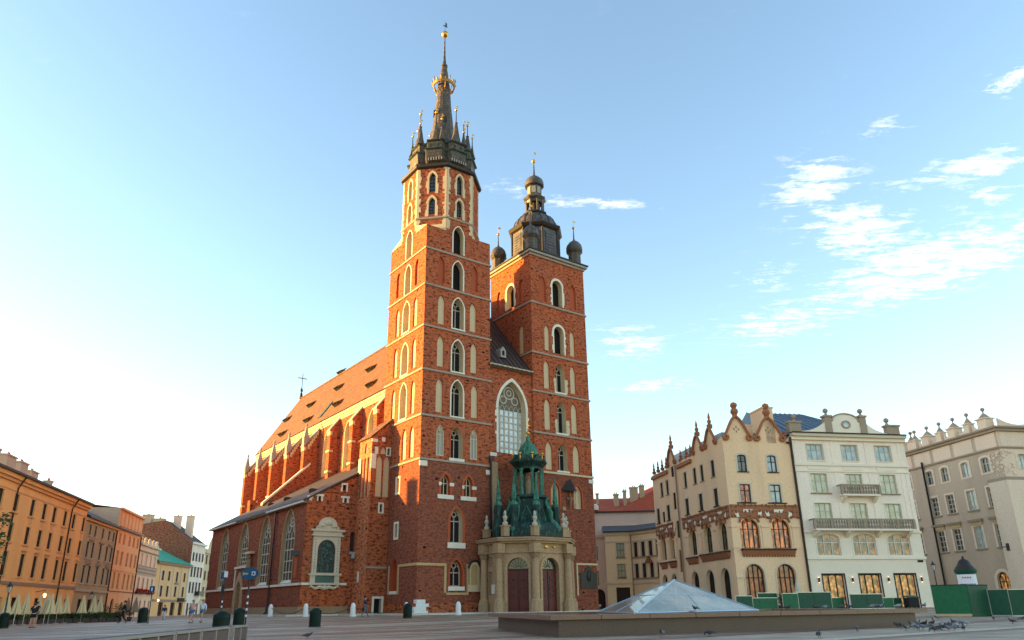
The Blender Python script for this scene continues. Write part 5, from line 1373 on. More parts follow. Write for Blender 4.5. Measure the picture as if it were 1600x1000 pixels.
# peach house with attic storey
h = House('town_house', 'tall peach house with a panelled attic storey above its cornice', rowP(16.56), ANG_L); F = h.front(); W_ = 16.2
PW = dict(d=.14, pane='glass_brown', frame=(2, 3, .06, 'wall_peach'))
for x in (2.3, 5.0, 8.6, 11.4, 14.3):
    F.win(x, 4.7, 1.1, 2.6, sur=(.12, .04, 'wall_peach', False), **PW); F.win(x, 8.5, 1.1, 2.3, sur=(.12, .04, 'wall_peach', False), **PW); F.win(x, 12.0, 1.05, 1.7, sur=(.12, .04, 'wall_peach', False), **PW)
F.win(3.6, .05, 2.0, 3.1, 'round', d=.4, pane='dark_room', frame=(2, 2, .08, 'frame_brown'), name='arched_doorway'); F.win(9.6, .05, 1.5, 2.6, 'round', d=.4, pane='dark_room', frame=(2, 2, .08, 'frame_brown'), name='arched_doorway'); F.win(13.0, .05, 1.5, 2.6, d=.4, pane='dark_room', name='doorway')
F.emit(h.mb, [(0, -.2), (W_, -.2), (W_, 17.7), (0, 17.7)])
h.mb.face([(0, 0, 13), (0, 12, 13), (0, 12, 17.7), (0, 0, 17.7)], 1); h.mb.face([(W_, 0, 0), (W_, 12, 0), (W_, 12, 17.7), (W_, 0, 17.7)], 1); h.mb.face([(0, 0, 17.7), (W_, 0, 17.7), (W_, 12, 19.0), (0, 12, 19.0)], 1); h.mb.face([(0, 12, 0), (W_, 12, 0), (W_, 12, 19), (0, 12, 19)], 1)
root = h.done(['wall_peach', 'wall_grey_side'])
for nm, z0, z1, p, m_ in (('string_course', 7.6, 7.85, .12, 'wall_peach'), ('string_course', 4.2, 4.35, .1, 'terracotta_dark'), ('cornice', 14.3, 14.7, .5, 'trim_brown'), ('cornice', 17.4, 17.75, .4, 'wall_peach')): bx(nm, m_, root, .03, W_ - .03, -p, -.003, z0, z1)
for x in (1.2, 3.6, 6.0, 8.4, 10.8, 13.2, 15.2): bx('attic_pilaster', 'wall_peach', root, x - .18, x + .18, -.1, -.003, 14.71, 17.3)
for x in (2.4, 4.8, 7.2, 9.6, 12.0, 14.2): bx('attic_panel', 'trim_orange', root, x - .7, x + .7, -.05, -.003, 15.1, 16.9)
mb = MB(); mb.tube([(W_ - .2, -.1, 14.2), (W_ - .2, -.1, .1)], .1, 6); mb.build('drainpipe', 'frame_brown', root)

# pink house with a striped middle
h = House('town_house', 'pink house with a striped front, scrolled roof ornaments and red flower boxes', rowP(32.85), ANG_L); F = h.front(); W_ = 16.0
for x in (2.6, 6.2, 9.8, 13.4):
    F.win(x, 9.4, 1.3, 2.0, d=.14, pane='wall_pink', sur=(.12, .04, 'trim_cream', False), pname='blind_window'); F.win(x, 4.9, 1.1, 2.2, sur=(.2, .06, 'trim_cream', False), **PW); F.win(x, .05, 1.2, 2.9, d=.35, pane='dark_room', frame=(1, 2, .08, 'frame_white'), name='shop_front')
F.emit(h.mb, [(0, -.2), (W_, -.2), (W_, 13.2), (0, 13.2)]); h.mb.face([(W_, 0, 0), (W_, 12, 0), (W_, 12, 13.2), (W_, 0, 13.2)]); h.mb.face([(0, 0, 13.2), (W_, 0, 13.2), (W_, 10, 14.5), (0, 10, 14.5)]); h.mb.face([(0, 10, 0), (W_, 10, 0), (W_, 10, 14.5), (0, 10, 14.5)])
root = h.done(['wall_pink'])
for k in range(5): bx('stripe_course', 'trim_brown' if k % 2 else 'wall_stripe', root, .03, W_ - .03, -.06, -.003, 7.5 + k * .34, 7.8 + k * .34)
for nm, z0, z1, p, m_ in (('cornice', 11.75, 12.0, .2, 'trim_brown'), ('cornice', 12.9, 13.25, .45, 'trim_cream'), ('string_course', 9.15, 9.3, .12, 'trim_brown')): bx(nm, m_, root, .03, W_ - .03, -p, -.003, z0, z1)
for x in (1.5, 4.6, 7.8, 11.0, 14.2):
    mb = MB(); mb.lathe([(.5, 13.25), (.45, 13.7), (.2, 13.9), (.34, 14.3), (.1, 14.6)], 8, (x, .2)); mb.build('roof_urn', 'trim_cream', root)
for x in (2.0, 4.6, 7.2, 10.6, 13.2):
    mb = MB(); mb.box(x - 1.1, x + 1.1, -.5, -.1, 4.15, 4.5); fb = mb.build('flower_box', 'frame_brown', root)
    m2 = MB(); rnd = random.Random(x)
    for _ in range(60):
        c = Vector((x + rnd.uniform(-1.15, 1.15), rnd.uniform(-.62, -.1), rnd.uniform(4.3, 5.0))); e_ = Vector((rnd.uniform(-1, 1), rnd.uniform(-1, 1), rnd.uniform(-1, 1))).normalized() * .16; g_ = e_.cross(Vector((.3, .7, .6))).normalized() * .16
        m2.face([c - e_, c + g_, c + e_, c - g_])
    if 'geranium' not in MATS: plain('geranium', (.42, .02, .02), var=.4, scale=6)
    m2.build('red_flowers', 'geranium', fb)

# after the pink house the row turns a little towards the square
K2 = rowP(48.9); YO2 = R(-4); A2 = Vector((math.sin(YO2), math.cos(YO2), 0)); ANG2 = math.atan2(A2.y, A2.x)
def row2(px, py): return on_plane(px, py, K2, A2)
g0, g1 = 0.0, row2(295, 900)[0]; w1 = row2(316, 900)[0]; y1 = row2(331, 900)[0]
ge = row2(297, 884)[1]
h = House('town_house', 'ochre corner house under a bright green hipped metal roof', K2, ANG2); F = h.front(); W_ = g1
for t in (.2, .38, .62, .86):
    F.win(W_ * t, ge * .36, 1.2, ge * .2, sur=(.18, .05, 'trim_cream', False), **LWIN); F.win(W_ * t, ge * .66, 1.15, ge * .18, sur=(.18, .05, 'trim_cream', False), **LWIN)
for t in (.25, .6, .85): F.win(W_ * t, .05, W_ * .13, 2.7, d=.4, pane='dark_room', frame=(2, 2, .08, 'frame_brown'), name='shop_front')
F.emit(h.mb, [(0, -.2), (W_, -.2), (W_, ge), (0, ge)]); h.mb.face([(0, 0, 0), (0, 9, 0), (0, 9, ge), (0, 0, ge)], 1); h.mb.face([(W_, 0, 0), (W_, 9, 0), (W_, 9, ge), (W_, 0, ge)])
root = h.done(['wall_ochre', 'wall_peach'])
mb = MB(); e_ = .7; zt = row2(230, 836)[1]
q0, q1 = (-e_, -e_, ge), (W_ + e_, -e_, ge); q2, q3 = (W_ + e_, 10, ge), (-e_, 10, ge); t0, t1 = (1.5, 8.5, ge + 5.2), (W_ * .6, 8.5, ge + 5.2)
mb.face([q0, q1, t1, t0]); mb.face([q1, q2, t1]); mb.face([q3, q0, t0]); mb.face([q2, q3, t0, t1]); mb.build('roof', 'roof_green', root)
bx('cornice', 'trim_brown', root, -.2, W_ + .2, -.45, -.003, ge - .5, ge - .02); bx('string_course', 'trim_brown', root, .02, W_ - .02, -.2, -.003, ge * .27, ge * .27 + .4)
mb = MB(); mb.extrude([(W_ * .55, -.2, ge * .6), (W_ * .69, -.2, ge * .6), (W_ * .62, -.2, ge * .66)], (0, .19, 0)); mb.build('window_pediment', 'trim_brown', root)
for t in (.12, .5, .75, .97): bx('pilaster', 'trim_cream', root, W_ * t - .2, W_ * t + .2, -.1, -.003, ge * .33, ge - .52)
bx('sign_board', 'frame_dark', root, W_ * .7, W_ * .9, -.4, -.21, 2.9, 3.7)
mb = MB(); mb.ball((W_ * .12, -.3, 3.1), .22, 8, 6); mb.build('wall_lamp', 'lamp_lit', root)

h = House('town_house', 'pale grey house with long windows beside a bare brick side wall', K2 + A2 * (g1 + .03), ANG2); F = h.front(); W_ = w1 - g1 - .05; we = row2(308, 848)[1]
for t in (.15, .38, .62, .86):
    for z0, hh in ((.05, 2.6), (we * .3, we * .15), (we * .52, we * .15), (we * .74, we * .12)): F.win(W_ * t, z0, W_ * .13, hh, sur=(.1, .06, 'frame_white', False), **LWIN)
F.emit(h.mb, [(0, -.2), (W_, -.2), (W_, we), (0, we)])
h.mb.face([(0, 0, 0), (0, 22, 0), (0, 22, we + 2.5), (0, 7, we + 5.0), (0, 0, we)], 1); h.mb.face([(W_, 0, 0), (W_, 12, 0), (W_, 12, we), (W_, 0, we)])
h.mb.face([(0, 0, we), (W_, 0, we), (W_, 7, we + 5.0), (0, 7, we + 5.0)], 2); h.mb.face([(0, 22, 0), (W_, 22, 0), (W_, 22, we), (0, 22, we)], 0); h.mb.face([(0, 7, we + 5), (W_, 7, we + 5), (W_, 22, we + 2.5), (0, 22, we + 2.5)], 2)
root = h.done(['wall_white', 'brick_gable', 'roof_brown'])
bx('cornice', 'frame_white', root, -.02, W_, -.5, -.003, we - .5, we); bx('balcony', 'iron', root, W_ * .55, W_ * .95, -1.1, -.003, we * .27, we * .27 + .9); bx('string_course', 'frame_white', root, 0, W_, -.25, -.003, we * .66, we * .66 + .35)
for t in (2.5, 5.5): chimney(root, W_ * .4, t, we + t * .5, we + 6.2, 1.1, 1.6, 'wall_far_pink')
for y_, x_ in ((9, 2), (12, 2.5), (15, 2), (18, 2)): chimney(root, x_, y_, we + 3, we + 6.4 - (y_ % 2), 1.6, 2.2, 'wall_grey_side')
h = House('town_house', 'narrow pale yellow house with an ornate gable beyond the grey house', K2 + A2 * (w1 + .02), ANG2); F = h.front(); W_ = 14.0; ye = we - 1.5
for t in (.12, .3, .5, .72):
    for z0 in (.1, 4.2, 8.0, 11.8): F.win(W_ * t, z0, 1.2, 2.2, sur=(.15, .06, 'trim_cream', False), **LWIN)
F.emit(h.mb, [(0, -.2), (W_, -.2), (W_, ye), (W_ * .5, ye), (W_ * .42, ye + 2.2), (W_ * .3, ye + 3.8), (W_ * .18, ye + 2.2), (W_ * .1, ye), (0, ye)]); h.mb.face([(0, 0, ye), (W_, 0, ye), (W_, 8, ye + 3), (0, 8, ye + 3)]); root = h.done(['wall_yellow'])
bx('cornice', 'trim_cream', root, 0, W_, -.4, -.003, ye - .4, ye)

# ---- right-hand side: front line of the square
PR = Vector((25.255, 86.384, 0)); ANG_R = R(10)
# beige corner house with terracotta ornament
h = House('corner_house', 'beige corner house with scrolled gables and a terracotta frieze', PR, ANG_R); W_, D_ = 8.72, 24.3
def gable_pts(c, w, z0, z1, n=6):
    """bell-shaped gable from left foot to right foot"""
    pts = []
    for i in range(2 * n + 1):
        t = -1 + i / n
        a = abs(t)
        zz = z0 + (z1 - z0) * (math.cos(a * math.pi) * .5 + .5) ** .75
        pts.append((c + t * w / 2, zz))
    return pts
F = h.front()
for x in (2.22, 6.1):
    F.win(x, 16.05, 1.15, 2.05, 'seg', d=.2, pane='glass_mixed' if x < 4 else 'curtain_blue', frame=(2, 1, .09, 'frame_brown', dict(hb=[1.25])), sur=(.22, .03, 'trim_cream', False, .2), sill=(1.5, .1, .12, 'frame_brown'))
    F.win(x, 12.4, 1.35, 2.15, 'rect', d=.2, pane='amber_reflection_glow' if x < 4 else 'curtain_pale', frame=(2, 1, .09, 'frame_brown', dict(hb=[1.4])), sur=(.2, .03, 'trim_cream', False), sill=(2.4, .12, .2, 'frame_brown'))
    F.win(x, 7.15, 2.45, 3.4, 'round', d=.45, pane='amber_reflection_glow', frame=(4, 2, .09, 'frame_brown', dict(hb=[2.2])), name='bay_window')
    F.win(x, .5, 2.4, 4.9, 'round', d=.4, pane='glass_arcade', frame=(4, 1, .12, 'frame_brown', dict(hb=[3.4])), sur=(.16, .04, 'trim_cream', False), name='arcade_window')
gf = [(0, -.1), (W_, -.1), (W_, 20.3)] + gable_pts(6.15, 4.3, 20.1, 22.7)[::-1] + gable_pts(1.95, 3.9, 20.1, 22.7)[::-1] + [(0, 20.3)]
F.emit(h.mb, gf)
F = h.side(D_)
sy = lambda y: D_ - y
for y in (3.4, 6.65, 8.9, 12.05, 18.6, 20.8): F.win(sy(y), 15.95, .95 if y > 5 else 1.0, 2.05, d=.2, pane='glass_brown', frame=(2, 1, .08, 'frame_brown', dict(hb=[1.3])), sur=(.14, .03, 'trim_cream', False), sill=(1.2, .1, .12, 'trim_brown'))
F.win(sy(16.3), 18.1, 1.0, 1.45, d=.2, pane='glass_brown', frame=(2, 1, .08, 'frame_brown'))
for y in (3.3, 7.75, 12.2, 18.9, 22.9): F.win(sy(y), 12.4, 1.15, 2.1, d=.2, pane='glass_brown', frame=(2, 1, .08, 'frame_brown', dict(hb=[1.35])), sur=(.14, .03, 'trim_cream', False), sill=(1.5, .12, .14, 'frame_brown'))
F.win(sy(20.8), 12.3, .9, 1.5, d=.2, pane='glass_brown', frame=(2, 1, .08, 'frame_brown')); F.win(sy(16.3), 13.6, .95, 2.3, d=.2, pane='glass_brown', frame=(2, 1, .08, 'frame_brown')); F.win(sy(15.9), 9.7, 1.1, 2.3, d=.25, pane='glass_brown', frame=(2, 1, .08, 'frame_brown')); F.win(sy(16.0), 5.2, .9, 3.0, 'round', d=.25, pane='glass_brown', frame=(2, 1, .08, 'terracotta'))
for y in (2.55, 6.75, 11.4, 18.4, 21.8): F.win(sy(y), 7.1, 2.3 if y < 17 else 1.8, 3.3, 'round', d=.6, rm=0, pane='glass_green', frame=(3, 2, .1, 'frame_brown', dict(hb=[2.1])), name='bay_window')
for y in (2.9, 7.1, 11.6, 18.7, 22.1): F.win(sy(y), .5, 2.3 if y < 17 else 1.8, 4.6, 'round', d=.5, pane='dark_room', frame=(3, 1, .11, 'frame_brown', dict(hb=[3.0])), sur=(.18, .04, 'trim_cream', False), name='arcade_window')
gn = [(0, -.1), (D_, -.1), (D_, 20.3)] + [(sy(a), b) for a, b in gable_pts(3.3, 4.0, 20.1, 22.0)] + [(sy(a), b) for a, b in gable_pts(7.2, 3.8, 20.1, 21.9)] + [(sy(9.4), 20.1), (sy(9.45), 19.8), (sy(14.4), 19.8)] + [(sy(a), b) for a, b in gable_pts(16.3, 3.6, 20.0, 22.1)] + [(sy(18.2), 19.6), (sy(24.3), 19.6)]
F.emit(h.mb, gn)
h.mb.face([(W_, 0, 0), (W_, D_, 0), (W_, D_, 19.5), (W_, 0, 19.5)]); h.mb.face([(0, D_, 0), (W_, D_, 0), (W_, D_, 19.5), (0, D_, 19.5)])
root = h.done(['wall_beige'])
mb = MB(); mb.face([(.4, .4, 19.6), (W_ - .3, .4, 19.6), (W_ - .3, D_ - .3, 19.6), (.4, D_ - .3, 19.6)]); mb.extrude([(1.2, 2.5, 19.6), (7.8, 2.5, 19.6), (7.8, 2.5, 21.4), (1.2, 2.5, 21.4)], (0, 18, .2)); mb.build('roof', 'zinc', root)
# scroll mouldings along the gables (front and side)
def scroll(P, c, w, z0, z1, M, name='gable_moulding'):
    pts = gable_pts(c, w, z0, z1, 8); mb = MB()
    path = [(a, -.14, b) for a, b in pts]
    for sg, e_ in ((1, path[0]), (-1, path[-1])):
        cur = [(e_[0] + sg * (.32 - .30 * math.cos(t)) * 1.0, -.14, e_[2] - .02 - .30 * math.sin(t) * 1.0) for t in [k * .5 for k in range(1, 9)]]
        if sg == 1: path = cur[::-1] + path
        else: path = path + cur
    mb.tube(path, .17, 6); return mb.build(name, 'terracotta', P, matrix=M)
FM = Facade((0, 0, 0), (1, 0, 0), (0, 1, 0)).mat(0, 0); SM = Facade((0, 0, 0), (0, -1, 0), (1, 0, 0)).mat(0, 0)
scroll(root, 1.95, 3.7, 20.2, 22.75, FM); scroll(root, 6.15, 4.0, 20.2, 22.75, FM)
for c, w_, z1 in ((3.3, 3.6, 22.05), (7.2, 3.5, 21.95), (16.3, 3.3, 22.15)): scroll(root, -c, w_, 20.1, z1, SM)
def finial(P, x, y, z, k=1.0, spike=False):
    mb = MB()
    if spike: mb.lathe([(.3 * k, z), (.34 * k, z + .35 * k), (.16 * k, z + .5 * k), (.24 * k, z + .8 * k), (.1 * k, z + 1.0 * k), (.15 * k, z + 1.25 * k), (.03, z + 1.8 * k)], 8, (x, y))
    else: mb.lathe([(.28 * k, z), (.24 * k, z + .2 * k), (.4 * k, z + .5 * k), (.34 * k, z + .75 * k), (.2 * k, z + .85 * k), (.36 * k, z + 1.15 * k), (.3 * k, z + 1.35 * k), (.05, z + 1.5 * k)], 8, (x, y))
    return mb.build('roof_finial', 'terracotta', P)
finial(root, 1.95, 0, 22.75, 1.25); finial(root, 6.15, 0, 22.75, 1.25); finial(root, 8.3, .1, 20.3, .6)
for y, z in ((3.3, 22.05), (7.2, 21.95), (16.3, 22.15)): finial(root, .1, y, z, 1.15, True)
for y in (9.8, 11.2, 13.2, 18.6, 20.2, 21.9, 23.6): finial(root, .1, y, 19.7, .95, True)
for x in (1.95, 6.15):
    mb = MB()
    for dx, dz in ((0, .28), (0, -.28), (-.3, 0), (.3, 0)): mb.extrude([(x + dx - .11, -.04, 21.2 + dz), (x + dx, -.04, 21.05 + dz), (x + dx + .11, -.04, 21.2 + dz), (x + dx, -.04, 21.4 + dz)], (0, .035, 0))
    mb.build('gable_ornament', 'trim_brown', root)
for y0, y1 in ((9.5, 14.4), (18.0, 24.2)): bx('side_cornice', 'terracotta', root, -.3, -.003, y0, y1, 18.9, 19.35)
# frieze bands with white tablets
def frieze(F, x0, x1, z0, z1, arches, seed):
    rnd = random.Random(seed); M = F.mat(0, 0)
    loops = [(x0, z0 + .9), (x1, z0 + .9), (x1, z1), (x0, z1)]
    mb = MB(); mb.extrude([(a, -.1, b) for a, b in loops], (0, .095, 0)); fr = mb.build('frieze', 'terracotta', root, matrix=M)
    n = int((x1 - x0) / .42); m2 = MB()
    for i in range(n):
        for z in (z0 + 1.0, z1 - .15, (z0 + z1) / 2 + .4):
            m2.ball((x0 + (i + .5) * (x1 - x0) / n + rnd.uniform(-.1, .1), -.12, z + rnd.uniform(-.08, .08)), rnd.uniform(.1, .22), 6, 4, 0, (1, .45, 1))
    tag(m2.build('frieze_relief', 'terracotta_dark', fr, smooth=True), kind='stuff')
    for a in arches:
        m3 = MB(); m3.box(a - .6, a + .6, -.14, -.101, z0 + 1.5, z0 + 1.85); m3.build('white_tablet', 'trim_white', fr)
        for s_ in (-1, 1):
            m3 = MB(); m3.extrude([(a + s_ * 1.15, -.13, z0 + .95), (a + s_ * 1.55, -.13, z0 + .95), (a + s_ * 1.75, -.13, z0 + 1.6), (a + s_ * 1.3, -.13, z0 + 1.6)], (0, .028, 0)); m3.build('white_tablet', 'trim_white', fr)
            m4 = MB(); m4.tube([(a + s_ * .62 + .58 * math.cos(math.pi * i / 8), -.12, z0 + .35 + .6 * math.sin(math.pi * i / 8)) for i in range(9)], .13, 6); m4.build('arch_moulding', 'terracotta', fr)
FF = Facade((0, 0, 0), (1, 0, 0), (0, 1, 0)); FS = Facade((0, D_, 0), (0, -1, 0), (1, 0, 0))
frieze(FF, .02, W_ - .1, 9.75, 12.15, (2.22, 6.1), 1)
frieze(FS, sy(14.1), sy(.1), 9.75, 12.1, (sy(2.55), sy(6.75), sy(11.4)), 2); frieze(FS, sy(24.2), sy(17.6), 9.75, 12.0, (sy(18.4), sy(21.8)), 3)
def bracket_sill(F, x0, x1, z):
    M = F.mat(0, 0); mb = MB(); mb.box(x0, x1, -.45, -.003, z - .18, z); s_ = mb.build('bay_sill', 'frame_brown', root, matrix=M)
    mb = MB(); mb.extrude([(x0 + .1, -.4, z - .19), (x0 + .1, -.003, z - .19), (x0 + .1, -.003, z - .75), (x0 + .1, -.1, z - .75)], (x1 - x0 - .2, 0, 0)); mb.build('sill_frieze', 'terracotta', root, matrix=M)
    for k in range(int((x1 - x0) / .35)):
        mb = MB(); mb.ball((x0 + .27 + k * .35, -.1, z - .82), .11, 6, 4); mb.build('sill_drop', 'terracotta_dark', root, matrix=M)
bracket_sill(FF, .85, 7.6, 7.1); bracket_sill(FS, sy(8.9), sy(.9), 7.0); bracket_sill(FS, sy(13.2), sy(10.0), 6.9); bracket_sill(FS, sy(19.6), sy(17.3), 6.8); bracket_sill(FS, sy(23.0), sy(20.7), 6.8)
for F_, xs_ in ((FF, (.4, 4.16, 8.0)), (FS, (sy(.4), sy(4.6), sy(9.0), sy(13.3), sy(17.2), sy(20.1), sy(23.6)))):
    for x in xs_:
        mb = MB(); mb.box(x - .45, x + .45, -.07, -.003, 7.2, 9.55); mb.box(x - .55, x + .55, -.16, -.003, 9.55, 9.75); mb.build('pier', 'wall_beige', root, matrix=F_.mat(0, 0))
bx('string_course', 'trim_cream', root, -.06, .9, -.08, -.003, 3.85, 4.0)
for y in (14.9,): bx('drainpipe', 'trim_brown', root, -.2, -.06, y, y + .14, .5, 19.5)
chimney(root, 6.4, 1.6, 19.6, 24.0, 1.3, 3.2, 'wall_beige', 0); chimney(root, 4.2, 1.4, 19.6, 21.9, .9, .8, 'wall_beige', 0)

# white hotel
x0w = 8.95
h = House('town_house', 'white plastered house with two stone balconies and lit shop windows', PR + Vector((math.cos(ANG_R), math.sin(ANG_R), 0)) * x0w, ANG_R); W_ = 15.45; D_ = 16
F = h.front(); WC = (3.05, 7.75, 12.35)
WF = lambda hb, nx=3: (nx, 1, .075, 'frame_cream', dict(hb=hb))
for x in WC:
    F.win(x, 17.6, 2.15, 2.0, d=.22, pane='curtain_blue', frame=WF([1.3], 3), sur=(.1, .04, 'trim_cream', False), sill=(2.4, .1, .1, 'trim_white'))
    F.win(x, 13.65, 2.2, 2.35, d=.22, pane='curtain_yellow', frame=WF([1.5], 3), sur=(.12, .05, 'trim_white', False), sill=(2.7, .14, .16, 'trim_brown'))
    F.win(x, 9.6, 2.2, 2.85, d=.22, pane='curtain_yellow', frame=WF([1.9], 3), sur=(.12, .05, 'trim_white', False))
    F.win(x, 6.3, 3.0, 2.55, 'seg', d=.25, pane='glass_reflection_glow', frame=(3, 1, .1, 'frame_white', dict(hb=[1.55])), sur=(.14, .05, 'trim_white', False), sill=(3.2, .12, .12, 'trim_white'))
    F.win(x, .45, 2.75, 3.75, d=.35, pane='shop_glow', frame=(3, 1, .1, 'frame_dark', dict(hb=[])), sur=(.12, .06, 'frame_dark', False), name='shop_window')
F.emit(h.mb, [(0, -.1), (W_, -.1), (W_, 20.6), (0, 20.6)])
h.mb.face([(0, 0, 0), (0, D_, 0), (0, D_, 20.6), (0, 0, 20.6)]); h.mb.face([(W_, 0, 0), (W_, D_, 0), (W_, D_, 20.6), (W_, 0, 20.6)]); h.mb.face([(0, D_, 0), (W_, D_, 0), (W_, D_, 20.6), (0, D_, 20.6)])
root = h.done(['wall_snow'])
for nm, z0, z1, p, m_ in (('string_course', 16.95, 17.25, .16, 'trim_white'), ('string_course', 16.2, 16.4, .12, 'trim_white'), ('string_course', 8.95, 9.15, .2, 'trim_white'), ('string_course', 5.9, 6.2, .2, 'trim_white'), ('cornice', 20.1, 20.5, .35, 'trim_white'), ('cornice', 20.5, 20.85, .7, 'trim_cream'), ('eave', 20.85, 21.0, .8, 'frame_brown')): bx(nm, m_, root, -.02, W_ + .06, -p, -.003, z0, z1)
for x in (.35, 5.4, 10.05, 14.4, 15.1): bx('pilaster', 'wall_snow', root, x - .22, x + .22, -.06, -.003, 9.2, 16.15)
for x in (.35, 5.4, 10.05, 14.6): bx('pilaster', 'wall_snow', root, x - .22, x + .22, -.05, -.003, 17.3, 20.05)
for k in range(8): bx('rustication', 'trim_white', root, .02, W_ - .02, -.035, -.003, 4.35 + k * .19, 4.35 + k * .19 + .165)
for i, (x0_, x1_) in enumerate(((0, WC[0] - 1.5), (WC[0] + 1.5, WC[1] - 1.5), (WC[1] + 1.5, WC[2] - 1.5), (WC[2] + 1.5, W_))):
    for k in range(9): bx('rustication', 'trim_white', root, x0_ + .02, x1_ - .02, -.035, -.003, .9 + k * .38, .9 + k * .38 + .35)
for i, (x0_, x1_) in enumerate(((0, WC[0] - 1.65), (WC[0] + 1.65, WC[1] - 1.65), (WC[1] + 1.65, WC[2] - 1.65), (WC[2] + 1.65, W_))):
    for k in range(6): bx('rustication', 'trim_white', root, x0_ + .02, x1_ - .02, -.035, -.003, 6.25 + k * .43, 6.25 + k * .43 + .4)
for x in WC: bx('overdoor_panel', 'trim_white', root, x - 1.3, x + 1.3, -.07, -.003, 16.45, 16.85)
def balcony(x0, x1, z, dep=1.1):
    mb = MB(); mb.box(x0, x1, -dep, -.21, z - .22, z); b_ = mb.build('balcony', 'trim_white', root)
    mb = MB(); mb.box(x0 - .08, x1 + .08, -dep - .06, -dep + .12, z + 1.0, z + 1.16); mb.box(x0 - .08, x0 + .1, -dep, -.06, z + 1.0, z + 1.16); mb.box(x1 - .1, x1 + .08, -dep, -.06, z + 1.0, z + 1.16); mb.build('handrail', 'stone_tan', b_)
    n = max(2, round((x1 - x0) / 2.3))
    for i in range(n + 1):
        x = x0 + (x1 - x0) * i / n; mb = MB(); mb.box(x - .17, x + .17, -dep - .03, -dep + .18, z, z + 1.0); mb.build('baluster_pier', 'stone_tan', b_)
    k = int((x1 - x0) / .36)
    for i in range(k):
        x = x0 + .2 + (x1 - x0 - .4) * (i + .5) / k; mb = MB(); mb.lathe([(.1, z), (.15, z + .3), (.06, z + .5), (.15, z + .75), (.1, z + 1.0)], 6, (x, -dep + .06)); mb.build('baluster', 'stone_tan', b_)
    for x in ((x0 + .4, x1 - .4) if n < 4 else [x0 + .4 + (x1 - x0 - .8) * i / 3 for i in range(4)]):
        mb = MB(); mb.extrude([(x - .2, -.05, z - .22), (x - .2, -dep + .1, z - .22), (x - .2, -dep + .3, z - .45), (x - .2, -.05, z - 1.0)], (.4, 0, 0)); mb.build('console', 'trim_white', b_)
balcony(1.0, 14.0, 9.35, 1.15); balcony(5.3, 10.3, 13.45, 1.0)
# curved parapet with piers, balls and a round window
mb = MB()
def parapet(pts): mb.extrude([(a, -.1, b) for a, b in pts], (0, .35, 0))
mid = [(5.7, 21.0), (9.8, 21.0), (9.8, 22.5)] + [(7.75 + 1.75 * math.cos(math.pi * i / 10), 22.6 + .95 * math.sin(math.pi * i / 10)) for i in range(11)] + [(5.7, 22.5)]
parapet(mid)
for sg, xa, xb in ((1, 1.5, 5.0), (-1, 13.6, 10.5)): parapet([(xa, 21.0), (xb, 21.0)] + [(xb + (xa - xb) * t, 21.25 + 1.25 * (1 - t) ** 2.2) for t in [k / 8 for k in range(9)]])
par = mb.build('parapet', 'trim_white', root)
mb = MB()
for k in range(10):
    a, b = math.pi * k / 10, math.pi * (k + 1) / 10
    mb.extrude([(7.75 + r_ * math.cos(t), -.22, 22.6 + (.95 / 1.75 * r_) * math.sin(t)) for r_, t in ((1.74, a), (1.74, b), (2.0, b), (2.0, a))], (0, .5, 0))
mb.build('parapet_coping', 'stone_tan', par)
mb = MB(); inn = [(.42 * math.cos(2 * math.pi * i / 14) , .34 * math.sin(2 * math.pi * i / 14)) for i in range(14)]; out = [(.62 * math.cos(2 * math.pi * i / 14), .52 * math.sin(2 * math.pi * i / 14)) for i in range(14)]
ring(mb, inn, out, -.1, .02); o = mb.build('round_window', 'stone_tan', root, loc=(7.75, -.12, 22.2)); mb = MB(); mb.ngon([(a, -.04, b) for a, b in inn]); mb.build('pane', 'curtain_blue', o)
for x, w_, z1 in ((.75, 1.6, 22.2), (5.35, .85, 23.1), (10.15, .85, 23.2), (14.2, 1.7, 22.1)):
    mb = MB(); mb.box(x - w_ / 2, x + w_ / 2, -.25, .5, 21.0, z1); mb.box(x - w_ / 2 - .12, x + w_ / 2 + .12, -.37, .62, z1, z1 + .22); o = mb.build('parapet_pier', 'stone_tan', par)
    mb = MB(); xx = x if w_ < 1 else x + (.1 if x < 5 else -.55); mb.lathe([(.3, z1 + .22), (.12, z1 + .5), (.14, z1 + .6)], 8, (xx, .1)); mb.ball((xx, .1, z1 + .85), .32, 10, 8); mb.build('stone_ball', 'stone_tan', o, smooth=True)
mb = MB(); mb.face([(-1.6, 1.0, 21.0), (W_ - 1, 1.0, 21.0), (7.3, 8.2, 25.6), (-1.0, 8.2, 25.6)]); mb.face([(W_ - 1, 1.0, 21.0), (W_ - .3, 15.5, 21), (7.3, 8.2, 25.6)]); mb.face([(-1.6, 15.5, 21), (-1.0, 8.2, 25.6), (7.3, 8.2, 25.6), (W_ - .3, 15.5, 21)]); mb.face([(-1.6, 1.0, 21.0), (-1.0, 8.2, 25.6), (-1.6, 15.5, 21)]); mb.build('roof', 'roof_blue', root)
for q in range(12):
    t = q / 12; xb = -1.6 + t * (W_ + .6); xt = -1.0 + t * 8.3
    mb = MB(); mb.extrude([(xb - .03, 1.0, 21.03), (xb + .03, 1.0, 21.03), (xt + .03, 8.2, 25.63), (xt - .03, 8.2, 25.63)], (0, -.04, .06)); mb.build('roof_seam', 'roof_blue', root)
mb = MB(); mb.box(-.2, -.04, -.25, -.08, .5, 20.4); mb.box(-.7, -.05, -.3, -.1, 19.6, 19.8); mb.build('drainpipe', 'frame_brown', root)
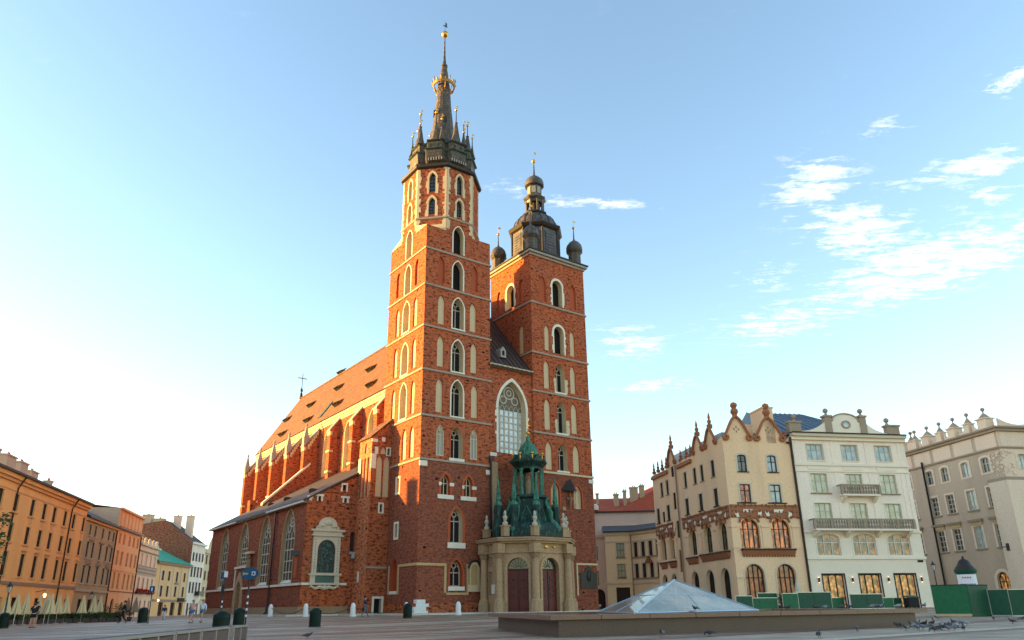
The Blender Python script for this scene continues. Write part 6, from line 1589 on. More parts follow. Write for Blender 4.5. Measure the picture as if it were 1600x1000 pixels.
for x in (1.1, 5.4, 10.05, 14.4):
    mb = MB(); mb.lathe([(.07, 3.35), (.09, 3.45), (.09, 3.75), (.07, 3.85)], 8, (x, -.16)); mb.box(x - .03, x + .03, -.1, -.036, 3.55, 3.62); o = mb.build('wall_lamp', 'frame_dark', root)
    mb = MB(); mb.lathe([(.065, 3.86), (.05, 3.9)], 8, (x, -.16)); mb.lathe([(.05, 3.3), (.065, 3.34)], 8, (x, -.16)); mb.build('lamp_light', 'lamp_lit', o)
bx('street_sign', 'frame_dark', root, 14.35, 15.1, -.08, -.04, 5.55, 5.8)

# grey palace on the far corner: its long side runs back along the side street
x0g = 38.2
h = House('corner_house', 'weathered grey stone house with a row of urns along its parapet', PR + Vector((math.cos(ANG_R), math.sin(ANG_R), 0)) * x0g, ANG_R); D_ = 40.0; W_ = 22
GP = (h.P[0], h.P[1])
F = h.side(D_); sy = lambda y: D_ - y
cols = []
for px, py in ((1452, 743), (1475, 734), (1507, 727.5), (1538.5, 720)):
    cols.append(h.n(px, py)[0])
for i, y in enumerate(cols + [cols[0] + 4.5]):
    pn = 'glass_dark' if i != 2 else 'curtain_blue'
    F.win(sy(y), 17.05, 1.35, 2.0, 'seg', d=.25, pane=pn, frame=(2, 1, .11, 'frame_cream', dict(hb=[1.2])), sur=(.3, .05, 'wall_stone', False, .2))
    F.win(sy(y), 12.6, 1.4, 2.6, d=.25, pane=pn, frame=(2, 4, .11, 'frame_cream'), sur=(.26, .05, 'wall_stone', False), sill=(2.0, .16, .16, 'trim_brown'))
    F.win(sy(y), 7.6, 1.45, 2.9, d=.25, pane=pn, frame=(2, 4, .11, 'frame_cream'), sur=(.26, .05, 'wall_stone', False), sill=(2.0, .16, .16, 'trim_brown'))
d1 = h.n(1512, 900)[0]; d0 = h.n(1568, 905)[0]; d2 = h.n(1550, 920)[0]
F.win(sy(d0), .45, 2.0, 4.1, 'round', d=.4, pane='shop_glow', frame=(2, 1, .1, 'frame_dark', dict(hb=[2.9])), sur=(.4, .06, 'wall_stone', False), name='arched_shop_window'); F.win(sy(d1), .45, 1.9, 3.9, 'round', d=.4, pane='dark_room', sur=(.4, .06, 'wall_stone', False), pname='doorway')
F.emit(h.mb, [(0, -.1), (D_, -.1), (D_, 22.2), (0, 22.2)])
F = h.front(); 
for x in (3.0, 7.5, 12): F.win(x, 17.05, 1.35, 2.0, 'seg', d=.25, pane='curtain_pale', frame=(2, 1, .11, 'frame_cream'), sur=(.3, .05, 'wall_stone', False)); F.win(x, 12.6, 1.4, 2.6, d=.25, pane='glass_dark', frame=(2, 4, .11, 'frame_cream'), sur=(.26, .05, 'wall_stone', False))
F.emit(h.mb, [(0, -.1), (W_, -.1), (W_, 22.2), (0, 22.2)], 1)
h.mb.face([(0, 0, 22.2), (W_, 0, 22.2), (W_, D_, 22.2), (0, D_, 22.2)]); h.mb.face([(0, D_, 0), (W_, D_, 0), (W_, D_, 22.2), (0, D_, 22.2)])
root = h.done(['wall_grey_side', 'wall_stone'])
for nm, z0, z1, p, m_ in (('string_course', 19.75, 19.95, .15, 'trim_brown'), ('cornice', 22.0, 22.35, .35, 'stone_tan'), ('eave', 22.35, 22.6, .6, 'trim_brown')):
    mb = MB(); mb.box(-p, W_, -p, -.003, z0, z1); mb.box(-p, -.003, 0, D_, z0, z1); mb.build(nm, m_, root)
for y in range(0, 40, 4): bx('frieze_panel', 'wall_stone', root, -.05, -.003, y + .3, y + 3.7, 20.05, 21.9)
for x in range(0, 20, 4): bx('frieze_panel', 'wall_stone', root, x + .3, x + 3.7, -.05, -.003, 20.05, 21.9)
for y in cols + [cols[0] + 4.5]: bx('window_hood', 'trim_brown', root, -.35, -.06, y - 1.2, y + 1.2, 11.1, 11.4); bx('window_lintel', 'wall_tan', root, -.16, -.06, y - 1.0, y + 1.0, 10.65, 11.1)
mb = MB(); mb.box(-.5, -.003, -.5, 2.6, 15.6, 16.0); mb.box(-.003, 2.2, -.5, -.003, 15.6, 16.0); mb.build('corner_corbel', 'stone_tan', root)
mb = MB(); mb.box(-.55, -.004, 0.0, 2.4, .0, 15.58); mb.box(-.55, 2.0, -.55, -.004, 0, 15.58); mb.build('corner_buttress', 'wall_stone', root)
mb = MB(); rnd = random.Random(5)
for _ in range(26): mb.ball((-.06, rnd.uniform(.1, 1.9), rnd.uniform(16.4, 19.4)), rnd.uniform(.1, .26), 6, 4, 0, (.35, 1, 1))
for _ in range(20): mb.ball((rnd.uniform(.1, 1.6), -.06, rnd.uniform(16.4, 19.4)), rnd.uniform(.1, .26), 6, 4, 0, (1, .35, 1))
mb.build('corner_relief', 'wall_stone', root, smooth=True)
def urn_pier(x, y, w=1.0, hh=1.25):
    mb = MB(); mb.box(x - w / 2, x + w / 2, y - w / 2, y + w / 2, 22.6, 22.6 + hh); mb.box(x - w * .62, x + w * .62, y - w * .62, y + w * .62, 22.6 + hh, 22.75 + hh); o = mb.build('parapet_pier', 'wall_stone', root)
    z = 22.75 + hh; mb = MB(); mb.lathe([(w * .62, z), (w * .5, z + .15), (w * .2, z + .6), (.1, z + .75)], 8, (x, y), 0, math.pi / 8); mb.lathe([(.08, z + .7), (.1, z + 1.0)], 6, (x, y)); mb.ball((x, y, z + 1.25), .27, 8, 6); mb.build('urn', 'stone_tan', o)
yy = .4; ylist = []
for px in (1545, 1517.5, 1494, 1471, 1450.5, 1430, 1423.5, 1410): ylist.append(h.n(px, 690)[0])
for i, y in enumerate(ylist): urn_pier(.1, max(.3, y), 1.35 if i in (0, 2, 4) else .95)
for x in (7.0, 13.0, 19.0): urn_pier(x, .1, 1.1)
for a, b in zip(ylist, ylist[1:]):
    if b - a > 2.2:
        a2, b2 = a + .6, b - .6; m_ = (a2 + b2) / 2; L_ = (b2 - a2) / 2
        mb = MB(); mb.extrude([(-.05, a2, 22.6), (-.05, b2, 22.6)] + [(-.05, m_ + L_ * math.cos(math.pi * i / 10), 22.95 + .75 * abs(math.cos(math.pi * i / 10)) ** 2) for i in range(11)], (.3, 0, 0)); mb.build('parapet_scroll', 'wall_stone', root)
mb = MB(); mb.extrude([(.7, -.05, 22.6), (6.4, -.05, 22.6)] + [(3.55 + 2.85 * math.cos(math.pi * i / 10), -.05, 22.95 + .8 * abs(math.cos(math.pi * i / 10)) ** 2) for i in range(11)], (0, .3, 0)); mb.build('parapet_scroll', 'wall_stone', root)
yd = h.n(1443, 730)[0]; mb = MB(); mb.tube([(-.2, yd, 20.5), (-.2, yd, .3)], .13, 6); mb.build('drainpipe', 'frame_dark', root)
mb = MB(); yb = h.n(1583, 862)[0]; mb.box(-1.6, -.56, yb, yb + .06, 7.4, 7.5); mb.box(-.62, -.55, yb - .2, yb + .25, 7.0, 7.9); mb.build('sign_bracket', 'iron', root)

# ---- houses at the back of the small square beside the church
PB = Vector((15.05, 124.1, 0)); d_ = Vector((19.23 - 15.05, 123.51 - 124.09, 0)); ANG_B = math.atan2(d_.y, d_.x)
h = House('town_house', 'cream two-storey house with a dark curved eave between church and corner house', PB, ANG_B); W_ = d_.length; F = h.front(); EV = 12.5
BW = dict(d=.18, pane='glass_brown', frame=(2, 2, .08, 'frame_brown'), sur=(.18, .05, 'trim_cream', False), sill=(1.6, .2, .15, 'trim_brown'))
F.win(W_ * .58, 8.55, 1.2, 2.2, **BW); F.win(W_ * .58, 5.35, 1.2, 2.1, **BW); F.win(W_ * .6, .5, 2.2, 3.3, d=.3, pane='dark_room', pname='doorway')
F.emit(h.mb, [(0, -.1), (W_, -.1), (W_, EV), (0, EV)])
# right-hand wing comes forward
B1 = Vector((W_, 0, 0)); Wn = Vector((4.4, -5.2, 0)); U2 = Wn.normalized(); N2 = Vector((-U2.y, U2.x, 0))
F2 = Facade(B1, U2, N2); h.fs.append(F2)
for t in (.16, .42, .68, .93):
    F2.win(Wn.length * t, 8.5, .85, 2.3, **BW); F2.win(Wn.length * t, 5.2, .85, 2.2, **BW)
F2.emit(h.mb, [(0, -.1), (Wn.length, -.1), (Wn.length, EV), (0, EV)])
h.mb.face([(0, 0, 0), (0, 8, 0), (0, 8, EV), (0, 0, EV)])
root = h.done(['wall_far_cream'])
for z0, z1, p, m_, nm in ((12.1, 12.5, .25, 'trim_cream', 'cornice'), (12.5, 12.75, .5, 'slate', 'eave'), (4.3, 4.6, .12, 'trim_cream', 'string_course'), (10.9, 11.1, .1, 'trim_cream', 'string_course')):
    mb = MB(); mb.box(-.3, W_ - .01, -p, -.003, z0, z1); A, B = B1, B1 + Wn; o_ = -N2 * p
    mb.extrude([A + Z3 * z0 - N2 * .003, B + Z3 * z0 - N2 * .003, B + o_ + Z3 * z0, A + o_ + Z3 * z0], (0, 0, z1 - z0 - .002)); mb.build(nm, m_, root)
mb = MB(); B2 = B1 + Wn; mb.face([(-.5, -.5, 12.76), (W_, -.55, 12.76), (W_ + 1, 8, 14.4), (-.5, 8, 14.4)]); mb.face([(W_, -.55, 12.76), tuple(B2 - N2 * .5 + Z3 * 12.76), tuple(B2 + N2 * 8 + Z3 * 14.6), (W_ + 1, 8, 14.4)]); mb.build('roof', 'slate', root)
mb = MB(); mb.tube([(W_, -.12, 12), (W_, -.12, .2)], .1, 6); mb.build('drainpipe', 'trim_brown', root)
mb = MB(); q = B1 + U2 * (Wn.length * .62); mb.extrude([q - U2 * .8 - N2 * .4 + Z3 * 7.4, q + U2 * .8 - N2 * .4 + Z3 * 7.4, q - N2 * .4 + Z3 * 8.4], N2 * .38); mb.build('window_pediment', 'terracotta_dark', root)
h = House('town_house', 'pinkish house with red tiled roofs and tall chimneys behind the cream house', (10.2, 134.0), R(-4)); W_ = 17.0; F = h.front()
for z in (4.4, 8.6): F.win(4.0, z, 1.2, 2.4, d=.2, pane='glass_green', frame=(2, 2, .08, 'frame_brown'), sur=(.15, .05, 'trim_cream', False))
F.win(4.5, .4, 2.2, 3.4, 'round', d=.4, pane='dark_room', pname='gateway')
F.emit(h.mb, [(0, -.1), (W_, -.1), (W_, 17.1), (0, 17.1)]); h.mb.face([(0, 0, 0), (0, 12, 0), (0, 12, 17), (0, 0, 17)]); h.mb.face([(W_, 0, 0), (W_, 12, 0), (W_, 12, 17), (W_, 0, 17)])
root = h.done(['wall_far_pink'])
bx('cornice', 'trim_cream', root, 0, W_, -.25, -.003, 12.6, 13.0); bx('cornice', 'slate', root, -.2, W_ + .2, -.4, -.003, 16.9, 17.15)
mb = MB(); mb.face([(-.4, -.4, 17.15), (W_ * .66, -.4, 17.15), (W_ * .66, 7, 20.4), (-.4, 7, 20.4)]); mb.face([(W_ * .55, -.4, 17.15), (W_ + .4, -.4, 17.15), (W_ + 4, 7, 24.8), (W_ * .66, 7, 20.4)]); mb.build('roof', 'roof_red', root)
for x, z1, w_ in ((8.6, 20.4, .9), (10.2, 21.0, .6), (11.9, 21.6, 1.5), (13.4, 21.9, .9), (16.4, 23.2, .8)): chimney(root, x, 2.8, 17.2, z1, w_, .9, 'wall_tan', 2)
chimney(root, 5.2, 4.0, 18, 20.8, .5, .5, 'wall_tan', 0)
mb = MB(); mb.lathe([(.55, 17.4), (.55, 18.2), (.05, 18.5)], 8, (4.6, -.2)); mb.build('round_dormer', 'trim_white', root)

# ------------------------------------------------------------------ the square: fountain, furniture, birds, people
plain('granite', (.20, .095, .055), rough=.4, var=.35, scale=6, grime=.4, spec=.5); plain('granite_dark', (.085, .042, .026), rough=.45, var=.35, scale=5, grime=.5, spec=.5)
gloss('wet_stone', (.05, .035, .028), .07, 0, .6, .4); gloss('steel', (.42, .44, .45), .3, .9)
gloss('bin_green', (.004, .016, .010), .5, 0, .2, 0); plain('bollard_white', (.72, .70, .66), var=.1, scale=3, grime=.3); plain('bench_wood', (.15, .10, .085), var=.25, scale=3, grime=.3); plain('bench_top', (.34, .27, .22), var=.2, scale=3)
plain('canvas', (.62, .52, .30), var=.08, scale=3, grime=.2); plain('sign_blue', (.012, .075, .16), rough=.4, var=.1); plain('sign_yellow', (.75, .5, .1), var=.1); plain('lamp_glass', (.55, .5, .4), rough=.3, var=.1)
plain('paper', (.72, .72, .74), rough=.7, var=.05, grime=.1); plain('print_red', (.5, .04, .05), var=.1); plain('print_dark', (.04, .04, .07), var=.1); plain('leaf', (.05, .09, .025), rough=.6, var=.5, scale=8); plain('leaf_dark', (.022, .04, .016), rough=.6, var=.5, scale=8)
plain('bark', (.08, .06, .045), var=.3, scale=5); plain('trough', (.07, .06, .055), var=.3, scale=3)
plain('skin', (.50, .27, .18), rough=.6, var=.06, grime=.05); plain('cloth_black', (.012, .012, .014), var=.2); plain('cloth_navy', (.02, .03, .09), var=.2); plain('cloth_denim', (.08, .15, .28), var=.2); plain('cloth_pink', (.62, .33, .32), var=.1); plain('cloth_white', (.60, .62, .72), var=.1); plain('cloth_grey', (.12, .12, .13), var=.2); plain('hair_brown', (.06, .03, .015), var=.3); plain('hair_fair', (.25, .14, .06), var=.3)
def pyr_glass():
    m, t, b = new_mat('pyramid_glass')
    f = noise(t, coords(t, 'Object', (.25, .25, .6)), 1.3, 5, .65)
    t.links.new(mixc(t, ramp(t, f, .35, .7), (.24, .29, .25), (.50, .47, .36)), b.inputs['Base Color'])
    sock(b, 'Roughness', .25); sock(b, 'Coat Weight', .55); sock(b, 'Coat Roughness', .03)
    a = N(t, 'ShaderNodeMapRange'); t.links.new(f, a.inputs[0]); a.inputs[1].default_value = .3; a.inputs[2].default_value = .7; a.inputs[3].default_value = .62; a.inputs[4].default_value = .85
    t.links.new(a.outputs[0], b.inputs['Alpha'])
pyr_glass()
def atz(px, py, z):
    d = ray(px, py); P = d * ((z - EYE) / d.z); return Vector((P.x, P.y, z))

# fountain: low granite basin with a glass pyramid
FA, FB, FC = gpt(863, 997), gpt(1449, 979), gpt(766, 983); FD = FB + FC - FA
ctr = (FA + FB + FC + FD) / 4
ft = thing('fountain_basin', 'low brown granite fountain basin with an overhanging stone rim', 'fountain', ctr)
def fl(P, z): return Vector((P.x - ctr.x, P.y - ctr.y, z))
def inset(k): return [ctr + (P - ctr) * (1 - k / ((P - ctr).length)) for P in (FA, FB, FD, FC)]
mb = MB(); q = inset(.45); mb.extrude([fl(P, -.1) for P in q], (0, 0, .74)); mb.build('basin_wall', 'granite_dark', ft)
O4 = inset(-.12); I4 = inset(1.6)
for e_ in range(4):
    a, b, c, d = O4[e_], O4[(e_ + 1) % 4], I4[(e_ + 1) % 4], I4[e_]
    n = 9 if e_ % 2 == 0 else 6
    for i in range(n):
        t0, t1 = i / n + .0008, (i + 1) / n - .0008
        mb = MB(); dz = random.uniform(-.006, .006)
        mb.extrude([fl(a.lerp(b, t0), .65), fl(a.lerp(b, t1), .65), fl(d.lerp(c, t1), .65), fl(d.lerp(c, t0), .65)], (0, 0, .17 + dz)); mb.build('coping_slab', 'granite', ft)
mb = MB(); mb.face([fl(P, .765) for P in I4]); mb.build('water', 'wet_stone', ft)
mb = MB(); w_ = FA.lerp(FB, .53); dv = (FB - FA).normalized(); n_ = Vector((dv.y, -dv.x, 0)); w_ = w_ + (ctr - w_).normalized() * .32
mb.extrude([fl(w_ - dv * .45, .3), fl(w_ + dv * .45, .3), fl(w_ + dv * .45, .42), fl(w_ - dv * .45, .42)], n_ * .06); mb.build('vent_grille', 'iron', ft)
PF, PL, PRr = atz(992, 960, .75), atz(933, 958, .75), atz(1185, 955, .75); PK = PL + PRr - PF; pc = (PF + PL + PRr + PK) / 4
d = ray(1046, 906); apex = Vector((pc.x, pc.y, d.z * math.hypot(pc.x, pc.y) + EYE))
pt = thing('glass_pyramid', 'low glass pyramid with steel edges rising from the fountain basin', 'pyramid', (pc.x, pc.y, .77))
def pl_(P, z=None): return Vector((P.x - pc.x, P.y - pc.y, (P.z if z is None else z) - .77))
base = [pl_(P, .80) for P in (PF, PRr, PK, PL)]; ap = pl_(apex)
for i in range(4):
    a, b = base[i], base[(i + 1) % 4]
    # two rows of panes: two lower, one upper
    m1, m2 = a.lerp(ap, .5), b.lerp(ap, .5); mid_ = a.lerp(b, .5); mm = m1.lerp(m2, .5)
    for tri in ([a, mid_, mm, m1], [mid_, b, m2, mm], [m1, m2, ap]):
        c_ = sum(tri, Vector()) / len(tri); mb = MB(); mb.face([c_ + (p_ - c_) * .992 for p_ in tri]); mb.build('glass_pane', 'pyramid_glass', pt)
    mb = MB(); mb.tube([a, ap], .045, 6); mb.build('edge_bar', 'steel', pt)
    mb = MB(); mb.tube([a, b], .05, 6); mb.build('edge_bar', 'steel', pt)
    mb = MB(); mb.tube([m1, m2], .02, 5); mb.tube([mid_, mm], .02, 5); mb.build('glazing_bar', 'steel', pt)
mb = MB(); mb.box(-.06, .06, -.06, .06, -.01, ap.z - .3); mb.build('centre_post', 'steel', pt)

# litter bins
def bin_(px, py, label, k=1.0):
    P = gpt(px, py); t = thing('litter_bin', label, 'bin', P, random.uniform(0, 3), 'green litter bins'); r = .36 * k; H = 1.15 * k
    mb = MB(); mb.lathe([(r * .92, .0), (r * .98, .08), (r, .12), (r, H * .68), (r * 1.04, H * .69), (r * 1.04, H * .72), (r * .98, H * .74)], 20, (0, 0)); mb.build('body', 'bin_green', t, smooth=True)
    mb = MB(); mb.lathe([(r * 1.0, H * .74), (r * .97, H * .82), (r * .82, H * .91), (r * .5, H * .98), (0.02, H)], 20, (0, 0)); mb.build('domed_lid', 'bin_green', t, smooth=True)
    mb = MB(); mb.lathe([(r * 1.06, 0), (r * 1.06, .07)], 16, (0, 0)); mb.build('foot_ring', 'iron', t)
    for s_ in (-1, 1): mb = MB(); mb.box(-.16, .16, s_ * r * .9 - .03, s_ * r * .9 + .03, H * .76, H * .85); mb.build('slot', 'dark_void', t)
bin_(343, 997.5, 'dark green domed litter bin standing in the gap of the low wooden bench'); bin_(372, 978, 'dark green domed litter bin behind the bench beside the striped sign post'); bin_(491.5, 980, 'dark green domed litter bin alone on the open paving before the carved epitaph')
bin_(636.5, 966, 'dark green domed litter bin in front of a white bollard by the tower'); bin_(222, 973, 'dark green litter bin by the café hedge near the pink house'); bin_(4, 982, 'dark green litter bin at the foot of the old lantern post', .95)

# low bench with panelled front
BT0, BT1 = atz(150, 1000.5, .58), atz(389, 976.5, .58)
def bench(t0, t1, label):
    A, B = BT0.lerp(BT1, t0), BT0.lerp(BT1, t1); L = (B - A).length; an = math.atan2(B.y - A.y, B.x - A.x)
    t = thing('panelled_bench', label, 'bench', (A.x, A.y, gz(A.x, A.y)), an, 'low panelled benches')
    n = max(2, round(L / 1.5)); zg = .52
    for i in range(n):
        mb = MB(); mb.box(L * i / n + .05, L * (i + 1) / n - .05, .06, .1, .04, zg - .03); mb.build('panel', 'bench_wood', t)
    for i in range(n + 1):
        x = min(max(L * i / n, .05), L - .05); mb = MB(); mb.box(x - .05, x + .05, .02, .58, 0, zg); mb.build('post', 'bench_top', t)
    for k in range(4): mb = MB(); mb.box(0, L, .0 + k * .155, .145 + k * .155, zg, zg + .07); mb.build('slat', 'bench_top' if k == 0 else 'bench_wood', t)
    mb = MB(); mb.box(.02, L - .02, .53, .57, .05, zg); mb.build('back_panel', 'bench_wood', t)
bench(0, .375, 'low dark wooden bench with panelled front, section farthest from the bin'); bench(.38, .555, 'low dark wooden bench with panelled front, middle section of the row'); bench(.56, .80, 'low dark wooden bench with panelled front ending at the litter bin'); bench(.845, 1.0, 'short wooden panelled bench between the litter bin and the oval sign')

# white bollards and their chains
BO = []
def bollard(px, py, label):
    P = gpt(px, py); P.z = gz(P.x, P.y); t = thing('stone_bollard', label, 'bollard', P, 0, 'white bollards round the church')
    mb = MB(); mb.lathe([(.3, 0), (.3, .12), (.25, .14), (.23, .8), (.2, 1.0), (.12, 1.14), (.02, 1.19)], 12, (0, 0)); mb.build('shaft', 'bollard_white', t, smooth=True)
    mb = MB(); mb.tube([(.22 * math.cos(a), .22 * math.sin(a), .88) for a in (0, .8, 1.6)], .03, 5); mb.build('ring', 'iron', t)
    BO.append(P)
for i, (px, py) in enumerate([(716, 961), (634.5, 962.5), (551, 963.3), (477, 963.8), (422, 963.5), (391, 963), (366, 962.5), (345, 962.5), (318, 963)]):
    bollard(px, py, ['white bollard beside the porch in front of the tall tower', 'white bollard behind the bin at the foot of the tall tower', 'white bollard in front of the stair turret', 'white bollard under the carved epitaph', 'white bollard by the aisle drainpipe', 'white bollard between the drainpipe and the aisle side door', 'white bollard before the aisle side door', 'white bollard behind the bin in the bench gap', 'white bollard at the far end of the aisle wall'][i])
for i, (A, B) in enumerate(zip(BO, BO[1:])):
    if i == 0: continue
    L = (B - A).length; n = max(14, int(L / .16)); t = None
    mb = MB(); pts = [A.lerp(B, k / n) + Z3 * (.88 - .62 * (1 - (2 * k / n - 1) ** 2)) for k in range(n + 1)]
    for k in range(n):
        a, b = pts[k], pts[k + 1]; e_ = (b - a); a2, b2 = a - e_ * .18, b + e_ * .18
        mb.tube([a2 - A, b2 - A], .035 if k % 2 else .028, 5)
    o = mb.build('chain', 'iron', loc=A); tag(o, ['', 'iron chain hanging between bin bollard and turret bollard', 'iron chain hanging between turret bollard and epitaph bollard', 'iron chain hanging between epitaph bollard and drainpipe bollard', 'iron chain beside the drainpipe foot', 'iron chain in front of the aisle door', 'iron chain behind the bin in the bench gap', 'iron chain along the far aisle wall'][i], 'chain', 'chains between the white bollards')
P = gpt(655, 961); o = thing('stone_stack', 'stack of white stone blocks beside the tower foot', 'stone blocks', P, YAW)
for i, (x0, x1, z0, z1) in enumerate(((-.75, .75, 0, .38), (-.8, .55, .385, .75), (-.55, .85, .755, 1.05), (-.5, .45, 1.055, 1.42))): bx('block', 'bollard_white', o, x0, x1, -.35, .3, z0, z1)

# sign posts near the aisle
def striped_post(px, py, H, label, oval):
    P = gpt(px, py); t = thing('sign_post', label, 'sign post', P, 0)
    mb = MB(); mb.lathe([(.06, 0), (.06, H)], 8, (0, 0)); mb.build('pole', 'iron', t)
    for k in range(4 if oval else 3): mb = MB(); mb.lathe([(.066, .5 + k * .42), (.066, .66 + k * .42)], 8, (0, 0)); mb.build('white_band', 'paper', t)
    if oval:
        mb = MB(); pts = [(.62 * math.cos(2 * math.pi * i / 24), -.06, H - .35 + .42 * math.sin(2 * math.pi * i / 24)) for i in range(24)]; mb.extrude(pts, (0, -.05, 0)); s_ = mb.build('oval_plate', 'sign_blue', t)
        mb = MB(); mb.box(-.45, -.14, -.125, -.113, H - .4, H - .33); mb.extrude([(-.2, -.125, H - .46), (-.08, -.125, H - .365), (-.2, -.125, H - .27)], (0, .012, 0)); mb.box(-.47, -.4, -.125, -.113, H - .47, H - .26); mb.build('yellow_pictogram', 'sign_yellow', s_)
        mb = MB(); mb.box(.15, .4, -.125, -.113, H - .48, H - .22); mb.build('white_pictogram', 'paper', s_); mb = MB(); mb.box(.2, .35, -.13, -.126, H - .43, H - .27); mb.build('blue_pictogram', 'sign_blue', s_)
    else:
        mb = MB(); mb.box(-.12, .12, -.2, -.06, H * .52, H * .72); mb.build('signal_box', 'iron', t); mb = MB(); mb.box(-.28, .22, -.14, -.08, H - .55, H - .1); mb.build('sign_plate', 'sign_blue', t); mb = MB(); mb.box(.0, .3, -.2, -.15, H - .45, H + .05); mb.build('sign_plate', 'paper', t)
striped_post(383, 976, 3.75, 'black banded post carrying a blue oval direction sign', True); striped_post(344, 967, 3.9, 'black post with a dark box and small signs before the aisle window', False)
P = gpt(231, 974); t = thing('traffic_sign', 'small blue square traffic sign on a thin pole by the café', 'traffic sign', P); mb = MB(); mb.lathe([(.04, 0), (.04, 2.7)], 6, (0, 0)); mb.build('pole', 'iron', t); mb = MB(); mb.box(-.2, .2, -.09, -.05, 2.25, 2.68); p_ = mb.build('plate', 'sign_blue', t); mb = MB(); mb.box(-.05, .04, -.1, -.091, 2.33, 2.58); mb.build('white_mark', 'paper', p_)

# old lantern posts
def lantern_post(P, H, label):
    t = thing('street_lamp', label, 'street lamp', P, 0, 'old lantern posts')
    mb = MB(); mb.lathe([(.2, 0), (.2, .25), (.12, .35), (.1, .9), (.07, 1.0), (.055, H - .75), (.1, H - .72), (.04, H - .68)], 10, (0, 0)); mb.build('post', 'iron', t)
    mb = MB(); mb.lathe([(.13, H - .66), (.24, H - .2)], 6, (0, 0)); mb.build('lantern_glass', 'lamp_glass', t)
    mb = MB(); mb.lathe([(.3, H - .2), (.26, H - .14), (.1, H + .05), (.07, H + .12), (.03, H + .22)], 6, (0, 0)); mb.build('lantern_cap', 'iron', t)
    for k in range(6): a = math.pi / 3 * k; mb = MB(); mb.tube([(.13 * math.cos(a), .13 * math.sin(a), H - .66), (.245 * math.cos(a), .245 * math.sin(a), H - .2)], .015, 4); mb.build('lantern_bar', 'iron', t)
def height_at(P, px, py): return ray(px, py).z * math.hypot(P.x, P.y) + EYE - P.z
P = gpt(3, 979); lantern_post(P, height_at(P, 12, 913), 'old iron lantern post in front of the orange house')
P = gpt(136, 972); lantern_post(P, height_at(P, 142, 926), 'dark iron lantern post among the closed café umbrellas')
P = Vector((43.2, 80.0, .45)); d = ray(1464, 915); P = Vector((d.x * 88, d.y * 88, .45)); lantern_post(P, height_at(P, 1458.5, 880), 'dark lantern post at the mouth of the side street')

# green hoardings
def panel_fence(A, B, H, label, mat='green_board', frame=True, grp='green hoarding panels'):
    A = Vector(A); B = Vector(B); L = (B - A).length; t = thing('hoarding_panel', label, 'hoarding', (A.x, A.y, gz(A.x, A.y)), math.atan2(B.y - A.y, B.x - A.x), grp)
    n = max(1, round(L / 1.8))
    for i in range(n): mb = MB(); mb.box(L * i / n + .02, L * (i + 1) / n - .02, -.02, .02, .08, H - .04); mb.build('board', mat, t)
    for i in range(n + 1): x = L * i / n; mb = MB(); mb.box(x - .035, x + .035, .025, .09, 0, H + .02); mb.build('post', 'steel', t)
    if frame: mb = MB(); mb.box(0, L, -.035, .024, H - .035, H + .02); mb.build('top_rail', 'steel', t); mb = MB(); mb.box(0, L, -.035, .024, .02, .075); mb.build('bottom_rail', 'steel', t)
G0, G1, G2 = gpt(1463, 963), gpt(1520, 963.7), gpt(1552, 962.8); HH = 2.0
def hoard(A, B, H, label, mat):
    L = (B - A).length; t = thing('site_hoarding', label, 'hoarding', (A.x, A.y, gz(A.x, A.y)), math.atan2(B.y - A.y, B.x - A.x)); n = max(2, round(L / 1.25))
    for i in range(n): mb = MB(); mb.box(L * i / n + .004, L * (i + 1) / n - .004, -.03 + random.uniform(0, .008), .03, .16, H); mb.build('board', mat, t)
    mb = MB(); mb.box(0, L, -.05, .06, .0, .155); mb.build('kickboard', 'wall_tan' if mat == 'green_board' else mat, t); mb = MB(); mb.box(-.01, L + .01, -.05, .05, H, H + .05); mb.build('cap_rail', 'frame_dark', t)
hoard(G0, G1, HH, 'bright green wooden hoarding with a tan kickboard', 'green_board'); hoard(G1, G2, HH, 'return of the wooden hoarding, its shade painted as dark green', 'green_board_dark')  # shade of the return is put into its darker green boards
E1, E2, E3 = gpt(1551, 963), gpt(1583, 963.5), gpt(1612, 963.5)
panel_fence(E1, E2, 1.72, 'dark green metal framed fence panel next to the wooden hoarding', 'green_board_dark'); panel_fence(E2, E3, 1.72, 'outermost dark green metal framed fence panel by the grey house', 'green_board_dark')
BRv = Vector((-math.sin(ANG_R), math.cos(ANG_R), 0)); ARv = Vector((math.cos(ANG_R), math.sin(ANG_R), 0)); PQ = PR - BRv * 9
def fx(px, py): s_, z_ = on_plane(px, py, PQ, ARv); return PQ + ARv * s_, z_
for i, (x0, x1, yt, lab) in enumerate([(1150, 1175, 931, 'green café screen panel by the side arcades of the beige house'), (1160, 1218, 934, 'low green panel in front of the arcade window next to the house corner'), (1191, 1221, 926, 'tall green panel below the arcade window next to the house corner'), (1222, 1246, 927, 'green panel below the arcade window next to the white house'), (1247, 1302, 925, 'long green panel below the gap between beige and white house'), (1305, 1327, 933.5, 'low green panel below the shop window next to the beige house'), (1328, 1378, 928, 'tall green panel below the middle shop window'), (1381, 1400, 933.5, 'low green panel below the shop window next to the side street'), (1400, 1418, 934, 'lowest green panel at the end of the white house')]):
    A, za = fx(x0, yt); B, zb = fx(x1, yt); off_ = BRv * ((i % 3) * .5)
    panel_fence(A + off_, B + off_, max(.9, (za + zb) / 2 - .45), lab, 'green_board' if i % 2 else 'green_board_dark')
P, z_ = fx(1424, 940); t = thing('wheeled_bin', 'black wheeled waste container at the end of the green panels', 'bin', (P.x, P.y, .45), ANG_R); bx('body', 'frame_dark', t, -.6, .6, -.4, .4, .12, 1.05)
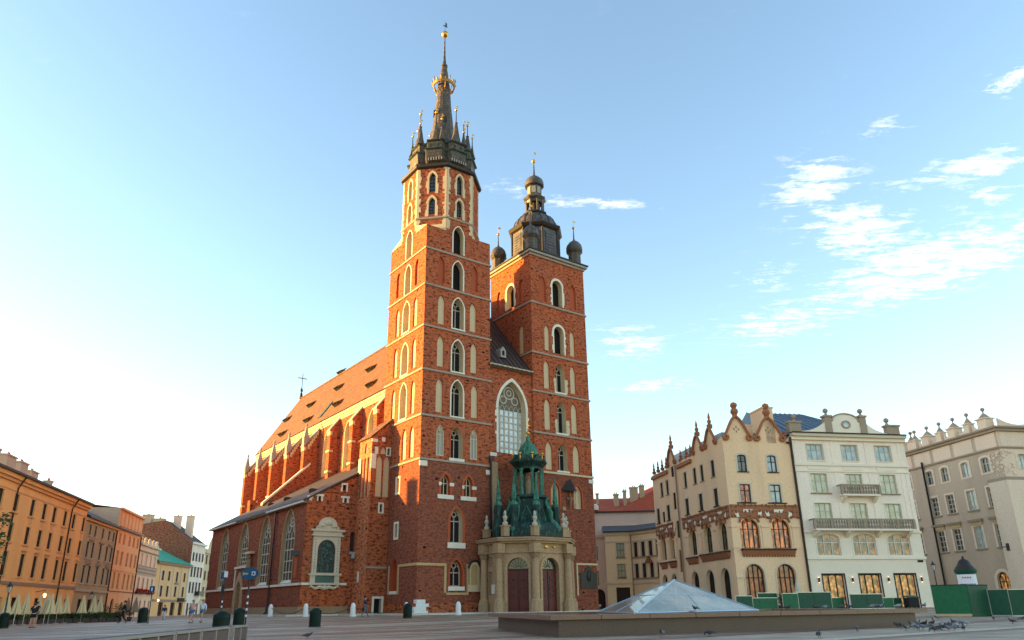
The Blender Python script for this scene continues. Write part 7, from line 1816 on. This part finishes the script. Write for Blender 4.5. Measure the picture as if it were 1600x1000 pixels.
mb = MB(); mb.extrude([(-.62, -.45, 1.05), (.62, -.45, 1.05), (.62, .42, 1.2), (-.62, .42, 1.2)], (0, 0, .08)); mb.build('lid', 'green_board_dark', t)
for x, y in ((-.5, -.3), (.5, -.3), (-.5, .3), (.5, .3)): mb = MB(); mb.tube([(x, y - .04, .09), (x, y + .04, .09)], .09, 8); mb.build('wheel', 'iron', t)
# advertising column behind the hoarding
d = ray(1510, 900); P = Vector((d.x * 68, d.y * 68, .42)); t = thing('advertising_column', 'round poster column with a dark domed cap behind the green hoarding', 'advertising column', P)
Hc = height_at(P, 1508, 891); mb = MB(); mb.lathe([(.72, 0), (.72, .3), (.66, .35), (.66, Hc - .25), (.75, Hc - .2), (.8, Hc)], 20, (0, 0)); mb.build('drum', 'green_board_dark', t, smooth=True)
mb = MB(); mb.lathe([(.76, Hc), (.72, Hc + .1), (.5, Hc + .4), (.34, Hc + .7), (.16, Hc + .82), (.06, Hc + .9), (.08, Hc + 1.0), (.01, Hc + 1.1)], 16, (0, 0)); mb.build('domed_cap', 'lead_dark', t, smooth=True)
def wrap(a0, a1, z0, z1, r, mat, name, par, n=10):
    mb = MB()
    for i in range(n):
        b0, b1 = a0 + (a1 - a0) * i / n, a0 + (a1 - a0) * (i + 1) / n
        mb.face([(r * math.cos(b0), r * math.sin(b0), z0), (r * math.cos(b1), r * math.sin(b1), z0), (r * math.cos(b1), r * math.sin(b1), z1), (r * math.cos(b0), r * math.sin(b0), z1)])
    return mb.build(name, mat, par)
va = math.atan2(-P.y, -P.x)
po = wrap(va - 1.25, va + 1.25, Hc - 2.2, Hc - .32, .672, 'paper', 'poster', t)
for k, (z0, z1, m_, w_) in enumerate(((Hc - .62, Hc - .5, 'print_red', .5), (Hc - 1.35, Hc - 1.0, 'print_dark', .95), (Hc - 1.75, Hc - 1.65, 'print_red', .6))):
    nl = 4 if k != 1 else 9
    for j in range(nl):
        a0 = va - w_ + 2 * w_ * j / nl; wrap(a0 + .02, a0 + 2 * w_ / nl * .72, z0, z1, .678, m_, 'poster_print', po, 3)

# information board, scooter
P = gpt(902, 951.5); t = thing('information_board', 'green and white notice board on two legs by the lower tower', 'notice board', P, YAW)
for x in (-.55, .55): mb = MB(); mb.box(x - .04, x + .04, -.04, .04, 0, 2.5); mb.build('leg', 'iron', t)
bx('poster', 'paper', t, -.5, -.02, -.03, .03, 1.15, 2.4); bx('poster', 'copper_pale', t, .03, .5, -.03, .03, 1.25, 2.45); bx('poster_print', 'sign_blue', t, -.4, -.15, -.036, -.031, 1.3, 1.7); bx('header', 'iron', t, -.6, .6, -.05, .05, 2.46, 2.54)
P = gpt(932, 952); t = thing('motor_scooter', 'white motor scooter with black wheels parked beside the lower tower', 'scooter', P, R(205))
for x in (-.62, .62): mb = MB(); mb.tube([(x, -.06, .26), (x, .06, .26)], .26, 14); w_ = mb.build('wheel', 'iron', t); mb = MB(); mb.tube([(x, -.065, .26), (x, .065, .26)], .13, 10); mb.build('rim', 'steel', w_)
mb = MB(); mb.extrude([(-.85, -.16, .45), (-.2, -.16, .3), (.25, -.16, .28), (.45, -.16, .45), (.62, -.16, 1.0), (.5, -.16, 1.02), (.3, -.16, .42), (-.15, -.16, .42), (-.3, -.16, .78), (-.9, -.16, .8)], (0, .32, 0)); mb.build('body', 'bollard_white', t)
bx('seat', 'frame_dark', t, -.85, -.25, -.15, .15, .8, .9); mb = MB(); mb.tube([(.5, -.35, 1.12), (.56, 0, 1.05), (.5, .35, 1.12)], .025, 6); mb.build('handlebar', 'iron', t); mb = MB(); mb.tube([(.62, 0, .26), (.52, 0, 1.05)], .035, 6); mb.build('fork', 'steel', t)
mb = MB(); mb.extrude([(.52, -.18, 1.0), (.5, -.18, 1.5), (.5, .18, 1.5), (.52, .18, 1.0)], (.02, 0, 0)); mb.build('windscreen', 'paper', t)

# ---- café: closed umbrellas, hedge, chairs
def umbrella(px, py, label, mat='canvas', h=2.75, k=1.0):
    P = gpt(px, py); t = thing('closed_umbrella', label, 'umbrella', P, random.uniform(0, 6), 'closed café umbrellas')
    mb = MB(); mb.lathe([(.03, 0), (.03, h + .1)], 6, (0, 0)); mb.build('pole', 'steel', t)
    mb = MB(); mb.lathe([(.3, 0), (.3, .08), (.08, .12)], 10, (0, 0)); mb.build('base', 'stone_grey', t)
    mb = MB(); n = 16; prof = [(.52, .95), (.5, 1.05), (.36, 1.6), (.2, 2.2), (.07, h), (.02, h + .06)]; rings = []
    for r, z in prof: rings.append([(r * k * (1.0 if i % 2 else .62) * math.cos(2 * math.pi * i / n), r * k * (1.0 if i % 2 else .62) * math.sin(2 * math.pi * i / n), z + (.1 if (i % 2 == 0 and z < 1) else 0)) for i in range(n)])
    for a, b in zip(rings, rings[1:]):
        for i in range(n): j = (i + 1) % n; mb.face((a[i], a[j], b[j], b[i]))
    mb.build('canopy', mat, t)
UL = ['closed cream umbrella next to the lantern post', 'closed cream umbrella between the lantern post and the couple', 'closed cream umbrella beside the couple on the lantern post side', 'closed cream umbrella behind the embracing couple', 'closed cream umbrella beside the couple on the seated guest side', 'closed cream umbrella nearly touching its neighbour beside the couple', 'closed cream umbrella behind the seated guest', 'closed cream umbrella at the corner of the orange house', 'closed cream umbrella below the yellow sign', 'closed cream umbrella beside the second lantern post', 'closed cream umbrella last before the peach house']
for (px, py), lab in zip([(4, 978), (20, 977.5), (35, 977), (55, 975), (67, 976.5), (74, 976.5), (86, 975), (99, 974), (125, 973.5), (142, 972.5), (152, 972)], UL): umbrella(px, py, lab)
umbrella(208, 971, 'closed brown umbrella in front of the pink house', 'trim_brown', 2.6, .9); umbrella(196, 971, 'narrow brown umbrella beside the arched doorways', 'trim_brown', 2.6, .8)
def leaves(mb, c, r, n, size, rnd, sc=(1, 1, 1), mat=0):
    for _ in range(n):
        d = Vector((rnd.gauss(0, 1), rnd.gauss(0, 1), rnd.gauss(0, 1))).normalized() * (r * rnd.random() ** .45)
        p = Vector(c) + Vector((d.x * sc[0], d.y * sc[1], d.z * sc[2])); u = Vector((rnd.gauss(0, 1), rnd.gauss(0, 1), rnd.gauss(0, 1))).normalized(); v = u.cross(Vector((rnd.gauss(0, 1), rnd.gauss(0, 1), rnd.gauss(0, 1)))).normalized(); s_ = size * rnd.uniform(.6, 1.3)
        mb.face([p - u * s_, p + v * s_ * .5, p + u * s_, p - v * s_ * .5], mat)
HA, HBp = gpt(8, 976.5), gpt(188, 971.5)
for i in range(13):
    P = HA.lerp(HBp, (i + .5) / 13); L = (HBp - HA).length / 13; rnd = random.Random(i)
    t = thing('hedge_trough', 'dark planter trough with a low clipped hedge edging the café terrace', 'planter', (P.x, P.y, 0), math.atan2(HBp.y - HA.y, HBp.x - HA.x), 'hedge troughs along the café')
    bx('trough', 'trough', t, -L / 2 + .05, L / 2 - .05, -.22, .22, 0, .45); mb = MB()
    for k in range(5): leaves(mb, (-L / 2 + L * (k + .5) / 5, 0, .68 + rnd.uniform(-.05, .12)), .34 + rnd.uniform(0, .12), 90, .09, rnd, (1.2, .8, 1))
    mb.build('foliage', 'leaf' if i % 3 else 'leaf_dark', t)
def chair_proto():
    t = thing('cafe_chair', 'dark café chair behind the hedge troughs', 'chair', (0, 0, 0), 0, 'dark café chairs')
    bx('seat', 'iron', t, -.22, .22, -.22, .22, .43, .47); bx('backrest', 'iron', t, -.22, .22, .2, .24, .55, .88)
    for x in (-.2, .2):
        for y in (-.2, .2): bx('leg', 'iron', t, x - .018, x + .018, y - .018, y + .018, 0, .43 if y < 0 else .88)
    return t
cp = chair_proto(); rnd = random.Random(11)
nrmH = (HBp - HA).normalized(); nrmH = Vector((-nrmH.y, nrmH.x, 0))
for i in range(22):
    o = cp if i == 0 else copy_tree(cp); P = HA.lerp(HBp, (i + .5) / 22) + nrmH * rnd.uniform(.9, 2.4); o.location = (P.x, P.y, 0); o.rotation_euler = (0, 0, rnd.uniform(0, 6.28))
P = gpt(33, 972); t = thing('café_parasol', 'open white parasol behind the closed umbrellas', 'umbrella', P + nrmH * 3); mb = MB(); mb.lathe([(.03, 0), (.03, 2.9)], 6, (0, 0)); mb.build('pole', 'steel', t); mb = MB(); mb.lathe([(1.7, 2.3), (.9, 2.65), (.02, 2.95)], 8, (0, 0), cap=False); mb.build('canopy', 'paper', t)
t.name = 'open_parasol'
# tree whose leaves reach into the picture on the left, beside the square
d = ray(-122, 880); P = Vector((d.x * 34, d.y * 34, 0)); t = thing('young_tree', 'young tree whose green leaves reach in front of the orange house', 'tree', P); H0 = height_at(P, -40, 850)
mb = MB(); mb.tube([(0, 0, 0), (.05, 0, H0 * .5), (.1, .05, H0 + .6), (.1, .1, H0 + 2.4)], [.12, .1, .07, .03], 8)
rnd = random.Random(4); tips = []
for k in range(16):
    a = rnd.uniform(0, 6.28); z = H0 * .55 + rnd.uniform(0, 3.2); l = rnd.uniform(1.0, 2.0); e_ = Vector((l * math.cos(a), l * math.sin(a), z + rnd.uniform(.1, .8))); mb.tube([(.06, 0, z), tuple(e_)], [.035, .01], 5); tips.append(e_)
for z in (.9, .1, -.6): e_ = Vector((2.15, .5, H0 + z)); mb.tube([(.06, 0, H0 + z - .5), tuple(e_)], [.035, .008], 5); tips.append(e_)
mb.build('trunk', 'bark', t); mb = MB()
for e_ in tips: leaves(mb, e_, .45, 60, .1, rnd, (1, 1, .7)); leaves(mb, e_ * .75 + Vector((0, 0, H0 * .22)), .5, 50, .1, rnd)
mb.build('crown', 'leaf', t)
for px, py, H_, lab in ((162, 971.5, 1.7, 'leafy potted shrub in front of the peach house doorway'), (183, 971, 1.9, 'leafy potted shrub between the two arched doorways'), (201, 971, 1.3, 'small potted shrub next to the brown umbrella')):
    P = gpt(px, py); t = thing('potted_shrub', lab, 'plant', P); mb = MB(); mb.lathe([(.2, 0), (.3, .5), (.26, .5)], 10, (0, 0)); mb.build('pot', 'trough', t); mb = MB(); mb.tube([(0, 0, .4), (0, 0, H_ * .7)], .03, 5); mb.build('stem', 'bark', t); mb = MB(); leaves(mb, (0, 0, H_ * .75), H_ * .36, 220, .09, random.Random(px)); mb.build('foliage', 'leaf', t)
for x, lab in ((1.5, 'leafy pot plant under the arcade window next to the house corner'), (3.2, 'leafy pot plant between the arcade windows'), (6.9, 'leafy pot plant under the arcade window next to the white house'), (8.6, 'leafy pot plant at the white house corner')):
    P = PR + ARv * x - BRv * 3; t = thing('pot_plant', lab, 'plant', (P.x, P.y, .45)); mb = MB(); mb.lathe([(.2, 0), (.28, .45), (.24, .45)], 10, (0, 0)); mb.build('pot', 'trough', t); mb = MB(); leaves(mb, (0, 0, 1.15), .6, 150, .12, random.Random(int(x * 10))); mb.build('foliage', 'leaf', t)
P = PR + ARv * 5.2 - BRv * 3.5; Pp = Vector((P.x, P.y, .45)); t = thing('closed_umbrella', 'closed pale umbrella in front of the beige house arcade', 'umbrella', Pp); mb = MB(); mb.lathe([(.03, 0), (.03, 3.2)], 6, (0, 0)); mb.build('pole', 'steel', t); mb = MB(); mb.lathe([(.5, 1.2), (.3, 2.1), (.05, 3.1)], 8, (0, 0)); mb.build('canopy', 'frame_cream', t); mb = MB(); mb.lathe([(.3, 0), (.3, .08)], 10, (0, 0)); mb.build('base', 'stone_grey', t)

# ---- pigeons
def skin_mesh(name, verts, edges, radii, mat, sub=2):
    me = bpy.data.meshes.new(name); me.from_pydata([tuple(v) for v in verts], edges, []); o = bpy.data.objects.new(name, me); COL.objects.link(o)
    o.modifiers.new('skin', 'SKIN'); sv = me.skin_vertices[0].data
    for i, r in enumerate(radii): sv[i].radius = r if isinstance(r, tuple) else (r, r)
    sv[0].use_root = True
    s_ = o.modifiers.new('sub', 'SUBSURF'); s_.levels = sub; s_.render_levels = sub
    dg = bpy.context.evaluated_depsgraph_get(); dg.update()
    m2 = bpy.data.meshes.new_from_object(o.evaluated_get(dg)); m2.name = name
    bpy.data.objects.remove(o); m2.materials.clear(); m2.materials.append(MATS[mat]); m2.polygons.foreach_set('use_smooth', [True] * len(m2.polygons))
    if not m2.uv_layers: m2.uv_layers.new(name='UVMap')
    return m2
def feather(name, base, dark, pale):
    m, t, b = new_mat(name); c = N(t, 'ShaderNodeTexCoord'); sp = N(t, 'ShaderNodeSeparateXYZ'); t.links.new(c.outputs['Object'], sp.inputs[0])
    f = noise(t, c.outputs['Object'], 22, 3, .6)
    col = mixc(t, ramp(t, sp.outputs[0], .02, .10), base, dark); col = mixc(t, ramp(t, f, .58, .66), col, pale); t.links.new(col, b.inputs['Base Color']); sock(b, 'Roughness', .55)
feather('pigeon_grey', (.15, .16, .185), (.035, .045, .055), (.05, .05, .06)); feather('pigeon_dark', (.04, .04, .047), (.02, .024, .028), (.09, .09, .10)); feather('pigeon_pale', (.34, .33, .34), (.10, .10, .12), (.08, .08, .09))
def pigeon_mesh(pose):
    B = [(-.03, 0, .145), (.05, 0, .155), (-.10, 0, .135), (-.18, 0, .115)]
    H_ = {'stand': [(.095, 0, .205), (.105, 0, .255), (.118, 0, .27)], 'peck': [(.115, 0, .14), (.15, 0, .075), (.158, 0, .055)], 'walk': [(.11, 0, .185), (.135, 0, .225), (.15, 0, .235)]}[pose]
    V = B + H_; E_ = [(0, 1), (0, 2), (2, 3), (1, 4), (4, 5), (5, 6)]; Rr = [(.062, .068), (.052, .058), (.048, .042), (.022, .012), .03, .026, .02]
    return skin_mesh('pigeon', V, E_, Rr, 'pigeon_grey'), Vector(H_[-1])
PM = {k: pigeon_mesh(k) for k in ('stand', 'peck', 'walk')}
mb = MB(); mb.extrude([(-.16, -.03, .115), (-.27, -.045, .09), (-.27, .045, .09), (-.16, .03, .115)], (0, 0, .012)); TAILM = mb.mesh('tail', 'pigeon_dark')
mb = MB(); mb.tube([(0, 0, 0), (.0, 0, .11)], .007, 5); mb.box(-.01, .045, -.012, .012, 0, .008); plain('pigeon_leg', (.30, .08, .07), var=.2); LEGM = mb.mesh('leg', 'pigeon_leg')
mb = MB(); mb.lathe([(.008, 0), (.001, .035)], 5, (0, 0)); BEAKM = mb.mesh('beak', 'iron')
wm = MB(); wm.extrude([(.04, 0, .19), (-.08, 0, .19), (-.23, 0, .125), (-.1, 0, .11), (.03, 0, .13)], (0, .008, 0)); WINGM = wm.mesh('wing', 'pigeon_grey')
PMAT = {}
for pose in PM:
    for c_ in ('grey', 'dark', 'pale'):
        m2 = PM[pose][0].copy(); m2.materials.clear(); m2.materials.append(MATS['pigeon_' + c_]); PMAT[pose, c_] = m2
WMAT = {}
for c_ in ('grey', 'dark', 'pale'):
    m2 = WINGM.copy(); m2.materials.clear(); m2.materials.append(MATS['pigeon_' + c_]); WMAT[c_] = m2
rnd = random.Random(21)
def pigeon(P, label, group, pose=None, col_=None):
    pose = pose or rnd.choice(['stand', 'peck', 'walk', 'walk', 'peck']); c_ = col_ or rnd.choice(['dark', 'dark', 'grey', 'grey', 'pale'])
    k = 1.12
    t = link('pigeon', PMAT[pose, c_], None, P, rnd.uniform(0, 6.28)); t.scale = (k, k, k); tag(t, label, 'pigeon', group)
    link('tail', TAILM, t)
    for s_ in (-1, 1): link('leg', LEGM, t, (-.01, s_ * .03, 0)); link('wing', WMAT[c_], t, (0, s_ * .062 - .004, 0))
    h_ = PM[pose][1]; link('beak', BEAKM, t, matrix=Matrix.Translation(h_ + Vector((.012, 0, 0))) @ Matrix.Rotation(R(100 if pose != 'peck' else 160), 4, 'Y'))
FLOCK = [(1340, 986.7), (1336, 978), (1365, 979.5), (1372, 979), (1385.5, 979.5), (1393, 980), (1409, 982), (1416, 986), (1425, 980), (1435, 978.6), (1446, 979), (1436, 986), (1442, 984.5), (1460, 988.6), (1466.6, 987), (1479, 977), (1490, 976), (1501, 977), (1510.6, 978), (1482, 986.7), (1491, 986), (1506.5, 986.7), (1403, 981), (1430, 983), (1471, 981), (1496, 981), (1453, 983), (1458, 978), (1486, 981), (1475, 985)]
for q in FLOCK: pigeon(gpt(*q), 'pigeon feeding in the flock on the paving at the corner of the fountain basin', 'pigeons in the feeding flock')
for q, lab in (((1281, 997.5), 'lone dark pigeon on the open paving in front of the fountain basin'), ((1034, 994.5), 'grey pigeon on the paving below the glass pyramid'), ((1108, 994.5), 'dark pigeon walking on the paving before the basin below the pyramid'), ((1300, 983), 'dark pigeon close to the basin wall below the vent grille'), ((1234, 985), 'dark pigeon resting against the shaded basin wall'), ((1465, 969), 'pigeon behind the end of the basin near the hoarding kickboard'), ((1458, 971.5), 'pale pigeon at the end of the basin before the hoarding'), ((1553, 969.5), 'dark pigeon in front of the metal fence panels'), ((1582, 975), 'dark pigeon alone on open paving beyond the fence panels'), ((1598, 970.5), 'pigeon beside the outermost fence panel'), ((481, 998.5), 'dark pigeon alone on the paving between bench and fountain')): pigeon(gpt(*q), lab, 'single pigeons on the paving', col_='dark' if 'dark' in lab else ('pale' if 'pale' in lab else 'grey'))
for px in (1231, 1275.5, 1290.6, 1317, 1328, 1363.5, 1372, 1378.6, 1406.7, 1446):
    t0 = 0.0
    # walk along the far side of the front rim
    best = None
    for k in range(201):
        Pq = O4[0].lerp(O4[1], k / 200) + (ctr - FA).normalized() * .75; v = RC @ (Vector((Pq.x, Pq.y, .83)) - Vector((0, 0, EYE))); x_ = 800 - FPX * v.x / v.z
        if best is None or abs(x_ - px) < best[0]: best = (abs(x_ - px), Pq)
    pigeon(Vector((best[1].x, best[1].y, .83)), 'pigeon perched on the stone rim of the fountain basin', 'pigeons on the basin rim')
Pq = base[0].lerp(base[1], .45) + Vector((pc.x, pc.y, .77)); pigeon(Vector((Pq.x - .1, Pq.y - .25, .83)), 'dark pigeon sitting at the foot of the glass pyramid', None, 'stand', 'dark')

# ---- people
def person(P, rz, label, pose, top='cloth_black', low='cloth_black', hair='hair_brown', H=1.7, longtop=False, shorts=True, bag=None):
    k = H / 1.75; t = thing('person', label, 'person', P, rz)
    S = dict(pel=(0, 0, .95), che=(0, 0, 1.28), nek=(0, 0, 1.47), hed=(0, .01, 1.56), crn=(0, .02, 1.66), shL=(-.18, 0, 1.42), shR=(.18, 0, 1.42), elL=(-.24, .02, 1.14), elR=(.24, .02, 1.14), haL=(-.23, .1, .9), haR=(.23, .1, .9), fgL=(-.22, .13, .8), fgR=(.22, .13, .8), hiL=(-.09, 0, .9), hiR=(.09, 0, .9), knL=(-.1, .03, .5), knR=(.1, .03, .5), anL=(-.1, -.01, .09), anR=(.1, -.01, .09), toL=(-.11, .15, .03), toR=(.11, .15, .03))
    S.update(pose); V = {n: Vector(v) * k for n, v in S.items()}
    def chain(name, mat, names, edges, rad, sub=2):
        link(name, skin_mesh(name, [V[n] for n in names], [(names.index(a), names.index(b)) for a, b in edges], [r * k if not isinstance(r, tuple) else (r[0] * k, r[1] * k) for r in rad], mat, sub), t)
    nb = ['pel', 'che', 'nek', 'hed', 'crn', 'shL', 'shR', 'elL', 'elR', 'haL', 'haR', 'fgL', 'fgR', 'hiL', 'hiR', 'knL', 'knR', 'anL', 'anR', 'toL', 'toR']
    eb = [('pel', 'che'), ('che', 'nek'), ('nek', 'hed'), ('hed', 'crn'), ('che', 'shL'), ('che', 'shR'), ('shL', 'elL'), ('shR', 'elR'), ('elL', 'haL'), ('elR', 'haR'), ('haL', 'fgL'), ('haR', 'fgR'), ('pel', 'hiL'), ('pel', 'hiR'), ('hiL', 'knL'), ('hiR', 'knR'), ('knL', 'anL'), ('knR', 'anR'), ('anL', 'toL'), ('anR', 'toR')]
    rb = [(.13, .10), (.14, .10), .052, (.075, .09), (.07, .085), .06, .06, .042, .042, .028, .028, .03, .03, .085, .085, .055, .055, .036, .036, .03, .03]
    chain('body', 'skin', nb, eb, rb)
    V['wst'] = V['pel'].lerp(V['che'], .12); V['slL'] = V['shL'].lerp(V['elL'], .95 if longtop else .55); V['slR'] = V['shR'].lerp(V['elR'], .95 if longtop else .55); V['upn'] = V['che'].lerp(V['nek'], .55)
    nt_ = ['che', 'wst', 'upn', 'shL', 'shR', 'slL', 'slR']; et = [('che', 'wst'), ('che', 'upn'), ('che', 'shL'), ('che', 'shR'), ('shL', 'slL'), ('shR', 'slR')]; rt = [(.165, .125), (.155, .125), (.08, .07), .08, .08, .066, .066]
    if longtop:
        V['cuL'] = V['elL'].lerp(V['haL'], .9); V['cuR'] = V['elR'].lerp(V['haR'], .9); nt_ += ['cuL', 'cuR']; et += [('slL', 'cuL'), ('slR', 'cuR')]; rt += [.042, .042]
    chain('shirt', top, nt_, et, rt)
    f_ = .55 if shorts else .96
    V['lgL'] = V['hiL'].lerp(V['knL'], f_); V['lgR'] = V['hiR'].lerp(V['knR'], f_); nl_ = ['pel', 'hiL', 'hiR', 'lgL', 'lgR']; el_ = [('pel', 'hiL'), ('pel', 'hiR'), ('hiL', 'lgL'), ('hiR', 'lgR')]; rl = [(.15, .12), .105, .105, .09 if shorts else .072, .09 if shorts else .072]
    if not shorts: nl_ += ['anL', 'anR']; el_ += [('lgL', 'anL'), ('lgR', 'anR')]; rl += [.052, .052]
    chain('shorts' if shorts else 'trousers', low, nl_, el_, rl)
    c = V['crn']; mb = MB(); mb.ball((c.x, c.y - .02 * k, c.z), .105 * k, 10, 8, 0, (.95, 1.1, 1.0)); 
    if hair == 'hair_fair' or 'long hair' in label: mb.ball((c.x, c.y - .07 * k, c.z - .16 * k), .085 * k, 8, 6, 0, (1, .6, 1.7))
    mb.build('hair', hair, t, smooth=True)
    f = V['hed']; fy = f.y + .088 * k
    for x in (-.032, .032): mb = MB(); mb.ball((f.x + x * k, fy, f.z + .06 * k), .012 * k, 6, 4); mb.build('eye', 'iron', t)
    mb = MB(); mb.tube([(f.x, fy - .01, f.z + .045 * k), (f.x, fy + .022 * k, f.z + .01 * k)], [.01 * k, .016 * k], 5); mb.build('nose', 'skin', t)
    mb = MB(); mb.box(f.x - .026 * k, f.x + .026 * k, fy - .012, fy + .004, f.z - .032 * k, f.z - .02 * k); mb.build('mouth', 'geranium', t)
    for s_, n in ((-1, 'L'), (1, 'R')):
        b = V['to' + n]; a = V['an' + n]; mb = MB(); mb.tube([a - Vector((0, .05 * k, .03 * k)), b], [.05 * k, .042 * k], 7); mb.build('shoe', 'cloth_grey', t, smooth=True)
        hnd = V['fg' + n]; w_ = V['ha' + n]; dr = (hnd - w_).normalized(); sd = dr.cross(Vector((0, 1, 0))); sd = sd.normalized() if sd.length > .1 else Vector((1, 0, 0)); mb = MB()
        for j in range(4): q = hnd + sd * ((j - 1.5) * .017 * k); mb.tube([q, q + dr * (.045 + .008 * (j in (1, 2))) * k, q + dr * .075 * k + Vector((0, .015 * k, 0))], [.0095 * k, .009 * k, .006 * k], 5)
        mb.tube([w_ + dr * .03 * k + sd * .03 * k, w_ + dr * .075 * k + sd * .052 * k], [.011 * k, .008 * k], 5); mb.build('hand', 'skin', t, smooth=True)
    if bag: mb = MB(); q = V['ha' + bag]; mb.box(q.x - .06, q.x + .06, q.y - .14, q.y + .14, q.z - .5, q.z - .15); mb.tube([(q.x, q.y - .08, q.z - .15), (q.x, q.y, q.z), (q.x, q.y + .08, q.z - .15)], .012, 5); b_ = mb.build('carried_bag', 'cloth_black'); b_.location = P; b_.rotation_euler = (0, 0, rz); b_.name = 'handbag'; tag(b_, 'black handbag carried by the person beside the porch column' if 'porch' in label else 'small dark bag carried by the man in navy', 'bag')
WALK = dict(knL=(-.09, .2, .52), anL=(-.09, .26, .09), toL=(-.1, .42, .08), knR=(.09, .02, .48), anR=(.09, -.28, .14), toR=(.1, -.16, .04), elL=(-.25, -.1, 1.16), haL=(-.24, -.08, .92), fgL=(-.23, -.06, .83), elR=(.25, .08, 1.16), haR=(.23, .25, .97), fgR=(.22, .31, .9))
HUG = dict(elL=(-.3, .16, 1.2), haL=(-.12, .36, 1.25), fgL=(-.02, .38, 1.26), elR=(.3, .16, 1.16), haR=(.12, .36, 1.12), fgR=(.02, .38, 1.12), knL=(-.12, .04, .5), anL=(-.14, .02, .09), toL=(-.16, .18, .03))
ARMUP = dict(WALK); ARMUP.update(elR=(.38, .05, 1.52), haR=(.2, .1, 1.7), fgR=(.12, .08, 1.72))
P = gpt(51, 981); person(P, R(200), 'person in a black shirt and dark shorts hugging a companion before the café', HUG, 'cloth_black', 'cloth_grey', H=1.78)
person(P + Vector((.12, -.36, 0)), R(20), 'person in a black top and shorts held in an embrace before the café', HUG, 'cloth_black', 'cloth_black', H=1.68)
P = gpt(298.5, 973.5); person(P, R(165), 'person with long hair in a pink top and denim shorts walking past the church', WALK, 'cloth_pink', 'cloth_denim', 'hair_fair', 1.66)
P = gpt(314, 972.8); person(P, R(175), 'person in a pale blue shirt and denim shorts raising one hand to the head', ARMUP, 'cloth_white', 'cloth_denim', 'hair_fair', 1.66, True)
P = gpt(569.5, 964); person(P, R(-80), 'person in navy clothes walking beside the stair turret', WALK, 'cloth_navy', 'cloth_grey', 'hair_brown', 1.74, True, False, 'L')
P = gpt(885, 953.5); person(P, R(170), 'person in a black jacket and dark trousers standing by the porch column', {}, 'cloth_black', 'cloth_black', 'hair_brown', 1.72, True, False, 'R')
P = gpt(100, 973); person(P, R(190), 'person in dark clothes standing behind the café hedge', {}, 'cloth_black', 'cloth_grey', 'hair_brown', 1.7, True, False)
P = gpt(255, 969.5); person(P, R(200), 'person in a navy top and pale trousers near the ochre house', WALK, 'cloth_navy', 'cloth_white', 'hair_brown', 1.75, True, False)
P = gpt(191, 974); person(P, R(120), 'person in black walking along the café hedge', WALK, 'cloth_black', 'cloth_black', 'hair_brown', 1.7, True, False)
